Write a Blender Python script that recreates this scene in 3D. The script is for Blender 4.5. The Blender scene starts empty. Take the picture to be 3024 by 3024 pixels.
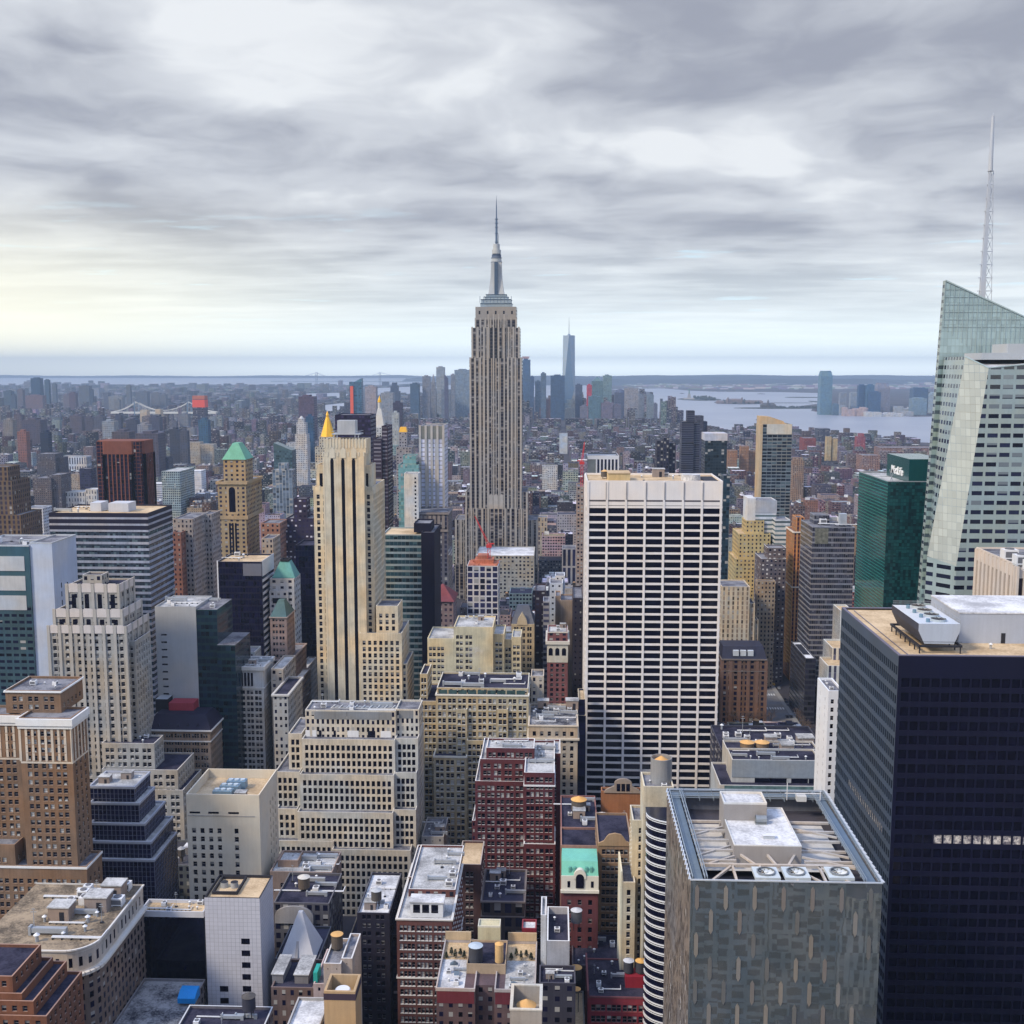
import bpy, math, random
import numpy as np
from mathutils import Vector, Matrix
R = math.radians
S = bpy.context.scene
COL = S.collection
random.seed(7)
# ------------------------------------------------------------------ camera
FPX, CPX, EYE, VPX, CAMZ = 3340.0, 1512.0, 1085.0, 1643.0, 260.0
PITCH = math.atan((CPX - EYE) / FPX)
YAW = math.atan((VPX - CPX) / FPX * math.cos(PITCH))
CAM = Vector((0, 0, CAMZ))
FWD = Vector((-math.sin(YAW) * math.cos(PITCH), math.cos(YAW) * math.cos(PITCH), -math.sin(PITCH)))
RGT = Vector((math.cos(YAW), math.sin(YAW), 0))
UPV = RGT.cross(FWD)
cd = bpy.data.cameras.new('camera')
cam = bpy.data.objects.new('camera', cd)
COL.objects.link(cam)
cam.matrix_world = Matrix(((RGT.x, UPV.x, -FWD.x, 0), (RGT.y, UPV.y, -FWD.y, 0), (RGT.z, UPV.z, -FWD.z, CAMZ), (0, 0, 0, 1)))
cd.sensor_width = 36
cd.lens = 36 * FPX / 3024
cd.clip_start, cd.clip_end = 0.5, 90000
S.camera = cam
S.view_settings.view_transform = 'Standard'
S.view_settings.look = 'None'
S.view_settings.exposure = 0.38
S.view_settings.gamma = 1.0
try:
 S.cycles.use_denoising = True
 S.cycles.max_bounces = 5
 S.cycles.diffuse_bounces = 1
 S.cycles.glossy_bounces = 3
 S.cycles.volume_bounces = 0
 S.cycles.sample_clamp_indirect = 4
except Exception:
 pass
# ------------------------------------------------------------------ sun and sky
SUN_AZ, SUN_EL = R(250), R(42)      # where the light comes from: east and a little north, measured from +X
sd = bpy.data.lights.new('sun', 'SUN')
sd.energy, sd.angle, sd.color = 2.5, R(11), (1.0, 0.87, 0.69)
so = bpy.data.objects.new('sun', sd)
COL.objects.link(so)
SDIR = Vector((-0.62, -0.42, 0.66)).normalized()
so.rotation_euler = SDIR.to_track_quat('Z', 'Y').to_euler()
so.location = (0, 0, 900)
def lk(t, a, b):
 t.links.new(a, b)
class NT:
 def __init__(s, tree):
  s.t = tree
  s.n = tree.nodes
 def new(s, kind, **kw):
  n = s.n.new(kind)
  for k, v in kw.items():
   setattr(n, k, v)
  return n
 def put(s, sock, v):
  if isinstance(v, bpy.types.NodeSocket):
   s.t.links.new(v, sock)
  elif v is not None:
   if sock.type == 'RGBA' and len(v) == 3:
    v = (*v, 1)
   sock.default_value = v
 def m(s, op, a, b=None, c=None, clamp=False):
  n = s.new('ShaderNodeMath', operation=op, use_clamp=clamp)
  s.put(n.inputs[0], a)
  s.put(n.inputs[1], b)
  if c is not None:
   s.put(n.inputs[2], c)
  return n.outputs[0]
 def mix(s, f, a, b, bl='MIX'):
  n = s.new('ShaderNodeMix', data_type='RGBA', blend_type=bl)
  s.put(n.inputs[0], f)
  s.put(n.inputs[6], a)
  s.put(n.inputs[7], b)
  return n.outputs[2]
 def noise(s, vec, scale, detail=3, rough=.55, dim='3D'):
  n = s.new('ShaderNodeTexNoise', noise_dimensions=dim)
  if vec is not None:
   s.put(n.inputs['Vector'], vec)
  n.inputs['Scale'].default_value = scale
  n.inputs['Detail'].default_value = detail
  n.inputs['Roughness'].default_value = rough
  return n.outputs[0]
 def ramp(s, f, lo, hi, a=0., b=1., smooth=True):
  n = s.new('ShaderNodeMapRange', interpolation_type='SMOOTHSTEP' if smooth else 'LINEAR')
  s.put(n.inputs[0], f)
  for i, v in enumerate((lo, hi, a, b)):
   n.inputs[i + 1].default_value = v
  return n.outputs[0]
 def comb(s, x, y, z):
  n = s.new('ShaderNodeCombineXYZ')
  for i, v in enumerate((x, y, z)):
   s.put(n.inputs[i], v)
  return n.outputs[0]
 def sep(s, v):
  n = s.new('ShaderNodeSeparateXYZ')
  s.put(n.inputs[0], v)
  return n.outputs
W = bpy.data.worlds.new('World')
S.world = W
W.use_nodes = True
W.node_tree.nodes.clear()
w = NT(W.node_tree)
dirv = w.new('ShaderNodeTexCoord').outputs['Generated']
dx, dy, dz = w.sep(dirv)
zc = w.m('MAXIMUM', dz, 0.0)
def cloudp(off, sx, sy, seed):
 d = w.m('ADD', zc, off)
 return w.m('MULTIPLY', w.m('DIVIDE', dx, d), sx), w.m('MULTIPLY', w.m('DIVIDE', dy, d), sy), seed
cu, cv, _ = cloudp(.15, 1., 1., 0)
w1 = w.noise(w.comb(cu, cv, 1.3), 1.6, 3)
w2 = w.noise(w.comb(cu, cv, 7.7), 1.6, 3)
pa = w.comb(w.m('ADD', cu, w.m('MULTIPLY', w1, .55)), w.m('ADD', cv, w.m('MULTIPLY', w2, .55)), 4.4)
n1 = w.noise(pa, 1.35, 2, .5)
n2 = w.noise(pa, 3.3, 5, .5)
bu, bv, _ = cloudp(.045, .55, 1., 0)
n3 = w.noise(w.comb(bu, bv, 2.2), 1.15, 6, .56)
low = w.ramp(zc, .05, .20, 1., 0.)
hi_ = w.m('ADD', w.m('MULTIPLY', n1, .6), w.m('MULTIPLY', n2, .4))
cl = w.m('ADD', w.m('MULTIPLY', hi_, w.m('SUBTRACT', 1., w.m('MULTIPLY', low, .7))), w.m('MULTIPLY', n3, w.m('MULTIPLY', low, .7)))
cf = w.ramp(cl, .37, .59)
cloud = w.mix(cf, (.28, .295, .35), (.55, .572, .61))
cloud = w.mix(w.m('MULTIPLY', w.ramp(cl, .55, .64), .9), cloud, (.70, .72, .74))
blue = w.m('MULTIPLY', w.ramp(w.noise(w.comb(bu, bv, 5.1), 1.9, 5, .6), .60, .70), w.ramp(zc, .16, .07, 0., .8))
cloud = w.mix(blue, cloud, (.52, .72, .84))
# horizon: paler and greener, warm towards the left where the light breaks through
hz = w.ramp(zc, 0.0, 0.13, 1.0, 0.0)
cloud = w.mix(w.m('MULTIPLY', hz, 0.8), cloud, (0.84, 0.93, 0.94))
hz2 = w.ramp(zc, -.004, 0.058, 1.0, 0.0)
cloud = w.mix(hz2, cloud, (1.16, 1.28, 1.25))
hz3 = w.ramp(zc, -.004, .016, 1.0, 0.0)
cloud = w.mix(hz3, cloud, (2.05, 2.2, 2.05))
lft = w.ramp(w.m('DIVIDE', dx, w.m('ADD', w.m('ABSOLUTE', dy), .01)), -0.55, -0.05, 1.0, 0.0)
warm = w.m('MULTIPLY', lft, w.ramp(zc, 0.0, 0.17, 1.0, 0.0))
cloud = w.mix(w.m('MULTIPLY', warm, 0.8), cloud, (1.12, 1.05, 0.76))
# unseen sky overhead and behind the viewer, brightened to add light on the facades
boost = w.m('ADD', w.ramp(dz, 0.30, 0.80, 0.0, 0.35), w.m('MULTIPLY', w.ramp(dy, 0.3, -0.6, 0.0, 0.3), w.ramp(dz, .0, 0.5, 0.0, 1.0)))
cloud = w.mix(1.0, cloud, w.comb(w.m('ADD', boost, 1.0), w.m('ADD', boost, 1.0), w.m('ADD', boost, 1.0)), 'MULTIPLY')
up_ = w.ramp(dz, .3, .6, 0., 1.)  # unseen high sky also tinted blue, to turn the shade below blue
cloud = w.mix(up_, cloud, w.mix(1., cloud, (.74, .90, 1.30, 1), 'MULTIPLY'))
below = w.ramp(dz, -0.03, 0.0, 0.0, 1.0)
cloud = w.mix(below, (0.05, 0.055, 0.09), cloud)
sky = w.new('ShaderNodeTexSky', sky_type='NISHITA')
sky.sun_disc = False
sky.sun_elevation = math.asin(SDIR.z)
sky.sun_rotation = math.atan2(SDIR.x, SDIR.y)
b1 = w.new('ShaderNodeBackground')
w.put(b1.inputs[0], sky.outputs[0])
b1.inputs[1].default_value = 0.1
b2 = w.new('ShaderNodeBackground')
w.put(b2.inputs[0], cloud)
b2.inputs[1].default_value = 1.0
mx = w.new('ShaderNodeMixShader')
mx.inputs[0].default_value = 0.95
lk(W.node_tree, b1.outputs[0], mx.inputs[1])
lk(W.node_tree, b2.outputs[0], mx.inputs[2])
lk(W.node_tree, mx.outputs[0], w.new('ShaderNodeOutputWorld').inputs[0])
# ------------------------------------------------------------------ picture <-> world
def ray(px, py):
 return FWD + RGT * ((px - CPX) / FPX) + UPV * ((CPX - py) / FPX)
def PX(px, py, Y):
 d = ray(px, py)
 return CAM + d * (Y / d.y)
def GZ(px, py, z):
 d = ray(px, py)
 return CAM + d * ((z - CAMZ) / d.z)
def proj(p):
 q = Vector(p) - CAM
 k = q.dot(FWD)
 if k < 1:
  return None
 return CPX + FPX * q.dot(RGT) / k, CPX - FPX * q.dot(UPV) / k
# ------------------------------------------------------------------ materials
MATS = {}
def base_mat(key):
 m = bpy.data.materials.new(key)
 m.use_nodes = True
 m.node_tree.nodes.clear()
 t = NT(m.node_tree)
 bs = t.new('ShaderNodeBsdfPrincipled')
 lk(m.node_tree, bs.outputs[0], t.new('ShaderNodeOutputMaterial').inputs[0])
 return m, t, bs
def weather(t, col, var, scale=.12):
 pos = t.new('ShaderNodeNewGeometry').outputs['Position']
 x, y, z = t.sep(pos)
 n = t.noise(pos, scale, 4, .6)
 st = t.noise(t.comb(t.m('MULTIPLY', x, 1.1), t.m('MULTIPLY', y, 1.1), t.m('MULTIPLY', z, .06)), 1.0, 3, .6)
 fine = t.noise(pos, 2.3, 2, .5)
 f = t.m('ADD', t.m('ADD', t.m('MULTIPLY', n, .5), t.m('MULTIPLY', st, .34)), t.m('MULTIPLY', fine, .16))
 k = t.ramp(f, .3, .7, 1 - var * 1.5, 1 + var * .8, False)
 g = t.ramp(t.noise(pos, .045, 2), .35, .65, -1., 1.)
 v = min(.25, var)
 kr, kb = t.m('MULTIPLY_ADD', g, v * .35, 1.), t.m('MULTIPLY_ADD', g, -v * .45, 1.)
 return t.mix(1.0, col, t.comb(t.m('MULTIPLY', k, kr), k, t.m('MULTIPLY', k, kb)), 'MULTIPLY')
def plain(col, rough=.85, var=.2, metal=0., spec=.3, scale=.12):
 key = 'plain_%s_%s_%s_%s' % (tuple(round(c, 3) for c in col), rough, var, metal)
 if key not in MATS:
  m, t, b = base_mat('surface')
  t.put(b.inputs['Base Color'], weather(t, (*col, 1), var, scale) if var else (*col, 1))
  b.inputs['Roughness'].default_value = rough
  b.inputs['Metallic'].default_value = metal
  b.inputs['Specular IOR Level'].default_value = spec
  MATS[key] = m
 return MATS[key]
def glass(col=(.0025, .0025, .012), rough=.08, spec=.35):
 key = 'glass_%s_%s_%s' % (col, rough, spec)
 if key not in MATS:
  m, t, b = base_mat('window_glass')
  pos = t.new('ShaderNodeNewGeometry').outputs['Position']
  k = t.ramp(t.noise(pos, .35, 2), .3, .7, .6, 1.5, False)
  t.put(b.inputs['Base Color'], t.mix(1.0, (*col, 1), t.comb(k, k, k), 'MULTIPLY'))
  b.inputs['Roughness'].default_value = rough
  b.inputs['Specular IOR Level'].default_value = spec
  MATS[key] = m
 return MATS[key]
def roofmat(kind):
 key = 'roof_' + kind
 if key not in MATS:
  a, b2, sc = {'tar': ((.008, .008, .022), (.05, .048, .078), .09), 'light': ((.22, .22, .22), (.60, .60, .59), .09),
     'tan': ((.40, .28, .16), (.70, .53, .33), .06), 'worn': ((.10, .08, .06), (.40, .31, .21), .11), 'grey': ((.07, .07, .09), (.27, .27, .29), .1),
     'white': ((.38, .38, .39), (.80, .80, .80), .1), 'patch': ((.03, .03, .042), (.36, .36, .37), .12),
     'red': ((.22, .06, .04), (.34, .1, .07), .1), 'green': ((.16, .4, .3), (.27, .58, .44), .1)}[kind]
  m, t, b = base_mat('roof_surface')
  pos = t.new('ShaderNodeNewGeometry').outputs['Position']
  f = t.m('ADD', t.m('MULTIPLY', t.noise(pos, sc, 5, .65), .7), t.m('MULTIPLY', t.noise(pos, 1.4, 3, .6), .3))
  t.put(b.inputs['Base Color'], t.mix(t.ramp(f, .36, .62), (*a, 1), (*b2, 1)))
  b.inputs['Roughness'].default_value = .9
  b.inputs['Specular IOR Level'].default_value = .2
  MATS[key] = m
 return MATS[key]
def facade(col=None, w=.5, h=.55, gl=(.004, .004, .016), blind=.25, sp=None, rough=.12, bcol=(.36, .35, .33), tint=.9, band=None, gspec=.35, wallvar=.28, wrough=.85):
 """A wall of windows on UVs that count bays (u) and storeys from the top (v)."""
 key = 'fac_%s' % ((col, w, h, gl, blind, sp, rough, bcol, tint, band, gspec),)
 if key in MATS:
  return MATS[key]
 m, t, b = base_mat('facade')
 uv = t.new('ShaderNodeUVMap', uv_map='UVMap').outputs[0]
 u, v, _ = t.sep(uv)
 att = None
 if col is None:
  a = t.new('ShaderNodeVertexColor', layer_name='col')
  wall = a.outputs[0]
 else:
  wall = (*col, 1)
 wall = weather(t, wall, wallvar)
 fu, fv, cu, cv = t.m('FRACT', u), t.m('FRACT', v), t.m('FLOOR', u), t.m('FLOOR', v)
 mu = t.m('LESS_THAN', t.m('ABSOLUTE', t.m('SUBTRACT', fu, .5)), w / 2)
 mv = t.m('LESS_THAN', t.m('ABSOLUTE', t.m('SUBTRACT', fv, .5)), h / 2)
 mask = t.m('MULTIPLY', mu, mv)
 wn = t.new('ShaderNodeTexWhiteNoise', noise_dimensions='2D')
 t.put(wn.inputs['Vector'], t.comb(t.m('ADD', cu, .5), t.m('ADD', cv, .5), 0.))
 rs = t.new('ShaderNodeSeparateColor')
 lk(m.node_tree, wn.outputs['Color'], rs.inputs[0])
 r0, r1, r2 = rs.outputs
 k = t.ramp(r2, 0., 1., 1 - .75 * tint, 1 + 1.3 * tint, False)
 gc = t.mix(1.0, (*gl, 1), t.comb(k, k, k), 'MULTIPLY')
 if blind:
  bm = t.m('MULTIPLY', t.m('LESS_THAN', r0, blind), t.m('LESS_THAN', fv, t.m('ADD', .5 - h / 2, t.m('MULTIPLY', t.m('ADD', r1, .15), h))))
  gc = t.mix(bm, gc, (*bcol, 1))
 if sp is not None:
  wall = t.mix(mu, wall, (*sp, 1))
 if band:
  bl = t.m('LESS_THAN', t.m('FRACT', t.m('DIVIDE', t.m('ADD', v, .02), band[0])), band[1])
  wall = t.mix(bl, wall, (*band[2], 1))
 t.put(b.inputs['Base Color'], t.mix(mask, wall, gc))
 t.put(b.inputs['Roughness'], t.ramp(mask, 0., 1., wrough, rough, False))
 t.put(b.inputs['Specular IOR Level'], t.ramp(mask, 0., 1., .25, gspec, False))
 MATS[key] = m
 return m
# ------------------------------------------------------------------ mesh building
def each(b, name, mats, root):
 """every box or prism of b as an object of its own"""
 mats = mats if isinstance(mats, (list, tuple)) else [mats]
 E = b.g[1:] + [len(b.f)]
 for i, j in zip(b.g, E):
  c = MB()
  for k in range(i, j):
   c.poly([b.v[q] for q in b.f[k]], 0)
  c.build(name, mats[b.m[i]], root)
class MB:
 def __init__(s):
  s.v, s.f, s.m, s.uv, s.c, s.g = [], [], [], [], [], []
 def poly(s, pts, mat=0, uv=None, col=None):
  i = len(s.v)
  s.v.extend([tuple(p) for p in pts])
  s.f.append(tuple(range(i, i + len(pts))))
  s.m.append(mat)
  s.uv.extend(uv if uv else [(0.01, 0.01)] * len(pts))
  if col is not None:
   s.c.extend([col] * len(pts))
 def wallq(s, a, b, z0, z1, bw, fh, mat=0, ztop=None, col=None):
  """vertical face from a to b (seen from outside left to right)"""
  L = math.hypot(b[0] - a[0], b[1] - a[1])
  n = max(1, round(L / bw)) if bw else 1
  zt = z1 if ztop is None else ztop
  v0, v1 = (zt - z0) / fh, (zt - z1) / fh
  s.poly([(a[0], a[1], z0), (b[0], b[1], z0), (b[0], b[1], z1), (a[0], a[1], z1)], mat, [(0, v0), (n, v0), (n, v1), (0, v1)], col)
 def box(s, x0, x1, y0, y1, z0, z1, mat=0, top=None, bottom=False, bw=0, fh=1., col=None, tcol=None):
  s.g.append(len(s.f))
  for a, b in (((x0, y0), (x1, y0)), ((x1, y0), (x1, y1)), ((x1, y1), (x0, y1)), ((x0, y1), (x0, y0))):
   if bw:
    s.wallq(a, b, z0, z1, bw, fh, mat, None, col)
   else:
    s.poly([(a[0], a[1], z0), (b[0], b[1], z0), (b[0], b[1], z1), (a[0], a[1], z1)], mat, None, col)
  s.poly([(x0, y0, z1), (x1, y0, z1), (x1, y1, z1), (x0, y1, z1)], mat if top is None else top, None, tcol if tcol is not None else col)
  if bottom:
   s.poly([(x0, y1, z0), (x1, y1, z0), (x1, y0, z0), (x0, y0, z0)], mat, None, col)
 def ring(s, x0, x1, y0, y1, z0, z1, th, mat=0):
  s.box(x0, x1, y0, y0 + th, z0, z1, mat, bottom=True)
  s.box(x0, x1, y1 - th, y1, z0, z1, mat, bottom=True)
  s.box(x0, x0 + th, y0 + th, y1 - th, z0, z1, mat, bottom=True)
  s.box(x1 - th, x1, y0 + th, y1 - th, z0, z1, mat, bottom=True)
 def cyl(s, x, y, z0, z1, r0, r1=None, n=14, mat=0, cap=True, capmat=None, bottom=False, bays=0):
  r1 = r0 if r1 is None else r1
  A = [2 * math.pi * i / n for i in range(n + 1)]
  for i in range(n):
   p = [(x + r0 * math.cos(A[i]), y + r0 * math.sin(A[i]), z0), (x + r0 * math.cos(A[i + 1]), y + r0 * math.sin(A[i + 1]), z0)]
   q = [(x + r1 * math.cos(A[i + 1]), y + r1 * math.sin(A[i + 1]), z1), (x + r1 * math.cos(A[i]), y + r1 * math.sin(A[i]), z1)]
   s.poly(p + (q if r1 > 1e-4 else [q[0]]), mat)
  if cap and r1 > 1e-4:
   s.poly([(x + r1 * math.cos(a), y + r1 * math.sin(a), z1) for a in A[:-1]], mat if capmat is None else capmat)
  if bottom:
   s.poly([(x + r0 * math.cos(a), y + r0 * math.sin(a), z0) for a in reversed(A[:-1])], mat)
 def bar(s, a, b, t, mat=0, t2=None):
  a, b = Vector(a), Vector(b)
  d = (b - a).normalized()
  up = Vector((0, 0, 1)) if abs(d.z) < .95 else Vector((0, 1, 0))
  e = d.cross(up).normalized() * t / 2
  g = e.cross(d).normalized() * (t2 or t) / 2
  c0 = [a + e + g, a - e + g, a - e - g, a + e - g]
  c1 = [b + e + g, b - e + g, b - e - g, b + e - g]
  for i in range(4):
   j = (i + 1) % 4
   s.poly([c0[i], c0[j], c1[j], c1[i]], mat)
  s.poly(c0[::-1], mat)
  s.poly(c1, mat)
 def prism(s, pts, y0, y1, mat=0, side=None):
  """polygon in x,z (counter-clockwise seen from the front) pushed back from y0 to y1"""
  side = mat if side is None else side
  s.g.append(len(s.f))
  s.poly([(x, y0, z) for x, z in pts], mat)
  s.poly([(x, y1, z) for x, z in reversed(pts)], mat)
  for i in range(len(pts)):
   a, b = pts[i], pts[(i + 1) % len(pts)]
   s.poly([(b[0], y0, b[1]), (a[0], y0, a[1]), (a[0], y1, a[1]), (b[0], y1, b[1])], side)
 def pyramid(s, x0, x1, y0, y1, z0, z1, fx=0., fy=None, mat=0):
  """hipped roof; fx, fy = share of the base that stays flat on top"""
  fy = fx if fy is None else fy
  cx, cy, hx, hy = (x0 + x1) / 2, (y0 + y1) / 2, (x1 - x0) / 2 * max(fx, .004), (y1 - y0) / 2 * max(fy, .004)
  a = [(x0, y0, z0), (x1, y0, z0), (x1, y1, z0), (x0, y1, z0)]
  b = [(cx - hx, cy - hy, z1), (cx + hx, cy - hy, z1), (cx + hx, cy + hy, z1), (cx - hx, cy + hy, z1)]
  for i in range(4):
   j = (i + 1) % 4
   s.poly([a[i], a[j], b[j], b[i]], mat)
  s.poly(b, mat)
 def build(s, name, mats, parent=None, smooth=False):
  base = parent_base(parent)
  me = bpy.data.meshes.new(name)
  v = np.array(s.v, dtype=np.float64).reshape(-1, 3) - np.array(base)
  me.from_pydata(v.tolist(), [], s.f)
  ul = me.uv_layers.new(name='UVMap')
  ul.data.foreach_set('uv', np.array(s.uv, dtype=np.float32).ravel())
  if len(s.c) == len(s.uv) and s.c:
   ca = me.color_attributes.new('col', 'FLOAT_COLOR', 'CORNER')
   ca.data.foreach_set('color', np.array([(*c, 1) if len(c) == 3 else c for c in s.c], dtype=np.float32).ravel())
  me.polygons.foreach_set('material_index', np.array(s.m, dtype=np.int32))
  if smooth:
   me.polygons.foreach_set('use_smooth', np.ones(len(s.f), dtype=bool))
  for m in (mats if isinstance(mats, (list, tuple)) else [mats]):
   me.materials.append(m)
  me.update()
  o = bpy.data.objects.new(name, me)
  COL.objects.link(o)
  if parent:
   o.parent = parent
  return o
BASE = {}
def parent_base(p):
 b = Vector((0, 0, 0))
 while p is not None:
  b += p.location
  p = p.parent
 return tuple(b)
def tag(o, label, cat, group=None, kind=None):
 if label:
  o['label'] = label
 if cat:
  o['category'] = cat
 if group:
  o['group'] = group
 if kind:
  o['kind'] = kind
 return o
def thing(name, label, cat, loc, group=None):
 o = bpy.data.objects.new(name, None)
 o.empty_display_size = 1
 o.location = loc
 COL.objects.link(o)
 return tag(o, label, cat, group)
# ------------------------------------------------------------------ windows
FRAME = plain((.20, .19, .19), .6, 0)
FRAMED = plain((.012, .012, .022), .6, 0)
BLIND = plain((.52, .52, .50), .8, 0)
BLIND2 = plain((.26, .25, .24), .8, 0)
GL = glass()
GL2 = glass((.010, .011, .028), .1)
def pane_mesh(kind):
 """unit window, x and z from 0 to 1, outer face at y=0 looking to -y: (verts, faces, material numbers, materials)"""
 b = MB()
 mats = [GL, FRAMED if kind[0] == 'd' else FRAME, BLIND, BLIND2, GL2]
 q = lambda x0, x1, z0, z1, m, y=.06: b.poly([(x0, y, z0), (x1, y, z0), (x1, y, z1), (x0, y, z1)], m)
 if kind in ('d0', 'd1'):
  q(0, 1, 0, 1, 0 if kind == 'd0' else 4)
 else:
  e, r = .07, .045
  up, lo = {'h0': (0, 0), 'h1': (2, 0), 'h2': (2, 2), 'h3': (3, 0), 'h4': (4, 0), 'h5': (0, 0)}[kind]
  q(e, 1 - e, .5 + r, 1 - e, up, .05)
  q(e, 1 - e, e, .5 - r, lo, .08)
  if kind == 'h5':
   b.box(.2, .8, -.35, .0, .04, .3, 2, bottom=True)
  for x0, x1, z0, z1 in ((0, e, 0, 1), (1 - e, 1, 0, 1), (e, 1 - e, 0, e), (e, 1 - e, 1 - e, 1), (e, 1 - e, .5 - r, .5 + r)):
   q(x0, x1, z0, z1, 1, .0)
 return b, mats
PANE = {}
def pane_data(kind):
 if kind not in PANE:
  b, mats = pane_mesh(kind)
  me = bpy.data.meshes.new('window')
  me.from_pydata(b.v, [], b.f)
  for m in mats:
   me.materials.append(m)
  me.polygons.foreach_set('material_index', np.array(b.m, dtype=np.int32))
  PANE[kind] = (me, b, mats)
 return PANE[kind]
WROT = {'N': 0., 'W': math.pi / 2, 'E': -math.pi / 2, 'S': math.pi}
WU = {'N': (1, 0), 'W': (0, 1), 'E': (0, -1), 'S': (-1, 0)}
WN = {'N': (0, -1), 'W': (1, 0), 'E': (-1, 0), 'S': (0, 1)}
NPANES = [0]
def put_panes(root, panes, cap=100, name='window'):
 """panes: (face, x, y, z, w, h, kind); the ones that show largest become parts, the others one part"""
 def key(p):
  q = proj((p[1], p[2], p[3] + p[5] / 2))
  if q is None or not (-40 < q[0] < 3064 and -40 < q[1] < 3064):
   return 1e9
  return {'N': 0, 'W': 1500, 'E': 1500, 'S': 9000}[p[0]] + q[1]
 panes = sorted(panes, key=key)
 base = parent_base(root)
 for f, x, y, z, w_, h_, k in panes[:cap]:
  o = bpy.data.objects.new(name, pane_data(k)[0])
  o.location = (x - base[0], y - base[1], z - base[2])
  o.rotation_euler = (0, 0, WROT[f])
  o.scale = (w_, 1, h_)
  COL.objects.link(o)
  o.parent = root
  NPANES[0] += 1
 rest = panes[cap:]
 if rest:
  b = MB()
  _, _, mats = pane_data('h0')
  mats = [GL, FRAME, BLIND, BLIND2, GL2]
  for f, x, y, z, w_, h_, k in rest:
   src = pane_data(k)[1]
   U, Nn = WU[f], WN[f]
   for fc, mi in zip(src.f, src.m):
    b.poly([(x + U[0] * src.v[i][0] * w_ - Nn[0] * src.v[i][1], y + U[1] * src.v[i][0] * w_ - Nn[1] * src.v[i][1], z + src.v[i][2] * h_) for i in fc], mi)
  o = b.build(name, mats, root)
  o['kind'] = 'stuff'
def geo_face(b, panes, f, a, width, z0, z1, g, rnd, mat=0, smat=1):
 """a wall face with real openings: g = dict(fh, bw, grp, ww, wh, gap, rec, sill, kinds, top, mx)"""
 U, Nn = WU[f], WN[f]
 P = lambda u, v, d=0.: (a[0] + U[0] * u - Nn[0] * d, a[1] + U[1] * u - Nn[1] * d, v)
 q = lambda u0, u1, v0, v1: b.poly([P(u0, v0), P(u1, v0), P(u1, v1), P(u0, v1)], mat)
 grp, ww, gap, mx = g.get('grp', 1), g['ww'] * 1.1, g.get('gap', .4), g.get('mx', 1.)
 n = max(1, round((width - 2 * mx) / g['bw']))
 step = (width - 2 * mx) / n
 gw = grp * ww + (grp - 1) * gap
 if gw > step * .95:
  ww = ww * step * .9 / gw
  gap = gap * step * .9 / gw
  gw = step * .9
 skip = g.get('skip', ())
 cols = []
 for i in range(n):
  if i in skip:
   continue
  s0 = mx + step * (i + .5) - gw / 2
  cols += [(s0 + j * (ww + gap), s0 + j * (ww + gap) + ww) for j in range(grp)]
 fh, top = g['fh'], g.get('top', .8)
 wh = min(g['wh'] * 1.1, fh - .8)
 rows = []
 z = z1 - top - wh
 i = 0
 while z > z0 + .4:
  if i not in g.get('srow', ()):
   rows.append((z, z + wh))
  z -= fh
  i += 1
 rec = g.get('rec', .3)
 e = 0.
 for c0, c1 in cols:
  q(e, c0, z0, z1)
  e = c1
 q(e, width, z0, z1)
 for c0, c1 in cols:
  t = z1
  for r0, r1 in rows:
   q(c0, c1, r1, t)
   t = r0
   b.poly([P(c0, r0), P(c0, r0, rec), P(c0, r1, rec), P(c0, r1)], mat)
   b.poly([P(c1, r0, rec), P(c1, r0), P(c1, r1), P(c1, r1, rec)], mat)
   b.poly([P(c0, r1), P(c0, r1, rec), P(c1, r1, rec), P(c1, r1)][::-1], mat)
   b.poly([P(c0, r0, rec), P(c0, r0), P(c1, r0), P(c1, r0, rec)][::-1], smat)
   if g.get('sill'):
    so_ = .14
    b.poly([P(c0 - .1, r0 - .22, -so_), P(c1 + .1, r0 - .22, -so_), P(c1 + .1, r0, -so_), P(c0 - .1, r0, -so_)], smat)
    b.poly([P(c0 - .1, r0, -so_), P(c1 + .1, r0, -so_), P(c1 + .1, r0, .0), P(c0 - .1, r0, .0)], smat)
   x, y, _ = P(c0, r0, rec)
   panes.append((f, x, y, r0, c1 - c0, r1 - r0, rnd.choice(g.get('kinds', ('h0', 'h0', 'h1', 'h3', 'h0', 'h2')))))
  q(c0, c1, z0, t)
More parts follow.
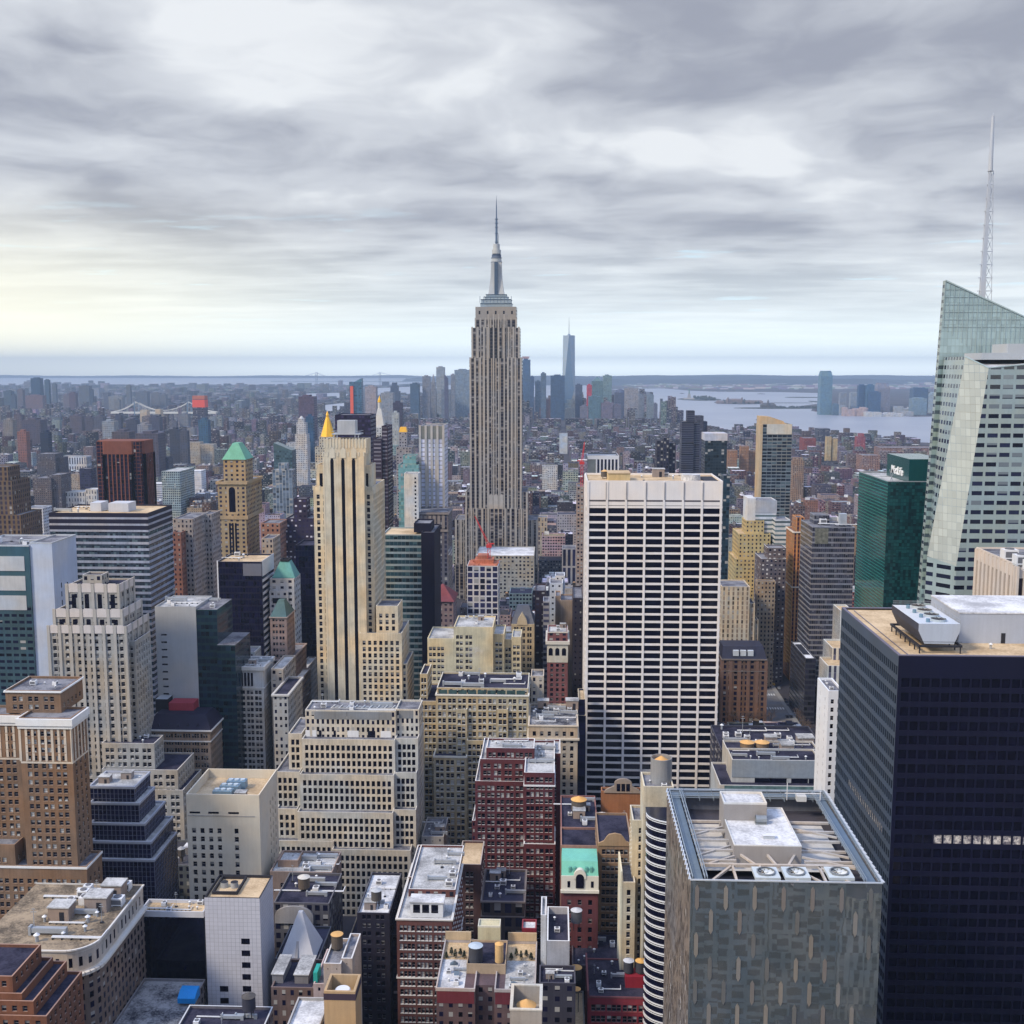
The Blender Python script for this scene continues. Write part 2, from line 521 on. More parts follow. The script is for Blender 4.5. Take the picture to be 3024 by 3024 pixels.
# ------------------------------------------------------------------ buildings
HAND = []          # footprints and picture boxes of every building written out by hand
EDGE = {}
class Tier:
 pass
def tier(x0, x1, yt, Y, dep=25., on=None, zb=0.):
 """box whose front top edge runs from (x0,yt) to (x1,yt) in the photograph's pixels at distance Y; dep in metres or ('b', row of the rear roof edge)"""
 t = Tier()
 p, q = PX(x0, yt, Y), PX(x1, yt, Y)
 t.x0, t.x1, t.z1, t.y0 = p.x, q.x, p.z, Y
 if isinstance(dep, tuple):
  t.y1 = GZ((x0 + x1) / 2, dep[1], t.z1).y
 else:
  t.y1 = Y + dep
 t.z0 = on.z1 - 1.2 if on is not None else zb
 t.px = (x0, x1, yt)
 t.on = on
 return t
def bld(name, label, tiers, col, cat='building', bw=3., fh=3.6, st=None, geo=None, yb=None, roof='grey', cap=100, short=None,
  cornice=None, parapet=.9, sidegeo=None, ccol=None, geotiers=None, seed=None, wallmat=None, stsides=None, prot=True, capcol=None, blank=(), tops=None):
 """a building from boxes. st: keyword dict for facade(); geo: real openings on the front down to picture row yb"""
 t0 = tiers[0]
 rnd = random.Random(seed if seed is not None else len(HAND) * 13 + 5)
 root = thing(name, label, cat, ((t0.x0 + t0.x1) / 2, t0.y0, 0))
 fm = facade(col=tuple(col), **(st or {}))
 wm = wallmat or plain(tuple(col), .85, .3)
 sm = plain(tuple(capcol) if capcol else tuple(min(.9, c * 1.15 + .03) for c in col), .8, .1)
 b, panes = MB(), []
 for i, t in enumerate(tiers):
  g = geo
  if geotiers is not None and i not in geotiers:
   g = None
  if g and tops and i in tops:
   g = {**g, 'top': tops[i]}
  zg = t.z1
  th = .45
  if g:
   zg = max(t.z0, (PX(t.px[0], yb, t.y0).z if yb else 0) - 12)
   zg = min(zg, t.z1 - 2)
   # line the change of skin up with a storey
   for f, a, L in (('N', (t.x0, t.y0), t.x1 - t.x0), ('W', (t.x1, t.y0), t.y1 - t.y0), ('E', (t.x0, t.y1), t.y1 - t.y0)):
    vis = f == 'N' or (f == 'W' and t.x1 < 8) or (f == 'E' and t.x0 > -8)
    if vis and L > 2:
     geo_face(b, panes, f, a, L, zg, t.z1, g if f == 'N' else (sidegeo or g), rnd, 1, 2)
    else:
     U = WU[f]
     b.wallq(a, (a[0] + U[0] * L, a[1] + U[1] * L), zg, t.z1, bw, fh, 0)
   b.wallq((t.x1, t.y1), (t.x0, t.y1), zg, t.z1, bw, fh, 0)
  if not g or zg > t.z0 + .5:
   for a, c in (((t.x0, t.y0), (t.x1, t.y0)), ((t.x1, t.y0), (t.x1, t.y1)), ((t.x1, t.y1), (t.x0, t.y1)), ((t.x0, t.y1), (t.x0, t.y0))):
    b.wallq(a, c, t.z0, zg if g else t.z1, bw, fh, 1 if i in blank else 0, t.z1)
  # roof with a parapet
  pz = t.z1 - parapet
  rf = MB()
  rf.poly([(t.x0 + th, t.y0 + th, pz), (t.x1 - th, t.y0 + th, pz), (t.x1 - th, t.y1 - th, pz), (t.x0 + th, t.y1 - th, pz)], 0)
  o = [(t.x0, t.y0), (t.x1, t.y0), (t.x1, t.y1), (t.x0, t.y1)]
  n_ = [(t.x0 + th, t.y0 + th), (t.x1 - th, t.y0 + th), (t.x1 - th, t.y1 - th), (t.x0 + th, t.y1 - th)]
  for k in range(4):
   j = (k + 1) % 4
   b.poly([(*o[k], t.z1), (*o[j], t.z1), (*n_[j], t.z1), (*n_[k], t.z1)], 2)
   b.poly([(*n_[k], t.z1), (*n_[j], t.z1), (*n_[j], pz), (*n_[k], pz)], 1)
  rf.build('roof', [roofmat(roof)], root)
  if cornice and i in cornice:
   c = MB()
   drop, hh, out = cornice[i][:3]
   c.ring(t.x0 - out, t.x1 + out, t.y0 - out, t.y1 + out, t.z1 - drop - hh, t.z1 - drop, out + .02)
   if len(cornice[i]) > 3:
    d2, h2, o2 = cornice[i][3:6]
    c.ring(t.x0 - o2, t.x1 + o2, t.y0 - o2, t.y1 + o2, t.z1 - d2 - h2, t.z1 - d2, o2 + .02)
   c.build('cornice', plain(tuple(ccol or (.75, .74, .7)), .8, .08), root)
 b.build('wall', [fm, wm, sm], root)
 if panes:
  put_panes(root, panes, cap)
 reg(root, tiers, short or label, yb)
 root['_t'] = 0
 del root['_t']
 return root
def reg(root, tiers, short, yb):
 HAND.append(dict(root=root, t=tiers, short=short, yb=yb,
     px=(min(t.px[0] for t in tiers), max(t.px[1] for t in tiers), min(t.px[2] for t in tiers))))
# ------------------------------------------------------------------ roof things
STEEL = plain((.42, .44, .46), .5, .12, .3)
WHITE = plain((.78, .78, .78), .7, .08)
DARK = plain((.022, .022, .03), .7, .1)
WOOD = plain((.12, .10, .085), .85, .3)
ORANGE = plain((.72, .42, .16), .8, .12)
def water_tank(px, py, z, r, h, label, topc=ORANGE, body=WOOD, legs=2.5, conic=.45, group=None, Y=None):
 """px,py: foot of the tank in the photograph; z: roof it stands on"""
 p = GZ(px, py, z) if Y is None else Vector((PX(px, py, Y).x, Y, z))
 root = thing('water_tank', label, 'water tank', (p.x, p.y, z), group)
 if legs:
  for a in (45, 135, 225, 315):
   b = MB()
   b.bar((p.x + .7 * r * math.cos(R(a)), p.y + .7 * r * math.sin(R(a)), z), (p.x + .7 * r * math.cos(R(a)), p.y + .7 * r * math.sin(R(a)), z + legs), .25)
   b.build('leg', DARK, root)
 b = MB()
 z0 = z + legs
 b.cyl(p.x, p.y, z0, z0 + h, r, r * .97, 18, bottom=True)
 for k in range(4):
  b.cyl(p.x, p.y, z0 + h * (.12 + .25 * k), z0 + h * (.12 + .25 * k) + .12, r * 1.015, None, 18, cap=False)
 b.build('tank_body', body, root)
 b = MB()
 b.cyl(p.x, p.y, z0 + h, z0 + h + r * conic, r * 1.08, .01, 18, bottom=True)
 b.build('tank_roof', topc, root)
 return root
FANM = plain((.16, .16, .17), .6, .1)
def unit_proto(kind):
 """one of each kind of roof machine, as (part name, mesh builder, materials)"""
 out = []
 if kind == 'ac':
  b = MB()
  b.box(-1.1, 1.1, -.9, .9, .25, 1.7)
  for x in (-.9, .9):
   b.box(x - .1, x + .1, -.8, .8, 0, .25)
  out.append(('casing', b, WHITE))
  b = MB()
  b.cyl(0, 0, 1.7, 1.86, .7, None, 14)
  b.box(-.9, .9, -.93, -.9, .5, 1.4)
  out.append(('fan', b, FANM))
 elif kind == 'vent':
  b = MB()
  b.cyl(0, 0, 0, 1.3, .32, None, 10)
  out.append(('pipe', b, STEEL))
  b = MB()
  b.cyl(0, 0, 1.3, 1.7, .6, .1, 10, bottom=True)
  out.append(('hood', b, WHITE))
 elif kind == 'duct':
  b = MB()
  b.box(-3.4, 2.6, -.5, .5, .5, 1.5, bottom=True)
  b.box(2.6, 3.6, -.5, .5, 0, 1.5)
  b.box(-3.9, -3.4, -.62, .62, .0, 1.8)
  out.append(('duct', b, STEEL))
 elif kind == 'shed':
  b = MB()
  b.box(-2.2, 2.2, -1.8, 1.8, 0, 3.0)
  out.append(('walls', b, plain((.33, .26, .22), .9, .2)))
  b = MB()
  b.box(-2.4, 2.4, -2., 2., 3.0, 3.25, bottom=True)
  out.append(('roof', b, roofmat('light')))
  b = MB()
  b.box(.2, 1.2, -1.86, -1.8, 0, 2.1)
  out.append(('door', b, DARK))
 elif kind == 'pipe':
  b = MB()
  for y_ in (-.35, .1):
   b.bar((-5, y_, .5), (4.5, y_, .5), .2)
   b.bar((4.5, y_, .5), (4.5, 3., .5), .2)
  out.append(('pipes', b, WHITE))
  b = MB()
  for k in range(6):
   b.box(-4.9 + k * 1.8, -4.7 + k * 1.8, -.5, .3, 0, .4)
  out.append(('pipe_supports', b, DARK))
 elif kind == 'mast':
  b = MB()
  b.cyl(0, 0, 0, 5.5, .1, .05, 6)
  b.bar((-.6, 0, 4.6), (.6, 0, 4.6), .1)
  b.bar((-.4, 0, 5.2), (.4, 0, 5.2), .1)
  out.append(('pole', b, STEEL))
  b = MB()
  b.box(-.4, .4, -.4, .4, 0, .35)
  out.append(('foot', b, DARK))
 elif kind == 'skylight':
  b = MB()
  b.box(-1.6, 1.6, -1., 1., 0, .5)
  out.append(('curb', b, WHITE))
  b = MB()
  b.prism([(-1.5, .5), (1.5, .5), (0, 1.4)], -.95, .95)
  out.append(('glazing', b, glass((.12, .16, .2), .15)))
 return out
UNITNAME = {'ac': ('rooftop_unit', 'cooling unit'), 'vent': ('roof_vent', 'roof vent'), 'duct': ('roof_duct', 'air duct'), 'shed': ('roof_bulkhead', 'roof shed'), 'skylight': ('skylight', 'skylight'), 'pipe': ('roof_pipe', 'roof pipe run'), 'mast': ('antenna_mast', 'antenna mast')}
UNITWORD = {'ac': 'white boxy cooling unit', 'vent': 'small capped steel vent', 'duct': 'long steel air duct', 'shed': 'brown stair bulkhead with pale lid', 'skylight': 'glazed ridge skylight', 'pipe': 'bent pair of white pipes', 'mast': 'thin antenna mast'}
UNITS = {}
def unit(kind, x, y, z, rot, sc, where):
 if kind not in UNITS:
  L = []
  for nm, b, mat in unit_proto(kind):
   me_o = b.build(nm, mat)
   L.append((nm, me_o.data))
   bpy.data.objects.remove(me_o)
  UNITS[kind] = L
 nm, cat = UNITNAME[kind]
 root = thing(nm, '%s on %s' % (UNITWORD[kind], where), cat, (x, y, z), '%ss on %s' % (cat, where))
 root.rotation_euler = (0, 0, rot)
 root.scale = sc if isinstance(sc, tuple) else (sc, sc, sc)
 for n_, me in UNITS[kind]:
  o = bpy.data.objects.new(n_, me)
  COL.objects.link(o)
  o.parent = root
 return root
def clutter(t, where, n, kinds='ac ac vent duct shed vent', seed=1, sc=1., parapet=.9, box=(0.08, .92, .1, .9)):
 rnd = random.Random(seed)
 done = []
 z = t.z1 - parapet
 L = kinds.split() + (['pipe', 'mast', 'vent', 'pipe'] if n > 3 else [])
 for k in range(int(n * 1.6)):
  for _ in range(20):
   x = t.x0 + (t.x1 - t.x0) * rnd.uniform(box[0], box[1])
   y = t.y0 + (t.y1 - t.y0) * rnd.uniform(box[2], box[3])
   if all(abs(x - a) > 3.2 * sc or abs(y - b_) > 3. * sc for a, b_ in done):
    break
  else:
   continue
  if not (t.x0 + 2 * sc < x < t.x1 - 2 * sc and t.y0 + 1.6 * sc < y < t.y1 - 1.6 * sc):
   continue
  done.append((x, y))
  unit(L[k % len(L)], x, y, z, rnd.choice((0, 0, math.pi / 2)) if L[k % len(L)] in ('ac', 'vent', 'skylight') else 0, sc * rnd.uniform(.85, 1.35), where)
# ================================================================== the near buildings, one by one
LIME = (.62, .56, .44)
CREAM = (.70, .60, .42)
PALE = (.66, .63, .57)
BRN = (.36, .23, .14)
RED = (.25, .085, .075)
GREY = (.42, .43, .44)
NAVY = (.022, .023, .055)
KIN = ('h0', 'h0', 'h3', 'h1', 'h0', 'h2', 'h4', 'h5')
KDARK = ('d0', 'd0', 'd0', 'd1')
PUN = dict(w=.5, h=.55, blind=.35)
SPLIT = dict(slit_windows='slit_window', attic_windows='attic_window', dark_window_strips='window_strip', opening='opening', arched_windows='arched_window', gable_windows='gable_window', fan_windows='fan_window', dormers='dormer', wall_slots='wall_slot',
   ribbon_windows='ribbon_window', windows='window', black_stripes='black_stripe', tall_window_strips='window_strip', terrace_doors='terrace_door', louvres='louvre', penthouse_glazing='penthouse_window', stone_ribs='stone_rib', white_ribs='white_rib', columns='column', red_band='red_band')
def part(b, name, mats, root):
 if name in SPLIT and len(b.g) > 1:
  return each(b, SPLIT[name], mats, root)
 return b.build(name, mats, root)
# --- brown brick tower with white cornice, lower left
a = tier(-110, 255, 2553, 398, ('b', 2508))
a2 = tier(-40, 43, 2493, 399, 24, on=a)
b_ = tier(55, 208, 2119, 400, ('b', 2086), on=a)
c_ = tier(-90, 58, 2109, 406, 12, on=a)
d_ = tier(15, 178, 2038, 409, 20, on=b_)
r = bld('brick_tower', 'tall brown brick tower with a broad white cornice and a set-back brick penthouse', [a, a2, b_, c_, d_], (.245, .15, .092), bw=3.2, fh=3.2, st=PUN,
  geo=dict(fh=3.14, bw=5.6, grp=2, ww=1.45, gap=.75, wh=1.75, rec=.35, sill=True, kinds=KIN, top=5.2, mx=1.6), sidegeo=dict(fh=3.14, bw=3.4, grp=1, ww=1.3, wh=1.75, rec=.35, sill=True, top=5.2, mx=1.2),
  yb=2720, roof='grey', cornice={2: (0.3, 2.6, .9, 2.9, 1.2, .5), 3: (0.3, 2.6, .9, 2.9, 1.2, .5), 0: (.2, .8, .3), 4: (.2, .6, .5)}, ccol=(.82, .81, .78), short='the white-corniced brick tower', tops={4: 2.4})
pb = MB()
for t in (b_, c_):
 n = max(2, round((t.x1 - t.x0) / 2.6))
 pb.box(t.x0 - .07, t.x1 + .07, t.y0 - .07, t.y1 + .07, t.z1 - 17.6, t.z1 - 16.9)
 for k in range(n + 1):
  x = t.x0 + (t.x1 - t.x0) * k / n
  pb.box(x - .45, x + .45, t.y0 - .12, t.y0 + .02, t.z1 - 16.8, t.z1 - 4.2)
 n = 5
 for k in range(n + 1):
  y = t.y0 + (t.y1 - t.y0) * k / n
  pb.box(t.x1 - .02, t.x1 + .12, y - .45, y + .45, t.z1 - 16.8, t.z1 - 4.2)
part(pb, 'pilasters', plain((.66, .58, .48)), r)
clutter(d_, 'the brown brick tower with white cornice', 3, 'ac vent vent', 3, .8)
clutter(a, 'the low shoulder of the brown brick tower', 4, 'vent ac shed vent', 4, .7)
# --- rounded corner hotel block, bottom left
t = tier(-90, 200, 2800, 330, 44)
root = thing('corner_block', 'brown stone block with a rounded corner, white ledge and cluttered tan roof', 'building', ((t.x0 + t.x1) / 2, 330, 0))
rr = 9.0
z1 = t.z1
path = [(t.x0, 330.)] + [(t.x1 - 2 + rr * math.sin(R(q)), 330 + rr - rr * math.cos(R(q))) for q in range(0, 91, 10)] + [(t.x1 - 2 + rr, 330 + 46), (t.x0, 330 + 46)]
wb, panes = MB(), []
off = 0
for i in range(len(path) - 1):
 p, q_ = path[i], path[i + 1]
 L = math.hypot(q_[0] - p[0], q_[1] - p[1])
 for lo, hi, mi in ((0, z1 - 8.2, 0), (z1 - 8.2, z1 - 7.6, 2), (z1 - 7.6, z1 - 1.6, 1), (z1 - 1.6, z1, 2)):
  n = L / (3.05 if mi == 0 else 3.3)
  vb, vt = (z1 - 8.2 - lo) / 3.45, (z1 - 8.2 - hi) / 3.45
  if mi == 1:
   vb, vt = .98, .02
  wb.poly([(p[0], p[1], lo), (q_[0], q_[1], lo), (q_[0], q_[1], hi), (p[0], p[1], hi)], mi, [(off, vb), (off + n, vb), (off + n, vt), (off, vt)])
 off += L / 3.05
part(wb, 'wall', [facade(col=(.20, .15, .125), w=.46, h=.58, blind=.2), facade(col=(.52, .46, .40), w=.34, h=.5, blind=.3), plain((.68, .62, .55))], root)
cb = MB()
for i in range(len(path) - 2):
 (xa, ya), (xb, yb_) = path[i], path[i + 1]
 L = math.hypot(xb - xa, yb_ - ya)
 nx, ny = (yb_ - ya) / L, -(xb - xa) / L
 for zz, hh, out in ((z1 - 9.0, .9, 1.5), (z1 - .5, .5, .6)):
  pts = [(xa + nx * out, ya + ny * out), (xb + nx * out, yb_ + ny * out)]
  cb.poly([(*pts[0], zz), (*pts[1], zz), (*pts[1], zz + hh), (*pts[0], zz + hh)], 0)
  cb.poly([(*pts[0], zz + hh), (*pts[1], zz + hh), (xb, yb_, zz + hh), (xa, ya, zz + hh)], 0)
  cb.poly([(xa, ya, zz), (xb, yb_, zz), (*pts[1], zz), (*pts[0], zz)], 0)
part(cb, 'cornice', plain((.72, .68, .62), .8, .1), root)
rb = MB()
rb.poly([(x, y, z1 - .6) for x, y in path], 0)
part(rb, 'roof', [roofmat('worn')], root)
t.x1 += rr - 2
t.y1 = 376
reg(root, [t], 'the rounded corner block', 3024)
t.z1 += .3
clutter(t, 'the rounded corner block', 22, 'ac ac duct vent ac shed vent', 21, 1.35, box=(.4, .96, .1, .94))
# --- long brown block behind the corner block
a = tier(250, 347, 2667, 385, ('b', 2613))
b_ = tier(270, 338, 2640, 402, 14, on=a)
bld('brick_block', 'long dark brown brick block with a cluttered flat roof behind the rounded corner block', [a, b_], (.17, .11, .09), bw=3., fh=3.4, st=dict(w=.4, h=.5, blind=.15), yb=3024, roof='grey',
 geo=dict(fh=3.4, bw=3.4, ww=1.3, wh=1.7, rec=.3, kinds=('h0', 'd0', 'h3')), cornice={0: (0, .6, .3)}, ccol=(.45, .33, .25))
clutter(a, 'the long dark brown brick block', 6, 'ac vent ac vent', 8, .8)
# --- orange brick stepped block in the corner
a = tier(-140, 137, 2995, 292, 24)
b_ = tier(-140, 98, 2952, 293, 22, on=a)
c_ = tier(-140, 64, 2930, 294, 20, on=b_)
d_ = tier(-140, 36, 2880, 295, 18, on=c_)
bld('stepped_block', 'orange brick block with small stepped terraces in the lower left corner', [a, b_, c_, d_], (.20, .085, .05), bw=3, fh=3.2, st=PUN, yb=3024, roof='tar',
 geo=dict(fh=3.2, bw=3., ww=1.3, wh=1.6, rec=.3, kinds=('h0', 'h3'), top=1.4), capcol=(.40, .25, .19))
# --- dark navy glass ziggurat
T = []
for i, (x1, yt, yb_) in enumerate(((455, 2537, 2457), (445, 2485, 2410), (427, 2431, 2366), (410, 2371, 2324), (397, 2323, 2279))):
 p = PX(x1, yt, 430 + i * 3)
 T.append(tier(272 - i * 2, x1, yt, 430 + i * 3, ('b', yb_), on=T[-1] if T else None))
root = thing('stepped_office', 'dark navy glass office stepping back in five tiers with pale ledges', 'building', ((T[0].x0 + T[0].x1) / 2, 430, 0))
wb, gb = MB(), MB()
for i, t in enumerate(T):
 z0 = t.z0 if i else 0
 gb.box(t.x0, t.x1, t.y0, t.y1, z0, t.z1 - .6)
 for f, a, L in (('N', (t.x0, t.y0), t.x1 - t.x0), ('W', (t.x1, t.y0), t.y1 - t.y0)):
  U, Nn = WU[f], WN[f]
  P = lambda u, d, z: (a[0] + U[0] * u + Nn[0] * d, a[1] + U[1] * u + Nn[1] * d, z)
  n = max(2, round(L / 1.75))
  for k in range(n + 1):
   u = L * k / n
   wb.bar(P(u, .09, max(z0, t.z1 - 62)), P(u, .09, t.z1), .2, 0, .16)
  zz = t.z1 - .9
  while zz > max(z0, t.z1 - 62):
   wb.bar(P(0, .05, zz), P(L, .05, zz), .2, 0, .1)
   zz -= 2.05
 wb.ring(t.x0 - .35, t.x1 + .35, t.y0 - .35, t.y1 + .35, t.z1 - .6, t.z1 + .35, .7, 1)
part(gb, 'glazing', [facade(col=(.012, .013, .04), w=.9, h=.9)], root) if False else part(gb, 'glazing', [glass((.006, .006, .03), .1)], root)
part(wb, 'mullions', [plain((.15, .155, .22), .6, .05), plain((.42, .43, .48), .7, .1)], root)
rb = MB()
for t in T:
 rb.poly([(t.x0, t.y0, t.z1 - .55), (t.x1, t.y0, t.z1 - .55), (t.x1, t.y1, t.z1 - .55), (t.x0, t.y1, t.z1 - .55)])
part(rb, 'roof', [roofmat('light')], root)
reg(root, T, 'the dark glass ziggurat', 2740)
clutter(T[-1], 'the dark glass ziggurat', 3, 'shed vent ac', 5, .8)
# --- limestone tower with scalloped crown
a = tier(300, 540, 2330, 535, 30)
a1 = tier(300, 524, 2271, 537, 26)
a2 = tier(300, 455, 2194, 540, ('b', 2169))
b_ = tier(143, 372, 1851, 545, 30)
b2 = tier(360, 398, 1893, 549, 22)
c_ = tier(160, 360, 1802, 549, 26, on=b_)
d_ = tier(197, 350, 1728, 553, 20, on=c_)
e_ = tier(243, 300, 1697, 558, 9, on=d_)
G = dict(fh=3.63, bw=6.2, grp=2, ww=1.75, gap=.5, wh=2.1, rec=.7, kinds=KIN, top=2.6, mx=.8)
r = bld('deco_tower', 'grey limestone tower with stepped setbacks and a scalloped white crown', [a, a1, a2, b_, b2, c_, d_, e_], (.42, .39, .345), bw=3.1, fh=3.63, st=PUN, geo=G, yb=2480,
  sidegeo=dict(fh=3.63, bw=3.4, ww=1.4, wh=2.1, rec=.5, kinds=KIN, top=2.6, mx=.8), geotiers=(0, 1, 2, 3, 4), roof='tar', capcol=(.66, .62, .58), short='the scalloped limestone tower')
pb = MB()
for t, hh, n in ((b_, 4.2, 7), (c_, 4.6, 5), (d_, 4.8, 4)):
 for face in ('N', 'W'):
  L = t.x1 - t.x0 if face == 'N' else t.y1 - t.y0
  nn = n if face == 'N' else max(2, n // 2 + 1)
  for k in range(nn + 1):
   u = L * k / nn
   if face == 'N':
    pb.box(t.x0 + u - .75, t.x0 + u + .75, t.y0 - .55, t.y0 - .02, (t.z0 if t is not b_ else t.z1 - 75), t.z1 + .8)
    if k < nn:
     pb.prism([(t.x0 + u + .9, t.z1 - hh * .75), (t.x0 + u + L / nn - .9, t.z1 - hh * .75), (t.x0 + u + L / nn - .9, t.z1 + .5), (t.x0 + u + L / nn * .75, t.z1 + 1.), (t.x0 + u + L / nn * .25, t.z1 + 1.), (t.x0 + u + .9, t.z1 + .5)], t.y0 - .35, t.y0 - .02, 1)
   else:
    pb.box(t.x1 + .02, t.x1 + .55, t.y0 + u - .75, t.y0 + u + .75, (t.z0 if t is not b_ else t.z1 - 75), t.z1 + .8)
    if k < nn:
     pb.box(t.x1 + .02, t.x1 + .35, t.y0 + u + .9, t.y0 + u + L / nn - .9, t.z1 - hh * .75, t.z1 + .7, 1)
part(pb, 'piers', [plain((.46, .43, .385), .85, .12), plain((.64, .58, .54), .8, .1)], r)
nb = MB()
for t, n in ((c_, 5), (d_, 4)):
 L = t.x1 - t.x0
 for k in range(n):
  u = t.x0 + L * (k + .5) / n
  nb.box(u - 1.1, u + 1.1, t.y0 - .06, t.y0, t.z0 + 1.5, t.z1 - 4.6)
part(nb, 'tall_window_strips', GL, r)
clutter(a2, 'the low setback of the scalloped limestone tower', 2, 'vent ac', 5, .8)
# --- glass and white slab, far left
a = tier(-90, 85, 1613, 620, 40)
b_ = tier(85, 153, 1606, 621, ('b', 1581))
root = thing('office_slab', 'teal glass office slab with a blank white concrete end at the left edge', 'building', (a.x0 + 40, 620, 0))
wb, gb = MB(), MB()
wb.box(b_.x0 + .02, b_.x1, b_.y0, b_.y1, 0, b_.z1, 0, 2)
part(wb, 'concrete_end', [plain((.50, .55, .65), .8, .12), WHITE, roofmat('grey')], root)
z1 = a.z1
gb.box(a.x0, a.x1, a.y0, a.y1, 0, z1 - 34, 0, 2, bw=4.2, fh=3.85)
gb.box(a.x0, a.x1, a.y0, a.y1, z1 - 34, z1, 1, 2)
part(gb, 'glazing', [facade(col=(.055, .10, .12), w=.72, h=.42, gl=(.004, .005, .016), blind=.05, rough=.1, wrough=.2), plain((.05, .11, .14), .25, .2), roofmat('grey')], root)
pb = MB()
for k in range(3):
 pb.box(a.x0, a.x1 - 3, a.y0 - .25, a.y0 - .02, z1 - 14 - k * 11.3, z1 - 5.6 - k * 11.3)
pb.ring(a.x0, a.x1, a.y0 - .1, a.y1, z1, z1 + .8, .6, 0)
pb.ring(a.x1 + .02, b_.x1 + .1, b_.y0 - .1, b_.y1, b_.z1, b_.z1 + .8, .6, 0)
part(pb, 'louvre_panels', [plain((.50, .52, .54), .8, .15)], root)
sb = MB()
for j in range(3):
 for k in range(12):
  zz = b_.z1 - 24 - j * 1.2 - k * 8.2 / 1.0 * .62
  yy = b_.y0 + 9 + j * 8
  sb.box(b_.x1 + .0, b_.x1 + .04, yy, yy + 1.1, zz - 3, zz)
part(sb, 'slit_windows', GL, root)
reg(root, [a, b_], 'the white-ended glass slab', 2010)
clutter(a, 'the teal glass slab with the white end', 4, 'ac duct vent ac', 15, 1.6, 0)
# --- wide banded office slab
a = tier(145, 435, 1514, 680, ('b', 1489))
root = thing('banded_office', 'wide flat-roofed office slab striped by white bands and dark ribbon windows', 'building', ((a.x0 + a.x1) / 2, 680, 0))
wb, gb = MB(), MB()
gb.box(a.x0, a.x1, a.y0, a.y1, 0, a.z1 - 1, 0, bw=1.7, fh=3.9)
zz = a.z1
part(gb, 'glazing', [facade(col=(.05, .06, .08), w=.9, h=.96, gl=(.022, .034, .048), blind=.2, bcol=(.11, .16, .18), rough=.1, wrough=.3)], root)
for k in range(34):
 if k < 3:
  wb.ring(a.x0 - .2, a.x1 + .2, a.y0 - .2, a.y1 + .2, zz - 2.6, zz, .5, 1)
  wb.ring(a.x0 - .25, a.x1 + .25, a.y0 - .25, a.y1 + .25, zz - 3.9, zz - 2.62, .5, 0)
 else:
  wb.ring(a.x0 - .25, a.x1 + .25, a.y0 - .25, a.y1 + .25, zz - 3.9, zz - 2.35, .5, 0)
 zz -= 3.9
part(wb, 'spandrel_bands', [facade(col=(.40, .40, .45), w=.93, h=1., gl=(.46, .47, .52), blind=0, rough=.7, tint=.12, gspec=.2), plain((.012, .010, .028), .5, .1)], root)
rb = MB()
rb.poly([(a.x0, a.y0, a.z1 - .9), (a.x1, a.y0, a.z1 - .9), (a.x1, a.y1, a.z1 - .9), (a.x0, a.y1, a.z1 - .9)])
part(rb, 'roof', [roofmat('tan')], root)
pb = MB()
p = PX(316, 1490, 690)
q_ = PX(375, 1490, 690)
pb.box(p.x, q_.x, 692, 705, a.z1 - .9, a.z1 + 4.6)
p = PX(258, 1490, 690)
q_ = PX(290, 1490, 690)
pb.box(p.x, q_.x, 694, 706, a.z1 - .9, a.z1 + 4.6)
part(pb, 'penthouse', plain((.55, .57, .62), .8, .1), root)
reg(root, [a], 'the banded office slab', 2090)
clutter(a, 'the banded office slab', 5, 'vent duct ac', 6, 1.3, box=(.05, .45, .15, .9))
# --- grey concrete slab with a glass side
a = tier(457, 578, 1796, 590, 30)
b_ = tier(578.6, 640, 1800, 590, 29)
c_ = tier(640, 694, 1905, 588, 30)
root = thing('concrete_slab', 'plain grey concrete slab joined to a dark teal glass wing', 'building', (a.x0 + 20, 590, 0))
wb = MB()
wb.box(a.x0, a.x1, a.y0, a.y1, 0, a.z1, 0, 1)
wb.ring(a.x0, a.x1, a.y0, a.y1, a.z1, a.z1 + .9, .4)
part(wb, 'concrete_wall', [plain((.40, .41, .42), .85, .1), roofmat('light')], root)
sb = MB()
for k in range(14):
 x = PX(477, 1900, 590).x
 sb.box(x, x + 3., a.y0 - .05, a.y0, a.z1 - 15 - k * 4.1, a.z1 - 14.2 - k * 4.1)
part(sb, 'slit_windows', GL, root)
gb = MB()
for t in (b_, c_):
 gb.box(t.x0, t.x1, t.y0, t.y1, 0, t.z1, 0, 1, bw=2.4, fh=3.8)
part(gb, 'glass_wing', [facade(col=(.018, .045, .055), w=.9, h=.62, gl=(.006, .014, .026), blind=.0, rough=.08, wrough=.2), roofmat('grey')], root)
reg(root, [a, b_, c_], 'the grey concrete slab', 2120)
clutter(a, 'the grey concrete slab', 4, 'ac vent ac duct', 7, 1.2, 0)
clutter(b_, 'the glass wing of the grey concrete slab', 3, 'duct ac vent', 8, .9, 0)
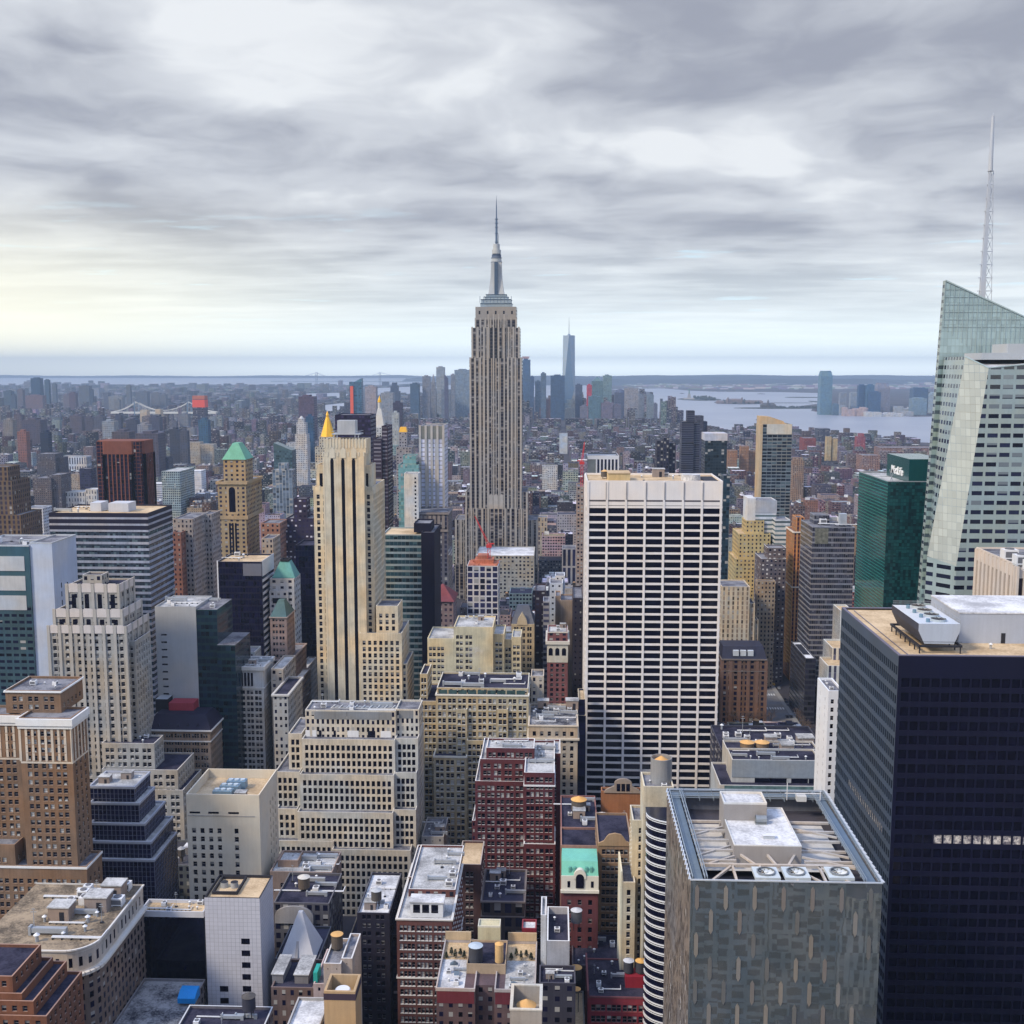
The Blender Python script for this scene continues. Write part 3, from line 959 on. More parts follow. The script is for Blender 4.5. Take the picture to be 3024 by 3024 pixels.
# --- palazzo block with dark mansard roof
a = tier(430, 620, 2153, 567, ('b', 2112))
r = bld('palazzo_block', 'brown stone block with arched loggia and a steep dark blue hipped roof', [a], (.27, .205, .16), bw=3.6, fh=4., st=PUN, yb=2500,
  geo=dict(fh=4., bw=4.6, grp=3, ww=.95, gap=.3, wh=2.2, rec=.4, kinds=('h0', 'h3', 'd0'), top=2.2), cornice={0: (0, .8, 1.1, 6, .6, .4)}, ccol=(.62, .6, .58))
rb = MB()
rb.pyramid(a.x0 - .6, a.x1 + .6, a.y0 - .6, a.y1 + .6, a.z1, a.z1 + 6.5, .75, .5)
for k in range(5):
 x = a.x0 + (a.x1 - a.x0) * (.2 + .15 * k)
 rb.prism([(x - .6, a.z1 + 1.4), (x + .6, a.z1 + 1.4), (x, a.z1 + 2.8)], a.y0 + .6, a.y0 + 3.2, 1)
part(rb, 'hipped_roof', [plain((.014, .012, .032), .7, .2), plain((.03, .03, .05))], r)
pb = MB()
x0, x1 = PX(497, 2100, 578).x, PX(570, 2100, 578).x
pb.box(x0, x1, 579, 588, a.z1 + 5, a.z1 + 10.6)
part(pb, 'red_penthouse', plain((.34, .045, .06), .8, .15), r)
pb = MB()
x0, x1 = PX(458, 2090, 580).x, PX(494, 2090, 580).x
pb.box(x0, x1, 581, 589, a.z1 + 5, a.z1 + 12, 0, 1)
part(pb, 'plant_room', [DARK, STEEL], r)
# --- pale narrow tower with colonnaded attic
a = tier(694, 777, 1968, 600, ('b', 1938))
r = bld('narrow_tower', 'pale narrow tower with dark colonnaded attic windows below a bracketed cornice', [a], (.52, .50, .48), bw=3.1, fh=3.3, st=PUN, yb=2240,
  geo=dict(fh=3.3, bw=5., grp=2, ww=1.55, gap=.3, wh=1.95, rec=.35, kinds=('h0', 'h0', 'd0', 'h3'), top=13.5, mx=.9), sidegeo=dict(fh=3.3, bw=2.6, ww=1.3, wh=1.9, rec=.35, kinds=('h0', 'd0'), top=13.5, mx=1.),
  cornice={0: (0, 2., .9, 11.8, .5, .4)}, ccol=(.62, .60, .57), roof='light')
sb = MB()
for k in range(5):
 x = a.x0 + 1.2 + k * 1.85
 sb.box(x, x + 1.2, a.y0 - .05, a.y0, a.z1 - 11, a.z1 - 3.5)
part(sb, 'attic_windows', GL, r)
clutter(a, 'the pale narrow colonnaded tower', 5, 'shed ac duct vent', 9, .9)
b_ = tier(700, 752, 1925, 625, 14)
bld('penthouse_block', 'blank grey stone block of rooftop sheds behind the pale narrow tower', [b_], (.50, .48, .44), st=dict(w=.25, h=.3, blind=0), yb=1945, roof='grey')
# --- black office slab with striped white end
a = tier(640, 772, 1658, 690, 30)
r = bld('black_slab', 'black glass office slab with a white striped narrow end', [a], (.011, .010, .026), bw=1.8, fh=4., yb=1920, roof='tan',
  st=dict(w=.88, h=.7, gl=(.005, .0045, .018), blind=0, rough=.12, wrough=.35, gspec=.35), capcol=(.3, .3, .33))
sb = MB()
x0, x1 = a.x1 - 8.5, a.x1
for k in range(24):
 sb.box(a.x1, a.x1 + .3, a.y0 + 1, a.y1, a.z1 - 13.2 - k * 4.1, a.z1 - 11.6 - k * 4.1)
sb.box(a.x1, a.x1 + .3, a.y0 + 1, a.y1, a.z1 - 9.5, a.z1 + .4)
sb.box(a.x0 + 16.5, a.x1 - .1, a.y0 - .2, a.y0, a.z1 - 9, a.z1 - 1.2, 1)
sb.box(a.x0, a.x0 + .8, a.y0 - .25, a.y0, 60, a.z1 + .6, 0)
part(sb, 'end_stripes', [plain((.70, .70, .72), .8, .06), plain((.16, .16, .19), .7, .1)], r)
clutter(a, 'the black glass slab with the striped end', 4, 'duct vent ac', 31, 1.3)
# --- white tower with green pyramid roof
a = tier(795, 850, 1745, 700, ('b', 1725))
b_ = tier(797, 868, 1708, 701, 18)
r = bld('pyramid_roof_tower', 'white stone tower with a flat-topped verdigris pyramid roof', [a, b_], (.56, .56, .57), bw=4.5, fh=3.9, yb=1990, roof='grey', st=dict(w=.4, h=.42, blind=.2), short='the green pyramid-roofed tower')
rb = MB()
x0, x1 = PX(804, 1705, 703).x, PX(871, 1705, 703).x
rb.pyramid(x0, x1, 703, 717, b_.z1, b_.z1 + 10, .42)
part(rb, 'pyramid_roof', plain((.13, .36, .33), .6, .2), r)
rb = MB()
rb.ring((x0 + x1) / 2 - 2.8, (x0 + x1) / 2 + 2.8, 706.5, 713.5, b_.z1 + 10, b_.z1 + 11.4, .5)
part(rb, 'dark_cap', DARK, r)
sb = MB()
for k in range(9):
 sb.box(a.x1, a.x1 + .1, a.y0 + 2, a.y1 - 1, a.z1 - 12 - 9 * k, a.z1 - 7 - 9 * k)
for k in range(2):
 sb.box(a.x0 + 2, a.x0 + 11, a.y0 - .06, a.y0, a.z1 - 8 - 8 * k, a.z1 - 4.6 - 8 * k)
part(sb, 'dark_window_strips', GL, r)
# --- brown tower with dark green roof in front of it
a = tier(800, 860, 1948, 640, 40)
b_ = tier(797, 846, 1822, 641, 20)
r = bld('brown_tower', 'brown brick tower with a dull green hipped roof before the white tower', [a, b_], (.30, .215, .19), bw=2.9, fh=3.6, st=dict(w=.45, h=.5, blind=.15), yb=2060,
  geo=dict(fh=3.6, bw=4.2, grp=2, ww=1.1, gap=.5, wh=1.7, rec=.3, kinds=('h0', 'd0', 'h3')), cornice={0: (0, .7, .5), 1: (0, .6, .5)}, ccol=(.38, .3, .26))
rb = MB()
rb.pyramid(b_.x0, b_.x1, b_.y0, b_.y1, b_.z1, b_.z1 + 8.5, .35, .2)
part(rb, 'green_roof', plain((.07, .13, .13), .7, .25), r)
# --- black slab between the white tower and the beige tower
a = tier(872, 927, 1610, 745, 25)
bld('dark_slab', 'windowless looking black slab between the green-roofed white tower and the beige striped tower', [a], (.006, .005, .022), bw=2., fh=3.8, yb=2000, st=dict(w=.9, h=.85, gl=(.004, .004, .016), blind=0, wrough=.3, gspec=.3), roof='tar')
# --- low stone blocks in the gap
a = tier(835, 885, 2012, 640, 30)
bld('white_roof_block', 'brown block with a long white flat roof beside the beige striped tower', [a], (.30, .23, .20), bw=3.2, fh=3.8, st=dict(w=.55, h=.5, blind=.2), yb=2130, roof='white')
a = tier(806, 850, 2050, 580, 34)
bld('corner_tower', 'grey stone block with a deep cornice right of the pale colonnaded tower', [a], (.42, .39, .35), bw=3.2, fh=3.8, st=dict(w=.45, h=.5, blind=.2), yb=2230, roof='tar', cornice={0: (0, 1., .8)}, ccol=(.55, .53, .5))
a = tier(800, 836, 1975, 605, 30)
bld('ornate_block', 'slim ornate grey block tucked behind the pale colonnaded tower', [a], (.40, .37, .34), bw=3.2, fh=3.8, st=dict(w=.45, h=.5, blind=.2), yb=2050, roof='light')
a = tier(880, 905, 1975, 690, 30)
bld('round_top_block', 'narrow grey block with a light roof squeezed left of the beige striped tower', [a], (.34, .31, .29), bw=3., fh=3.7, st=dict(w=.4, h=.5, blind=.2), yb=2100, roof='light')
# --- beige tower with three black stripes
W3 = dict(fh=3.74, bw=3.45, grp=1, ww=1.65, wh=2.35, rec=.35, kinds=('h0', 'h0', 'd0', 'h3', 'h0', 'h4'), top=4.6, mx=.9)
a = tier(1062, 1186, 1869, 638, 34)
a1 = tier(1110, 1175, 1789, 641, 20, on=a)
a2 = tier(1200 - 14, 1202, 1960, 640, 30)
b_ = tier(925, 1101, 1437, 644, ('b', 1415))
c_ = tier(934, 1096, 1372, 646, 16, on=b_)
d_ = tier(952, 1074, 1337, 640, 24)
e_ = tier(957, 1080, 1297, 645, 17, on=d_)
r = bld('deco_skyscraper', 'tall beige tower with three full-height black stripes and a notched stone crown', [a, a1, a2, b_, c_, d_, e_], (.72, .60, .42), bw=3.4, fh=3.74, yb=2080,
  st=dict(w=.42, h=.55, blind=.2), geo=W3, geotiers=(0, 1, 3), roof='grey', capcol=(.74, .68, .56), short='the beige black-striped tower', blank=(4, 5, 6))
sb = MB()
for px in (981, 1013, 1044.5):
 x = PX(px, 1400, 640).x
 sb.box(x - .95, x + .95, d_.y0 - .04, d_.y0, 20, d_.z1 - 4.5)
 sb.prism([(x - .95, d_.z1 - 4.5), (x + .95, d_.z1 - 4.5), (x + .5, d_.z1 - 3.2), (x - .5, d_.z1 - 3.2)], d_.y0 - .04, d_.y0)
for px in (948, 1083):
 x = PX(px, 1400, 646).x
 sb.box(x - .9, x + .9, c_.y0 - .04, c_.y0, c_.z0, c_.z1 - 5)
part(sb, 'black_stripes', glass((.003, .003, .01), .2, .3), r)
pb = MB()
for px in (981, 1013, 1044.5):
 x = PX(px, 1330, 640).x
 pb.prism([(x - 1.5, d_.z1 - 3), (x + 1.5, d_.z1 - 3), (x + 1.5, d_.z1 + 1.5), (x, d_.z1 + 3.2), (x - 1.5, d_.z1 + 1.5)], d_.y0 - .3, d_.y0 + .8)
for t, n in ((e_, 13), (d_, 8), (b_, 9), (c_, 6)):
 for k in range(n + 1):
  x = t.x0 + (t.x1 - t.x0) * k / n
  pb.box(x - .35, x + .35, t.y0 - .22, t.y0 + .3, t.z1 - (5 if t is e_ else 2), t.z1 + .5)
part(pb, 'crown_piers', plain((.70, .62, .47), .85, .1), r)
pb = MB()
for px in (962, 964, 997, 1028, 1060):
 x = PX(px, 1700, 640).x
 pb.box(x - .18, x + .18, d_.y0 - .12, d_.y0, 20, d_.z1 - 4)
part(pb, 'stone_ribs', plain((.74, .62, .44), .85, .1), r)
pb = MB()
x0, x1 = PX(996, 1270, 650).x, PX(1049, 1270, 650).x
pb.box(x0, x1, 650, 658, e_.z1 + 3, e_.z1 + 10.5)
for x in (x0 - 2, x1 + 2, x0, x1):
 pb.bar((x, 649, e_.z1 - 1), (x, 649, e_.z1 + 3), .4)
pb.box(x0 - 3, x1 + 3, 648.5, 660, e_.z1 + 2.4, e_.z1 + 3)
pb.ring(x0 - 3, x1 + 3, 648.5, 660, e_.z1 + 4.2, e_.z1 + 4.4, .15)
part(pb, 'cooling_plant', plain((.48, .5, .53), .5, .15, .2), r)
# --- cream office block with stepped terraces
G17 = dict(fh=3.85, bw=2.52, ww=1.45, wh=2.55, rec=.5, kinds=KDARK, top=3., mx=1., sill=False)
lo = tier(980, 1212, 2508, 508, 40)
lo2 = tier(807, 985, 2482, 511, 30)
t3 = tier(878, 1160, 2397, 512, 30)
t3r = tier(1160.5, 1228, 2391, 515, 30)
t3l = tier(816, 878, 2388, 516, 30)
t2 = tier(885, 1163, 2286, 517, 28)
t2r = tier(1163.5, 1230, 2281, 520, 26)
t2l = tier(812, 885, 2279, 521, 28)
t1 = tier(891, 1166, 2182, 522, 26)
t1r = tier(1166.5, 1234, 2180, 524, 24)
t1l = tier(851, 891, 2166, 527, 26)
ph = tier(901, 1168, 2096, 528, ('b', 2068))
phr = tier(1168.5, 1237, 2094, 530, ('b', 2066))
r = bld('cream_office', 'cream stone office block of stepped terraces with rows of small dark windows', [lo, lo2, t3, t3r, t3l, t2, t2r, t2l, t1, t1r, t1l, ph, phr], (.62, .57, .48), bw=2.5, fh=3.85,
  yb=2780, geo=G17, geotiers=(0, 1, 2, 3, 4, 5, 6, 7, 8, 9, 10), st=dict(w=.5, h=.6, blind=.1), roof='grey', capcol=(.66, .62, .55), cap=100, short='the cream terraced office')
sb, wb = MB(), MB()
for x0, x1 in ((928, 1024), (1025, 1122), (1123, 1156)):
 sb.box(PX(x0, 2110, 528).x, PX(x1, 2110, 528).x, ph.y0 - .12, ph.y0, ph.z1 - 4.6, ph.z1 - .7)
sb.box(PX(1178, 2110, 530).x, PX(1220, 2110, 530).x, phr.y0 - .12, phr.y0, phr.z1 - 4.6, phr.z1 - .7)
part(sb, 'louvres', plain((.24, .25, .26), .8, .2), r)
for k, x in enumerate((902, 922, 942, 985, 1026, 1086, 1124)):
 sbx = PX(x, 2165, 528).x
 wb.box(sbx, sbx + (2.2, 2., 1.2, 1.1, 5.5, 3.6, 5)[k], ph.y0 - .1, ph.y0, ph.z1 - 13.4, ph.z1 - 10.6 + .4, (0, 0, 1, 1, 0, 1, 0)[k])
part(wb, 'terrace_doors', [WHITE, GL], r)
pb = MB()
for k in range(9):
 x = ph.x0 + 12 + k * 3.7
 pb.bar((x, ph.y0 + 3, ph.z1), (x + 1.2, ph.y0 + 8, ph.z1 + .2), .4)
 pb.bar((x, ph.y0 + 3, ph.z1 + .1), (x + 3.7, ph.y0 + 3, ph.z1 + .1), .3)
 pb.cyl(x + 2, ph.y0 + 7, ph.z1 - .8, ph.z1 - .2, 1.5, None, 14, 1)
part(pb, 'roof_trusses', [plain((.62, .62, .6)), plain((.3, .3, .3))], r)
clutter(ph, 'the cream terraced office block', 7, 'ac duct ac vent', 12, 1.1)
# --- pale blank stone block
a = tier(549, 765, 2345, 440, ('b', 2270))
r = bld('blank_stone_block', 'pale stone block with a blank upper wall and blue chillers on its sunken roof', [a], (.66, .585, .46), bw=3.6, fh=3.6, st=dict(w=.35, h=.5, blind=.1), yb=2700, roof='tan', parapet=4.,
  geo=dict(fh=3.62, bw=3.62, ww=1.55, wh=2.1, rec=.5, kinds=('h0', 'd0', 'h0', 'h3'), top=14.5, mx=1., skip=(4, 6, 7)), sidegeo=dict(fh=3.62, bw=4.4, ww=1.2, wh=1.9, rec=.4, kinds=('h0', 'd0'), top=9, mx=2, skip=(0, 1, 2)), wallmat=plain((.68, .60, .47), .85, .1))
sb = MB()
for px in (560, 615, 674):
 x = PX(px, 2400, 440).x
 sb.box(x, x + 4.4, a.y0 - .05, a.y0, a.z1 - 8.2, a.z1 - 7.4)
sb.box(a.x0 + .5, a.x1 - 2, a.y0 - .18, a.y0, a.z1 - 9.3, a.z1 - 8.9, 1)
part(sb, 'wall_slots', [GL, plain((.45, .4, .34))], r)
ch = MB()
for k in range(3):
 y0 = a.y0 + 5 + k * 5.6
 x0 = PX(640 + k * 9, 2300, 450).x - .5
 u_ = thing('chiller', 'blue-grey rooftop chiller standing in the sunken roof of the pale stone block', 'chiller', (x0 + 4, y0, a.z1 - 4), 'chillers on the pale stone block')
 cb = MB()
 cb.box(x0, x0 + 8, y0, y0 + 4.2, a.z1 - 4, a.z1 - .6)
 part(cb, 'casing', plain((.22, .33, .42), .5, .2), u_)
 cb = MB()
 for j in range(3):
  cb.cyl(x0 + 1.5 + j * 2.5, y0 + 2.1, a.z1 - .6, a.z1 - .1, 1., None, 14)
 part(cb, 'fans', plain((.6, .68, .72), .5, .1), u_)
x0 = PX(705, 2320, 450).x
unit('shed', x0 + 2, a.y0 + 6, a.z1 - 4, 0, 1., 'the sunken roof of the pale stone block')
# --- white tiled block and the black glass block beside it
a = tier(603, 767, 2650, 370, ('b', 2583))
root = thing('tiled_block', 'windowless block clad in white square tiles with a few dark square openings', 'building', ((a.x0 + a.x1) / 2, 370, 0))
wb = MB()
n = 14
bev = 3.2
zb = a.z1 - 9
wb.poly([(a.x0, a.y0, 0), (a.x1, a.y0, 0), (a.x1, a.y0, a.z1), (a.x0, a.y0, a.z1)], 0, [(0, a.z1 / 1.5), ((a.x1 - a.x0) / 1.5, a.z1 / 1.5), ((a.x1 - a.x0) / 1.5, 0), (0, 0)])
L = a.y1 - a.y0
wb.poly([(a.x1, a.y0, 0), (a.x1, a.y1, 0), (a.x1, a.y1, a.z1), (a.x1, a.y0, a.z1)], 0, [(0, a.z1 / 1.5), (L / 1.5, a.z1 / 1.5), (L / 1.5, 0), (0, 0)])
wb.poly([(a.x0, a.y1, 0), (a.x0, a.y0, 0), (a.x0, a.y0, a.z1), (a.x0, a.y1, a.z1)], 0, [(0, a.z1 / 1.5), (L / 1.5, a.z1 / 1.5), (L / 1.5, 0), (0, 0)])
wb.poly([(a.x1, a.y1, 0), (a.x0, a.y1, 0), (a.x0, a.y1, a.z1), (a.x1, a.y1, a.z1)], 0)
wb.ring(a.x0, a.x1, a.y0, a.y1, a.z1, a.z1 + .1, .4, 1)
part(wb, 'wall', [facade(col=(.30, .31, .36), w=.94, h=.95, gl=(.56, .56, .61), blind=0, rough=.45, tint=.04, gspec=.3), DARK], root)
sb = MB()
for px, rows in ((725, range(6)), (657, (4, 5, 6))):
 for k in rows:
  x = PX(px, 2780, 370).x
  z = PX(px, 2780 + 35 * k, 370).z
  sb.box(x - 1.5, x + 1.5, a.y0 - .03, a.y0 + .4, z - 1.05, z + 1.05)
part(sb, 'opening', GL, root)
rb = MB()
rb.poly([(a.x0, a.y0, a.z1 - .9), (a.x1, a.y0, a.z1 - .9), (a.x1, a.y1, a.z1 - .9), (a.x0, a.y1, a.z1 - .9)])
for q_ in (((a.x0 + .4, a.y0 + .4), (a.x1 - .4, a.y0 + .4)), ((a.x1 - .4, a.y0 + .4), (a.x1 - .4, a.y1 - .4)), ((a.x1 - .4, a.y1 - .4), (a.x0 + .4, a.y1 - .4)), ((a.x0 + .4, a.y1 - .4), (a.x0 + .4, a.y0 + .4))):
 rb.poly([(*q_[1], a.z1 - .9), (*q_[0], a.z1 - .9), (*q_[0], a.z1), (*q_[1], a.z1)], 1)
part(rb, 'roof', [roofmat('tan'), DARK], root)
reg(root, [a], 'the white tiled block', 3000)
pl = thing('cooling_tower', 'black framed twin-fan cooling plant sunk in the roof of the white tiled block', 'cooling plant', (a.x0 + 6, a.y0 + 7, a.z1 - .9))
cb = MB()
cb.ring(a.x0 + 1.5, a.x0 + 10.5, a.y0 + 4, a.y1 - 1.2, a.z1 - .9, a.z1 + .25, .5)
part(cb, 'frame', DARK, pl)
for j in range(2):
 cb = MB()
 cb.cyl(a.x0 + 4.2 + j * 3.6, a.y0 + 10, a.z1 - .9, a.z1 + 1.1, 1.35, None, 18, 0, True, 1)
 part(cb, 'fan', [STEEL, DARK], pl)
a = tier(373, 602.5, 2705, 378, 9)
root = thing('black_glass_block', 'low black mirror-glass block with a white roof edge beside the white tiled block', 'building', ((a.x0 + a.x1) / 2, 378, 0))
gb = MB()
x0 = PX(415, 2705, 378).x
gb.box(x0, a.x1 - .05, a.y0, a.y1, 0, a.z1, 0)
gb.box(a.x0, x0 - .02, a.y0 + .6, a.y1 - 3, 0, a.z1 - 2.2, 0)
part(gb, 'glazing', glass((.003, .004, .014), .04), root)
wb = MB()
wb.ring(x0 - .2, a.x1 - .06, a.y0 - .3, a.y1, a.z1 + .02, a.z1 + 2.2, .5)
part(wb, 'white_edge', [facade(col=(.3, .3, .34), w=.93, h=.9, gl=(.58, .58, .62), blind=0, rough=.5, tint=.1)] if False else [plain((.58, .59, .63), .6, .08)], root)
rb = MB()
rb.poly([(x0, a.y0, a.z1 + 1), (a.x1 - .1, a.y0, a.z1 + 1), (a.x1 - .1, a.y1, a.z1 + 1), (x0, a.y1, a.z1 + 1)])
part(rb, 'roof', [roofmat('tan')], root)
reg(root, [a], 'the black mirror-glass block', 2930)
a.z1 += 1.9
clutter(a, 'the black mirror-glass block', 6, 'ac ac vent vent', 14, .8, box=(.35, .95, .2, .9))
# --- low roofs at the bottom, left of centre
a = tier(350, 545, 3030, 330, 34, zb=0)
a.z1 = 45
a.y0, a.y1 = 318, 372
a.x0, a.x1 = GZ(350, 3000, 45).x, GZ(545, 3000, 45).x
bld('low_roof_block', 'low block with a flat tar roof patched with white at the bottom edge', [a], (.2, .19, .2), yb=3024, roof='patch', prot=False)
tb = thing('tarpaulin_shelter', 'bright blue tarpaulin shelter on the low roof before the black glass block', 'shelter', GZ(548, 2945, 45))
bb = MB()
p0, p1 = GZ(524, 2957, 46), GZ(576, 2957, 46)
bb.poly([(p0.x, p0.y, 47), (p1.x, p0.y, 47), (p1.x, p0.y + 3., 48.6), (p0.x, p0.y + 3., 48.6)])
bb.poly([(p0.x, p0.y + 3., 48.6), (p1.x, p0.y + 3., 48.6), (p1.x, p0.y + 5.5, 48.6), (p0.x, p0.y + 5.5, 48.6)])
bb.poly([(p1.x, p0.y, 45.2), (p1.x, p0.y + 5.5, 45.2), (p1.x, p0.y + 5.5, 48.6), (p1.x, p0.y + 3., 48.6), (p1.x, p0.y, 47)])
bb.poly([(p0.x, p0.y, 45.2), (p1.x, p0.y, 45.2), (p1.x, p0.y, 47), (p0.x, p0.y, 47)])
bb.poly([(p0.x, p0.y + 5.5, 45.2), (p0.x, p0.y, 45.2), (p0.x, p0.y, 47), (p0.x, p0.y + 3., 48.6), (p0.x, p0.y + 5.5, 48.6)])
part(bb, 'tarpaulin', plain((.01, .26, .66), .5, .1), tb)
a = tier(540, 800, 3000, 316, 30)
a.z1 = 57
a.x0, a.x1, a.y0, a.y1 = GZ(535, 3010, 57).x, GZ(790, 3010, 57).x, 296, GZ(600, 2968, 57).y
bld('dark_roof_block', 'low block with a dark roof crossed by white pipes at the bottom edge', [a], (.16, .14, .15), yb=3024, roof='tar', prot=False, capcol=(.6, .6, .6))
clutter(a, 'the low dark roof with white pipes', 7, 'duct ac vent duct ac', 22, .8)
water_tank(736, 3000, 57, 2.1, 4.2, 'dark weathered water tank on the low dark roof below the white tiled block', WOOD, plain((.05, .05, .07)))
# --- white pyramid skylight and its block
a = tier(812, 940, 2830, 376, 24)
r = bld('pyramid_block', 'dark low block carrying a white pyramid skylight', [a], (.07, .07, .085), st=dict(w=.4, h=.5), yb=2900, roof='tar')
rb = MB()
x0, x1 = PX(824, 2823, 376).x, PX(928, 2823, 376).x
p = PX(880, 2690, 384)
rb.pyramid(x0, x1, 376.5, 391, a.z1 - .8, p.z, .12, .12)
rb2 = MB()
cx = (x0 + x1) / 2
rb2.bar((cx - .2, 376.3, a.z1), (cx - .2, 381.5, a.z1 + (p.z - a.z1) * .66), .9, 0, .2)
part(rb, 'pyramid', plain((.55, .56, .60), .5, .08), r)
part(rb2, 'pyramid_rib', plain((.34, .34, .36)), r)
a = tier(800, 925, 2915, 345, 18)
r = bld('white_shed_block', 'block with a dark roof carrying two long white-roofed sheds below the pyramid', [a], (.16, .11, .10), yb=2960, roof='tar', st=dict(w=.4, h=.5))
for k, (u0, u1) in enumerate(((806, 838), (872, 912))):
 s_ = thing('roof_shed', ('left' if k == 0 else 'right') + ' of two white-roofed sheds below the pyramid', 'roof shed', (PX(u0, 2890, 352).x, 350, a.z1 - .9))
 cb = MB()
 cb.box(PX(u0, 2890, 350).x, PX(u1, 2890, 350).x, 349, 361, a.z1 - .9, a.z1 + 2.2)
 part(cb, 'walls', plain((.2, .2, .22)), s_)
 cb = MB()
 cb.box(PX(u0, 2890, 350).x - .3, PX(u1, 2890, 350).x + .3, 348.6, 361.4, a.z1 + 2.2, a.z1 + 2.5, bottom=True)
 part(cb, 'roof', roofmat('light'), s_)
a = tier(925, 960, 2905, 338, 22)
r = bld('pink_block', 'pinkish stucco block with a turquoise tarp beside the tan shaft', [a], (.48, .37, .35), yb=2950, roof='grey', st=dict(w=.2, h=.3))
tb = thing('turquoise_tarp', 'folded turquoise tarpaulin bundle on the pinkish block', 'tarpaulin', (PX(932, 2880, 340).x, 340, a.z1))
cb = MB()
cb.box(PX(926, 2880, 340).x, PX(938, 2880, 340).x, 339.5, 345, a.z1 - .9, a.z1 + 3)
part(cb, 'bundle', plain((.03, .38, .34), .7, .3), tb)
# --- dark-roofed block with curved gable
a = tier(808, 972, 2665, 405, 26)
r = bld('curved_gable_block', 'dark block with an arched stone gable front and a sooty roof behind the white pyramid', [a], (.11, .10, .105), bw=3.2, fh=3.8, st=dict(w=.6, h=.6, blind=.25), yb=2850, roof='tar')
gb = MB()
x0, x1 = PX(812, 2670, 405).x, PX(925, 2670, 405).x
pts = [(x0, a.z1 - 8)] + [(x1, a.z1 - 8)] + [((x0 + x1) / 2 + (x1 - x0) / 2 * math.cos(R(q)), a.z1 - 5 + 4 * math.sin(R(q))) for q in range(0, 181, 15)]
gb.prism(pts, a.y0 - .8, a.y0 - .02)
part(gb, 'gable', plain((.36, .33, .31)), r)
clutter(a, 'the sooty roof behind the white pyramid', 7, 'duct ac vent duct', 17, 1.)
water_tank(898, 2628, a.z1 - .9, 2.3, 4.2, 'brown water tank with pale conical lid on the sooty roof behind the pyramid', plain((.6, .6, .58)), legs=1.2)
# --- tan block with rooftop ducts
a = tier(797, 980, 2573, 440, ('b', 2512))
b_ = tier(820, 880, 2540, 446, 10, on=a)
r = bld('tan_block', 'reddish tan brick block with a tangle of ducts on its roof', [a, b_], (.33, .235, .185), bw=3.4, fh=3.6, st=dict(w=.3, h=.42, blind=.2), yb=2640, roof='light', sidegeo=dict(fh=3.6, bw=3.2, ww=1.1, wh=1.6, rec=.3, top=3),
  geo=dict(fh=3.6, bw=8, ww=1.3, wh=1.7, rec=.3, kinds=('d0', 'h0'), top=5.))
clutter(a, 'the reddish tan brick block', 7, 'duct ac ac vent duct', 19, 1.1, box=(.45, .98, .1, .95))
# --- the tank platform and the tan shaft with dish
a = tier(955, 1007, 2845, 332, 16)
a1 = tier(1007.5, 1040, 2830, 334, 16)
r = bld('stucco_block', 'narrow pinkish stucco block carrying a water tank with an orange lid', [a, a1], (.46, .37, .31), yb=2890, st=dict(w=.1, h=.1, blind=0), roof='grey', capcol=(.7, .68, .66))
water_tank(996, 2803, a.z1 - .9, 1.9, 4.4, 'dark water tank with a flat orange lid on the pinkish stucco block', conic=.15, legs=.8)
a = tier(956, 1049, 2927, 300, 9.5)
root = thing('tan_shaft', 'tall tan stucco shaft with an open top holding a white dish fan', 'tower', ((a.x0 + a.x1) / 2, 300, 0))
wb = MB()
wb.box(a.x0, a.x1, a.y0, a.y1, 0, a.z1 - 4.5)
wb.ring(a.x0, a.x1, a.y0, a.y1, a.z1 - 4.5, a.z1, .7)
part(wb, 'wall', plain((.52, .35, .19), .85, .16), root)
wb = MB()
wb.ring(a.x0 - .08, a.x1 + .08, a.y0 - .08, a.y1 + .08, a.z1 - 2.6, a.z1 - .7, .1)
part(wb, 'dark_band', plain((.06, .04, .06)), root)
wb = MB()
wb.cyl((a.x0 + a.x1) / 2, (a.y0 + a.y1) / 2, a.z1 - 2.2, a.z1 - 1.9, 2.3, 2.0, 20)
part(wb, 'fan_dish', WHITE, root)
reg(root, [a], 'the tan shaft', 3024)
a = tier(850, 955, 2990, 304, 18)
a.z1 = 71
a.x0, a.x1, a.y0, a.y1 = GZ(862, 2990, 71).x, GZ(958, 2990, 71).x, 298, GZ(900, 2944, 71).y
bld('white_roof_block', 'low block with a stained white membrane roof left of the tan shaft', [a], (.4, .38, .36), yb=3024, roof='white', prot=False)
# --- dark apartment block with tank
a = tier(1054, 1150, 2695, 398, 34)
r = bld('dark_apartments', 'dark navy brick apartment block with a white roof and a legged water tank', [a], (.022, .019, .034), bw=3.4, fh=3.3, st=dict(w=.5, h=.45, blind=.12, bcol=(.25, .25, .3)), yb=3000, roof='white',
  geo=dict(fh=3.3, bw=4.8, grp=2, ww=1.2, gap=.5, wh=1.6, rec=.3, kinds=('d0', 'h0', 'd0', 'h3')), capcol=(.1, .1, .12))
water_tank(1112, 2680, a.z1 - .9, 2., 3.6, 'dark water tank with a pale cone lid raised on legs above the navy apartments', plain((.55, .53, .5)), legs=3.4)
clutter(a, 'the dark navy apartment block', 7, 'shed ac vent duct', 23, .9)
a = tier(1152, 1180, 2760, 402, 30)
bld('dark_annex', 'narrow black brick annex between the navy apartments and the red brick loft', [a], (.015, .013, .026), yb=3000, st=dict(w=.4, h=.4, blind=.1, bcol=(.3, .3, .33)), roof='tar')
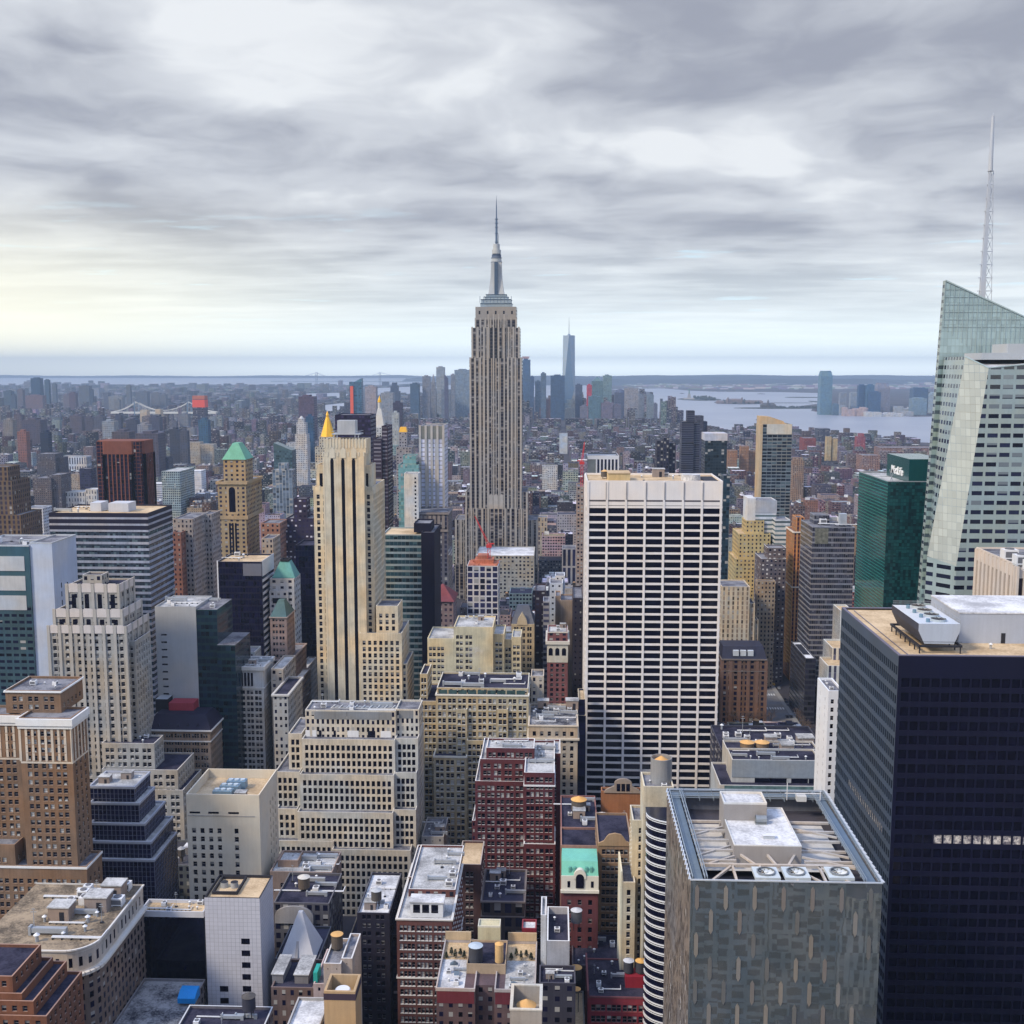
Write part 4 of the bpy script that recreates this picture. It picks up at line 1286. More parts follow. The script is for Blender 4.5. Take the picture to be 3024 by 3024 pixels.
# --- red brick loft with white penthouse
a = tier(1171, 1335, 2712, 385, 46)
b_ = tier(1206, 1345, 2625, 404, 40, on=a)
c_ = tier(1206, 1292, 2590, 416, 30, on=b_)
r = bld('brick_loft', 'red-brown brick loft with grouped windows and a white glazed penthouse on its roof', [a, b_, c_], (.16, .066, .056), bw=3., fh=3.5, st=dict(w=.5, h=.5, blind=.4), yb=3020, roof='light',
  geo=dict(fh=3.52, bw=6.6, grp=4, ww=1.05, gap=.28, wh=2.0, rec=.35, sill=True, kinds=('h1', 'h1', 'h0', 'h2', 'h3'), top=2.6, mx=.7), geotiers=(0,), sidegeo=dict(fh=3.52, bw=3.6, ww=1.6, wh=2., rec=.35, sill=True, kinds=('h0', 'h3'), top=2.6),
  cornice={0: (.0, .5, .4, 22.5, .5, .3)}, ccol=(.72, .68, .62), capcol=(.75, .72, .68))
pw_ = thing('glazed_penthouse', 'white penthouse with three dark windows on the red-brown brick loft', 'penthouse', (PX(1260, 2690, 389).x, 388, a.z1 - .9))
cb = MB()
x0, x1 = PX(1212, 2690, 388).x, PX(1308, 2690, 388).x
cb.box(x0, x1, 388, 394, a.z1 - .9, a.z1 + 4.6)
part(cb, 'walls', WHITE, pw_)
cb = MB()
cb.box(x0 - .4, x1 + .4, 387.6, 394.4, a.z1 + 4.6, a.z1 + 5, bottom=True)
part(cb, 'roof', roofmat('white'), pw_)
for k in range(3):
 cb = MB()
 xx = x0 + 1. + k * 3.3
 cb.box(xx, xx + 2.5, 387.93, 388, a.z1 + .8, a.z1 + 3.9)
 part(cb, 'window', GL, pw_)
clutter(b_, 'the upper roof of the red-brown brick loft', 8, 'duct duct ac vent', 24, 1., box=(.55, .98, .05, .95))
a = tier(1352, 1420, 2552, 452, 24)
bld('terrace_block', 'dark brown brick block with a tan roof terrace right of the brick loft', [a], (.11, .058, .056), bw=3.2, fh=3.4, st=dict(w=.4, h=.45, blind=.35), yb=2760, roof='tan',
 geo=dict(fh=3.45, bw=6, grp=2, ww=1.3, gap=.4, wh=1.9, rec=.3, kinds=KIN, sill=True, top=3.4), capcol=(.5, .42, .36))
# --- red brick twin tower
a = tier(1403, 1552, 2306, 500, 34)
a0 = tier(1394, 1404, 2423, 503, 30)
b_ = tier(1418, 1552, 2241, 502, 30)
c_ = tier(1436, 1578, 2208, 504, ('b', 2180))
d_ = tier(1548, 1638, 2281, 484, 44)
e_ = tier(1610, 1655, 2224, 512, 20)
f_ = tier(1547, 1640, 2492, 481, 20)
r = bld('red_brick_tower', 'dark red brick twin tower with white-edged flat roofs stepping down', [a, a0, b_, c_, d_, e_, f_], (.118, .032, .038), bw=3., fh=3.35, st=dict(w=.5, h=.5, blind=.4), yb=2700, roof='light',
  geo=dict(fh=3.36, bw=4.6, grp=2, ww=1.4, gap=.3, wh=1.95, rec=.35, kinds=('h0', 'h1', 'h0', 'h3', 'h0', 'd0', 'h2'), top=2.2, mx=.6), cap=100, capcol=(.80, .78, .76), short='the red twin tower')
lb = MB()
for zz in (2320, 2496, 2592):
 z = PX(1590, zz, 484).z
 lb.ring(d_.x0 - .35, d_.x1 + .35, d_.y0 - .35, d_.y0 + 20, z - .35, z + .35, .4)
part(lb, 'white_ledges', WHITE, r)
clutter(c_, 'the red brick twin tower', 4, 'ac duct vent', 26, .9)
clutter(d_, 'the front roof of the red brick twin tower', 7, 'duct duct ac vent', 27, .9, box=(.3, .95, .3, .95))
# --- long beige facade behind it
G29 = dict(fh=3.5, bw=5.0, grp=2, ww=1.6, gap=.45, wh=2.2, rec=.4, sill=True, kinds=('h0', 'h1', 'h2', 'h3', 'h0', 'h4', 'h5'), top=2.2, mx=.5)
a = tier(1280, 1378, 2232, 554, 30)
b_ = tier(1287, 1561, 2050, 560, 36)
c_ = tier(1290, 1560, 2030, 564, 30, on=b_)
d_ = tier(1237, 1290, 2070, 566, 34)
d2 = tier(1240, 1262, 1990, 572, 20)
e_ = tier(1346, 1379, 2094, 558, 4)
e2 = tier(1468, 1500, 2094, 558, 4)
e3 = tier(1378, 1460, 2186, 556, 5)
r = bld('beige_block', 'long beige brick block with paired windows and a dark glazed penthouse strip', [a, b_, c_, d_, d2, e_, e2, e3], (.52, .42, .26), bw=3., fh=3.5, st=dict(w=.5, h=.5, blind=.4), yb=2620, geo=G29, geotiers=(0, 1, 3, 4, 5, 6, 7),
  roof='tar', capcol=(.72, .68, .58), cornice={0: (.1, .8, .3), 1: (0, .7, .35)}, ccol=(.72, .68, .58), short='the long beige brick block')
sb = MB()
n = 9
for k in range(n):
 x = c_.x0 + 1 + (c_.x1 - c_.x0 - 2) * k / n
 sb.box(x, x + (c_.x1 - c_.x0 - 2) / n - .7, c_.y0 - .08, c_.y0, c_.z1 - 4., c_.z1 - 1.2)
part(sb, 'penthouse_glazing', glass((.05, .09, .09), .1), r)
clutter(c_, 'the dark roof of the long beige brick block', 9, 'duct ac ac duct vent', 28, 1.3)
# --- cream mass with blank wall
a = tier(1262, 1340, 1885, 640, 30)
b_ = tier(1340, 1456, 1851, 640, 30)
c_ = tier(1456, 1489, 1872, 644, 24)
d_ = tier(1489, 1512, 1888, 648, 20)
e_ = tier(1511, 1539, 1881, 646, 20)
r = bld('cream_block', 'cream brick block with a broad blank wall rising between lower wings', [a, b_, c_, d_, e_], (.66, .56, .36), bw=4.2, fh=3.6, st=dict(w=.4, h=.5, blind=.35), yb=2080, roof='light',
  geo=dict(fh=3.6, bw=5.4, grp=2, ww=1.6, gap=.4, wh=2., rec=.35, kinds=('h1', 'h3', 'h0'), top=5, mx=.5, skip=(2, 3)), short='the blank-walled cream block')
clutter(b_, 'the cream block with the blank wall', 3, 'ac vent shed', 29, .9)
# --- gabled beige building with slate roof
a = tier(1510, 1578, 1843, 690, 22)
r = bld('gabled_block', 'beige stone building with a pointed gable and a steep slate roof', [a], (.55, .46, .31), bw=3.2, fh=3.9, st=dict(w=.5, h=.6, blind=.3), yb=1990, roof='tar',
  geo=dict(fh=3.9, bw=4.4, grp=2, ww=1.1, gap=.3, wh=2.3, rec=.4, kinds=('h0', 'h3', 'd0'), top=1.8))
rb = MB()
rb.pyramid(a.x0, a.x1, a.y0 + .6, a.y1, a.z1, a.z1 + 10, .5, .15)
part(rb, 'slate_roof', plain((.12, .13, .16), .7, .25), r)
gb = MB()
cx = PX(1542, 1840, 690).x
gb.prism([(cx - 3.4, a.z1 - .5), (cx + 3.4, a.z1 - .5), (cx + 2.6, a.z1 + 3), (cx, a.z1 + 7.5), (cx - 2.6, a.z1 + 3)], a.y0 - .3, a.y0 + 3)
part(gb, 'gable', plain((.58, .48, .33)), r)
# --- narrow building with white arcaded top
a = tier(1616, 1677, 1893, 640, 26)
b_ = tier(1618, 1676, 1866, 644, 18, on=a)
r = bld('arcaded_block', 'narrow red brick building with a white arcaded top and heavy cornice', [a, b_], (.22, .085, .085), bw=3.8, fh=2.9, st=dict(w=.5, h=.5, blind=.2), yb=2040, roof='light', cornice={0: (0, 1.8, 1.), 1: (0, .5, .3)}, ccol=(.66, .62, .54),
  geo=dict(fh=2.9, bw=3.8, ww=1.5, wh=1.7, rec=.3, kinds=('h0', 'd0', 'h3'), top=13.5), geotiers=(0,))
pb = MB()
pb.box(a.x0 - .1, a.x1 + .1, a.y0 - .25, a.y0, a.z1 - 12.6, a.z1 - 1.9)
part(pb, 'stone_top', plain((.60, .56, .47)), r)
sb = MB()
for k in range(3):
 x = a.x0 + 2. + 3.85 * k
 pts = [(x - 1.2, a.z1 - 8.5), (x + 1.2, a.z1 - 8.5)] + [(x + 1.2 * math.cos(R(q)), a.z1 - 5.2 + 1.2 * math.sin(R(q))) for q in range(0, 181, 20)]
 sb.prism(pts, a.y0 - .32, a.y0 - .26)
part(sb, 'arched_windows', GL, r)
clutter(b_, 'the narrow white-topped arcaded building', 3, 'ac shed vent', 30, .9)
# --- tan building with rooftop machinery, dark narrow slab
a = tier(1561, 1706, 2141, 545, 36)
b_ = tier(1568, 1606, 1996, 585, 14)
r = bld('corniced_block', 'tan stone building with a deep cornice and a roof crowded by machinery', [a, b_], (.52, .42, .31), bw=3.6, fh=3.7, st=dict(w=.4, h=.55, blind=.2), yb=2400, roof='patch',
  geo=dict(fh=3.75, bw=4., ww=1.5, wh=2.2, rec=.35, kinds=('h0', 'd0', 'h3'), top=3.2), geotiers=(0,), cornice={0: (0, .6, .4, 6.5, .9, .9)}, ccol=(.66, .58, .46))
clutter(a, 'the tan building left of the white grid tower', 12, 'ac duct shed ac duct vent', 33, 1.1, 0)
a = tier(1708, 1728, 2065, 575, 20)
b_ = tier(1707, 1730, 2113, 572, 20)
bld('dark_slit_block', 'narrow dark blue slab with a tan cap squeezed against the white grid tower', [b_, a], (.012, .012, .04), yb=2360, roof='tan', st=dict(w=.8, h=.8, gl=(.012, .012, .035), blind=0), capcol=(.6, .5, .34))
# --- white grid tower
a = tier(1733, 2135, 1424, 600, ('b', 1402))
root = thing('grid_tower', 'broad white stone tower gridded by wide black window bands', 'building', ((a.x0 + a.x1) / 2, 600, 0))
wm = plain((.80, .745, .70), .7, .08)
gb = MB()
gb.box(a.x0 + .5, a.x1 - .5, a.y0 + .8, a.y1 - .8, 0, a.z1 - 12.4)
core = part(gb, 'core', plain((.02, .02, .04), .6, 0), root)
wb, panes = MB(), []
nb, fh = 7, 4.16
Wd = a.x1 - a.x0
x0s = [a.x0 + .75 + (Wd - 1.5) * k / nb for k in range(nb + 1)]
ztop = a.z1 - 12.6
wb.box(a.x0, a.x1, a.y0, a.y1, ztop + .3, a.z1, 0)
wb.ring(a.x0, a.x1, a.y0, a.y1, a.z1, a.z1 + .9, .6)
zlow = PX(1900, 2400, 600).z - 8
floors = int((ztop - zlow) / fh)
for k in range(nb + 1):
 wb.box(x0s[k] - .6, x0s[k] + .6, a.y0 - .35, a.y0 + 1, 0, a.z1 + .3)
nl = 6
ys = [a.y0 + (a.y1 - a.y0) * k / nl for k in range(nl + 1)]
for k in range(1, nl + 1):
 for X in (a.x0, a.x1):
  wb.box(X - .35, X + .35, ys[k] - .7, ys[k] + .7, 0, a.z1 + .3)
z = ztop + 2.6
for i in range(floors + 2):
 zt = ztop + .0 - i * fh
 for k in range(nb):
  wb.box(x0s[k] + .6, x0s[k + 1] - .6, a.y0, a.y0 + .9, zt - 1.2, zt, 0)
  panes.append(('N', x0s[k] + .6, a.y0 + .3, zt - fh, x0s[k + 1] - x0s[k] - 1.2, fh - 1.2, 'd0'))
 for k in range(nl):
  for X, f in ((a.x1, 'W'), (a.x0, 'E')):
   wb.box(X - .3, X + .3, ys[k] + .7, ys[k + 1] - .7, zt - 1.25, zt, 0)
wb.box(a.x0, a.x1, a.y0, a.y1, 0, zlow - 2, 0)
part(wb, 'stone_grid', wm, root)
put_panes(root, panes, 100)
rb = MB()
rb.poly([(a.x0, a.y0, a.z1 + .02), (a.x1, a.y0, a.z1 + .02), (a.x1, a.y1, a.z1 + .02), (a.x0, a.y1, a.z1 + .02)])
part(rb, 'roof', roofmat('tan'), root)
sb = MB()
for px in (1790, 1850, 1908, 1963, 2020, 2076):
 x = PX(px, 1440, 600).x
 sb.box(x - .1, x + .1, a.y0 - .5, a.y0 - .36, ztop + 3.4, a.z1)
sb.box(a.x0 + 1.4, a.x1 - 1.4, a.y0 - .05, a.y0, ztop + 2.3, ztop + 3.2)
part(sb, 'joints', plain((.10, .09, .10)), root)
reg(root, [a], 'the white grid tower', 2370)
pw_ = thing('roof_penthouse', 'low tan plant room on the roof of the white grid tower', 'plant room', (PX(1828, 1418, 604).x, 605, a.z1))
cb = MB()
cb.box(PX(1796, 1418, 604).x, PX(1861, 1418, 604).x, 604, 622, a.z1 + .02, a.z1 + 4.2)
part(cb, 'walls', plain((.62, .48, .26)), pw_)
cb = MB()
cb.box(PX(1796, 1418, 604).x - .3, PX(1861, 1418, 604).x + .3, 603.7, 622.3, a.z1 + 4.2, a.z1 + 4.5, bottom=True)
part(cb, 'roof', roofmat('tan'), pw_)
water_tank(1786, 1413, a.z1, 2.2, 3., 'orange-lidded water tank on the left of the white grid tower roof', legs=1)
pt = thing('roof_pit', 'round white cooling drum beside a dark pit on the white grid tower roof', 'cooling drum', (PX(2046, 1415, 604).x, 612, a.z1))
cb = MB()
cb.cyl(PX(2046, 1415, 604).x, 614, a.z1 + .02, a.z1 + 3.2, 5.2, None, 20)
part(cb, 'drum', roofmat('white'), pt)
cb = MB()
cb.box(PX(2080, 1415, 604).x, PX(2122, 1415, 604).x, 606, 630, a.z1 + .02, a.z1 + .5)
part(cb, 'pit_frame', DARK, pt)
clutter(a, 'the white grid tower roof', 4, 'shed vent ac', 35, 1.2, 0, box=(.4, .7, .2, .9))
# --- orange-brown blank wall with arched gable and the low blocks before it
a = tier(1776, 1900, 2336, 480, 5)
r = bld('gable_hall', 'orange-brown hall with a blank wall under an arched stone gable', [a], (.36, .15, .065), yb=2430, roof='tar', st=dict(w=.01, h=.01, blind=0), bw=20, fh=20)
gb = MB()
x0, x1 = PX(1814, 2330, 480).x, PX(1866, 2330, 480).x
pts = [(a.x0 + 1, a.z1 - .6), (a.x1 - 1, a.z1 - .6), (a.x1 - 2, a.z1 + .8), (x1, a.z1 + 2.6)] + [((x0 + x1) / 2 + (x1 - x0) / 2 * math.cos(R(q)), a.z1 + 3.6 + 2.3 * math.sin(R(q))) for q in range(0, 181, 15)] + [(x0, a.z1 + 2.6), (a.x0 + 2, a.z1 + .8)]
gb.prism(pts, a.y0 - .5, a.y0 + .5)
part(gb, 'gable', plain((.36, .27, .2)), r)
sb = MB()
for k in range(3):
 sb.box(x0 + 1 + k * 2.1, x0 + 2.6 + k * 2.1, a.y0 - .56, a.y0 - .5, a.z1 + .2, a.z1 + 3.6)
part(sb, 'gable_windows', GL, r)
a = tier(1656, 1766, 2445, 446, 36)
r = bld('tank_roof_block', 'low red brick block with water tanks and white units crowding its roof', [a], (.24, .10, .085), yb=2500, roof='tar', bw=4., fh=4., st=dict(w=.2, h=.35, blind=.2))
water_tank(1709, 2400, a.z1 - .9, 3.2, 4.6, 'large dark water tank with an orange lid on the red brick block by the hall', plain((.74, .42, .14)), legs=1.4)
clutter(a, 'the red brick block by the gabled hall', 9, 'ac shed ac duct vent', 37, .95)
a = tier(1768, 1862, 2462, 452, ('b', 2425))
r = bld('back_roof_block', 'dark flat-roofed block carrying a silver tank behind the baroque gable', [a], (.16, .13, .13), yb=2500, roof='tar')
water_tank(1778, 2440, a.z1 - .9, 2.2, 4.2, 'grey water tank with a silver cone lid beside the gabled hall', plain((.6, .6, .62)), legs=1.2)
clutter(a, 'the dark roof behind the baroque gable', 6, 'ac ac duct vent', 38, .95)
a = tier(1656, 1766, 2496, 426, 18)
r = bld('theatre_block', 'brown stone theatre front with a dark recessed arch', [a], (.30, .16, .12), yb=2550, roof='tar', bw=5, fh=4.5, st=dict(w=.2, h=.3))
sb = MB()
sb.box(PX(1690, 2530, 426).x, PX(1732, 2530, 426).x, a.y0 - .05, a.y0 + .1, a.z1 - 8, a.z1 - 3.6)
part(sb, 'dark_opening', GL, r)
gb = MB()
gb.box(a.x0 + 3.5, a.x1 - 3.5, a.y0 - .5, a.y0, a.z1 - 3.2, a.z1 - 2.5)
gb.box(a.x0, a.x1, a.y0 - .3, a.y0, a.z1 - 1., a.z1 + .2)
part(gb, 'ledges', plain((.42, .26, .2)), r)
# green mansard house
a = tier(1658, 1767, 2585, 400, 16)
r = bld('mansard_house', 'red brick house with a white stone top storey and bright green mansard roof', [a], (.15, .045, .05), bw=3.4, fh=3.6, st=dict(w=.4, h=.5, blind=.2), yb=2740, roof='grey',
  geo=dict(fh=3.6, bw=3.4, ww=1.3, wh=1.9, rec=.3, kinds=('h0', 'h3', 'd0'), top=9.5))
rb = MB()
rb.pyramid(a.x0, a.x1, a.y0, a.y1, a.z1 + .02, a.z1 + 4.6, .97, .7)
part(rb, 'mansard_roof', plain((.20, .56, .42), .6, .15), r)
pb = MB()
pb.box(a.x0 - .1, a.x1 + .1, a.y0 - .4, a.y0, a.z1 - 5.4, a.z1)
pb.box(a.x0 - .3, a.x1 + .3, a.y0 - 1.1, a.y0, a.z1 - 6.4, a.z1 - 5.41)
cx = (a.x0 + a.x1) / 2
pb.prism([(cx - 2.3, a.z1 - 1)] + [(cx + 2.3, a.z1 - 1)] + [(cx + 2.3 * math.cos(R(q)), a.z1 + 2.6 * math.sin(R(q))) for q in range(0, 181, 18)], a.y0 - .7, a.y0 + 1.5)
part(pb, 'stone_storey', plain((.74, .70, .60), .8, .1), r)
sb = MB()
sb.prism([(cx - 1.5, a.z1 - 4.6), (cx + 1.5, a.z1 - 4.6)] + [(cx + 1.5 * math.cos(R(q)), a.z1 - .6 + 1.5 * math.sin(R(q))) for q in range(0, 181, 18)], a.y0 - .78, a.y0 - .71)
for x in (-4.6, 4.1):
 sb.box(cx + x, cx + x + 1., a.y0 - .48, a.y0 - .41, a.z1 - 4.4, a.z1 - 2)
part(sb, 'fan_windows', GL, r)
sb = MB()
for k in (-4.2, -2.4, 2.0, 3.8):
 sb.box(cx + k, cx + k + .8, a.y0 + .3, a.y0 + 1.4, a.z1 + 1.2, a.z1 + 3.)
part(sb, 'dormers', plain((.14, .42, .33)), r)
# baroque gable block
a = tier(1766, 1866, 2490, 412, 30)
r = bld('baroque_block', 'brown brick loft with a curved baroque gable above tall window bays', [a], (.30, .19, .115), bw=3.2, fh=3.25, st=dict(w=.6, h=.55, blind=.4), yb=2740, roof='tar',
  geo=dict(fh=3.25, bw=3.9, grp=2, ww=1.35, gap=.2, wh=1.9, rec=.4, kinds=('h0', 'h3', 'h1', 'h0'), top=2.4, mx=1.4, sill=True))
gb = MB()
cx = (a.x0 + a.x1) / 2
gb.prism([(a.x0, a.z1 - .9), (a.x1, a.z1 - .9), (a.x1, a.z1), (cx + 4.2, a.z1 + 1.), (cx + 3.2, a.z1 + 2.6), (cx + 2.3, a.z1 + 3.6), (cx, a.z1 + 4.1), (cx - 2.3, a.z1 + 3.6), (cx - 3.2, a.z1 + 2.6), (cx - 4.2, a.z1 + 1.), (a.x0, a.z1)], a.y0 - .3, a.y0 + .5)
part(gb, 'gable', plain((.42, .27, .15)), r)
# --- cream slim tower, steel tank drum, curved dark glass block
a = tier(1838, 1876, 2605, 375, 16)
b_ = tier(1868, 1916, 2422, 380, 14)
r = bld('slim_tower', 'slim cream tower with one column of windows and a lower terrace wing', [a, b_], (.62, .555, .42), bw=4.5, fh=3.1, st=dict(w=.3, h=.5, blind=.1), yb=2860, roof='grey',
  geo=dict(fh=3.1, bw=3.6, ww=1.15, wh=1.9, rec=.3, kinds=('h0', 'h4', 'd0'), top=2.8, mx=.4, sill=True), capcol=(.75, .7, .6))
sb = MB()
sb.box(a.x0 - .6, a.x0 - .02, a.y0 - .1, a.y1, 0, a.z1 + 4)
part(sb, 'cream_fin', plain((.76, .72, .56)), r)
c_ = tier(1901, 1990, 2322, 372, 14)
r2 = bld('core_tower', 'cream rounded service tower carrying a steel drum, beside the curved black glass block', [c_], (.62, .57, .45), yb=2400, roof='grey', bw=30, fh=30, st=dict(w=.02, h=.02, blind=0))
clutter(c_, 'the cream service tower', 3, 'vent ac', 39, .7)
p = PX(1953, 2300, 378)
dr = thing('tank_drum', 'big open steel drum screening an orange-topped water tank', 'water tank', (p.x, 379, c_.z1 - .9))
cb = MB()
rz = 3.7
zt = PX(1953, 2236, 379).z
cb.cyl(p.x, 379, c_.z1 - .9, zt, rz, None, 28, cap=False)
for i in range(28):
 a0, a1 = 2 * math.pi * i / 28, 2 * math.pi * (i + 1) / 28
 c0, c1 = (math.cos(a0), math.sin(a0)), (math.cos(a1), math.sin(a1))
 cb.poly([(p.x + rz * c1[0] * .93, 379 + rz * c1[1] * .93, c_.z1), (p.x + rz * c0[0] * .93, 379 + rz * c0[1] * .93, c_.z1), (p.x + rz * c0[0] * .93, 379 + rz * c0[1] * .93, zt), (p.x + rz * c1[0] * .93, 379 + rz * c1[1] * .93, zt)])
 cb.poly([(p.x + rz * c0[0], 379 + rz * c0[1], zt), (p.x + rz * c1[0], 379 + rz * c1[1], zt), (p.x + rz * c1[0] * .93, 379 + rz * c1[1] * .93, zt), (p.x + rz * c0[0] * .93, 379 + rz * c0[1] * .93, zt)])
part(cb, 'drum', plain((.40, .42, .45), .45, .2, .4), dr)
cb = MB()
cb.cyl(p.x, 379, c_.z1, zt - 1.2, 2.6, None, 18)
cb.cyl(p.x, 379, zt - 1.2, zt + .6, 2.7, .05, 18, 1)
part(cb, 'tank', [WOOD, ORANGE], dr)
# curved glass block with white bands
t = tier(1927, 2010, 2440, 345, 25)
root = thing('curved_glass_block', 'curved black glass block ringed by thin white bands, half hidden by the glass cube', 'building', (t.x0 + 6, 350, 0))
arc = []
xc, yc, ra = t.x0 + 9.5, 356.0, 10.5
for q in range(180, 361, 8):
 arc.append((xc + ra * math.cos(R(q)), yc + ra * .75 * math.sin(R(q))))
arc.append((xc + ra + 14, yc))
arc.append((xc + ra + 14, yc + 5))
arc.append((arc[0][0], yc + 5))
gb, wb = MB(), MB()
n = len(arc)
for i in range(n):
 p, q_ = arc[i], arc[(i + 1) % n]
 gb.poly([(p[0], p[1], 0), (q_[0], q_[1], 0), (q_[0], q_[1], t.z1), (p[0], p[1], t.z1)])
gb.poly([(x, y, t.z1) for x, y in arc])
part(gb, 'glazing', glass((.004, .0045, .018), .12), root)
cx_, cy_ = xc, yc + 2
zz = t.z1
k = 0
while zz > 30:
 for i in range(n - 3):
  p, q_ = arc[i], arc[i + 1]
  f = 1.02
  o1, o2 = ((p[0] - cx_) * f + cx_, (p[1] - cy_) * f + cy_), ((q_[0] - cx_) * f + cx_, (q_[1] - cy_) * f + cy_)
  for hh, dzz in ((.42, 0), (.2, -.8)):
   wb.poly([(*o1, zz - hh + dzz), (*o2, zz - hh + dzz), (*o2, zz + dzz), (*o1, zz + dzz)])
   wb.poly([(*o1, zz + dzz), (*o2, zz + dzz), (*q_, zz + dzz), (*p, zz + dzz)])
   wb.poly([(*p, zz - hh + dzz), (*q_, zz - hh + dzz), (*o2, zz - hh + dzz), (*o1, zz - hh + dzz)])
 zz -= 3.0
part(wb, 'white_bands', plain((.72, .73, .74), .5, .05), root)
reg(root, [t], 'the curved black glass block', 2850)
# --- glass cube with busy steel roof
a = tier(2040, 2606, 2600, 230, ('b', 2338))
root = thing('glass_cube', 'mirror-glass tower with a steel-framed open roof of beams and fans', 'building', ((a.x0 + a.x1) / 2, 230, 0))
z1 = a.z1
rnd = random.Random(4)
gb, bb = MB(), MB()
pwid, phgt = 3.05, 3.9
nx = round((a.x1 - a.x0) / pwid)
for fi, (f, o, L) in enumerate((('N', (a.x0, a.y0), a.x1 - a.x0), ('E', (a.x0, a.y1), a.y1 - a.y0), ('W', (a.x1, a.y0), a.y1 - a.y0))):
 U, Nn = WU[f], WN[f]
 n = max(1, round(L / pwid))
 st = L / n
 P = lambda u, zz, d: (o[0] + U[0] * u + Nn[0] * d, o[1] + U[1] * u + Nn[1] * d, zz)
 for i in range(n):
  for k in range(24):
   zt, zb = z1 - k * phgt, z1 - (k + 1) * phgt
   dd = [rnd.uniform(-.012, .012) for _ in range(3)]
   gb.poly([P(i * st, zb, dd[0]), P((i + 1) * st, zb, dd[1]), P((i + 1) * st, zt, dd[2] + dd[1] - dd[0]), P(i * st, zt, dd[2])], 0 if f == 'N' else 1)
 gb.poly([P(0, 0, 0), P(L, 0, 0), P(L, z1 - 24 * phgt, 0), P(0, z1 - 24 * phgt, 0)], 1)
 if f == 'N':
  for k in range(17):
   for i in range(8):
    u = 1.4 + (i + (.5 if k % 2 else 0)) * 6.1
    zt = z1 - .9 - k * 5.35
    if u < L - .8 and rnd.random() < .93 - .4 * (u / L) ** 3:
     tone = rnd.choice((0, 0, 3, 4))
     hw = .43
     pts = [(u - hw, zt - 4.9), (u, zt - 5.8), (u + hw, zt - 4.9), (u + hw, zt - .8), (u, zt), (u - hw, zt - .8)]
     bb.poly([P(x, zz, .12) for x, zz in pts], tone)
     for j in range(6):
      p, q_ = pts[j], pts[(j + 1) % 6]
      bb.poly([P(q_[0], q_[1], .12), P(p[0], p[1], .12), P(p[0], p[1], 0.03), P(q_[0], q_[1], 0.03)], tone)
 if f == 'E':
  for i in range(30):
   for k in range(60):
    if rnd.random() < .5:
     u = L * (i + rnd.random() * .6) / 30
     zz = z1 - 1 - k * 1.65 - rnd.random()
     w_ = .45
     bb.poly([P(u, zz - 1.5 - rnd.random(), .1), P(u + w_, zz - 1.5, .1), P(u + w_, zz, .1), P(u, zz, .1)], 2 if rnd.random() < .05 else (1 if rnd.random() < .6 else 3))
m, tt, bs = base_mat('mirror_glass')
pos = tt.new('ShaderNodeNewGeometry').outputs['Position']
k_ = tt.noise(pos, .16, 3)
tt.put(bs.inputs['Base Color'], tt.mix(tt.ramp(k_, .35, .65), (.33, .385, .40, 1), (.45, .48, .47, 1)))
bs.inputs['Metallic'].default_value = .8
bs.inputs['Roughness'].default_value = .02
bmp = tt.new('ShaderNodeBump')
bmp.inputs['Strength'].default_value = .2
bmp.inputs['Distance'].default_value = .02
tt.put(bmp.inputs['Height'], tt.noise(pos, .3, 1))
lk(m.node_tree, bmp.outputs[0], bs.inputs['Normal'])
part(gb, 'glass_panels', [m, plain((.23, .20, .18), .4, .3)], root)
part(bb, 'facade_fins', [plain((.24, .22, .195), .3, .15), plain((.06, .05, .05), .5, .1), WHITE, plain((.20, .18, .165), .3, .1), plain((.15, .15, .145), .25, .1)], root)
bk = MB()
bk.poly([(a.x1, a.y1, 0), (a.x0, a.y1, 0), (a.x0, a.y1, z1), (a.x1, a.y1, z1)])
part(bk, 'rear_wall', plain((.2, .2, .22)), root)
STL = plain((.34, .40, .45), .5, .12, .2)
rb = MB()
rb.poly([(a.x0 + .3, a.y0 + .3, z1 - 5), (a.x1 - .3, a.y0 + .3, z1 - 5), (a.x1 - .3, a.y1 - .3, z1 - 5), (a.x0 + .3, a.y1 - .3, z1 - 5)])
rb.poly([(a.x0 + 4, a.y0 + 12, z1 - 3.2), (a.x1 - 4, a.y0 + 12, z1 - 3.2), (a.x1 - 4, a.y1 - 14, z1 - 3.2), (a.x0 + 4, a.y1 - 14, z1 - 3.2)], 1)
for x0, x1, y0, y1 in ((a.x0, a.x0 + .3, a.y0, a.y1), (a.x1 - .3, a.x1, a.y0, a.y1), (a.x0 + .3, a.x1 - .3, a.y0, a.y0 + .3), (a.x0 + .3, a.x1 - .3, a.y1 - .3, a.y1)):
 rb.box(x0 + .02, x1 - .02, y0 + .02, y1 - .02, z1 - 5, z1 - .3, 2)
part(rb, 'roof_deck', [plain((.07, .065, .08), .8, .2), plain((.60, .56, .50), .85, .15), plain((.2, .2, .22))], root)
wk = MB()
for x0, x1, y0, y1 in ((a.x0 + .9, a.x0 + 2.8, a.y0 + .8, a.y1 - .8), (a.x1 - 2.8, a.x1 - .9, a.y0 + .8, a.y1 - .8), (a.x0 + 2.9, a.x1 - 2.9, a.y1 - 2.8, a.y1 - .9)):
 wk.box(x0, x1, y0, y1, z1 - .5, z1 - .3, 0, bottom=True)
part(wk, 'walkway', [plain((.13, .18, .235), .5, .15)], root)
rl = MB()
ep = MB()
ep.ring(a.x0 - .15, a.x1 + .15, a.y0 - .15, a.y1 + .15, z1, z1 + .3, .3)
part(ep, 'roof_edge', plain((.62, .66, .70), .4, .1, .3), root)
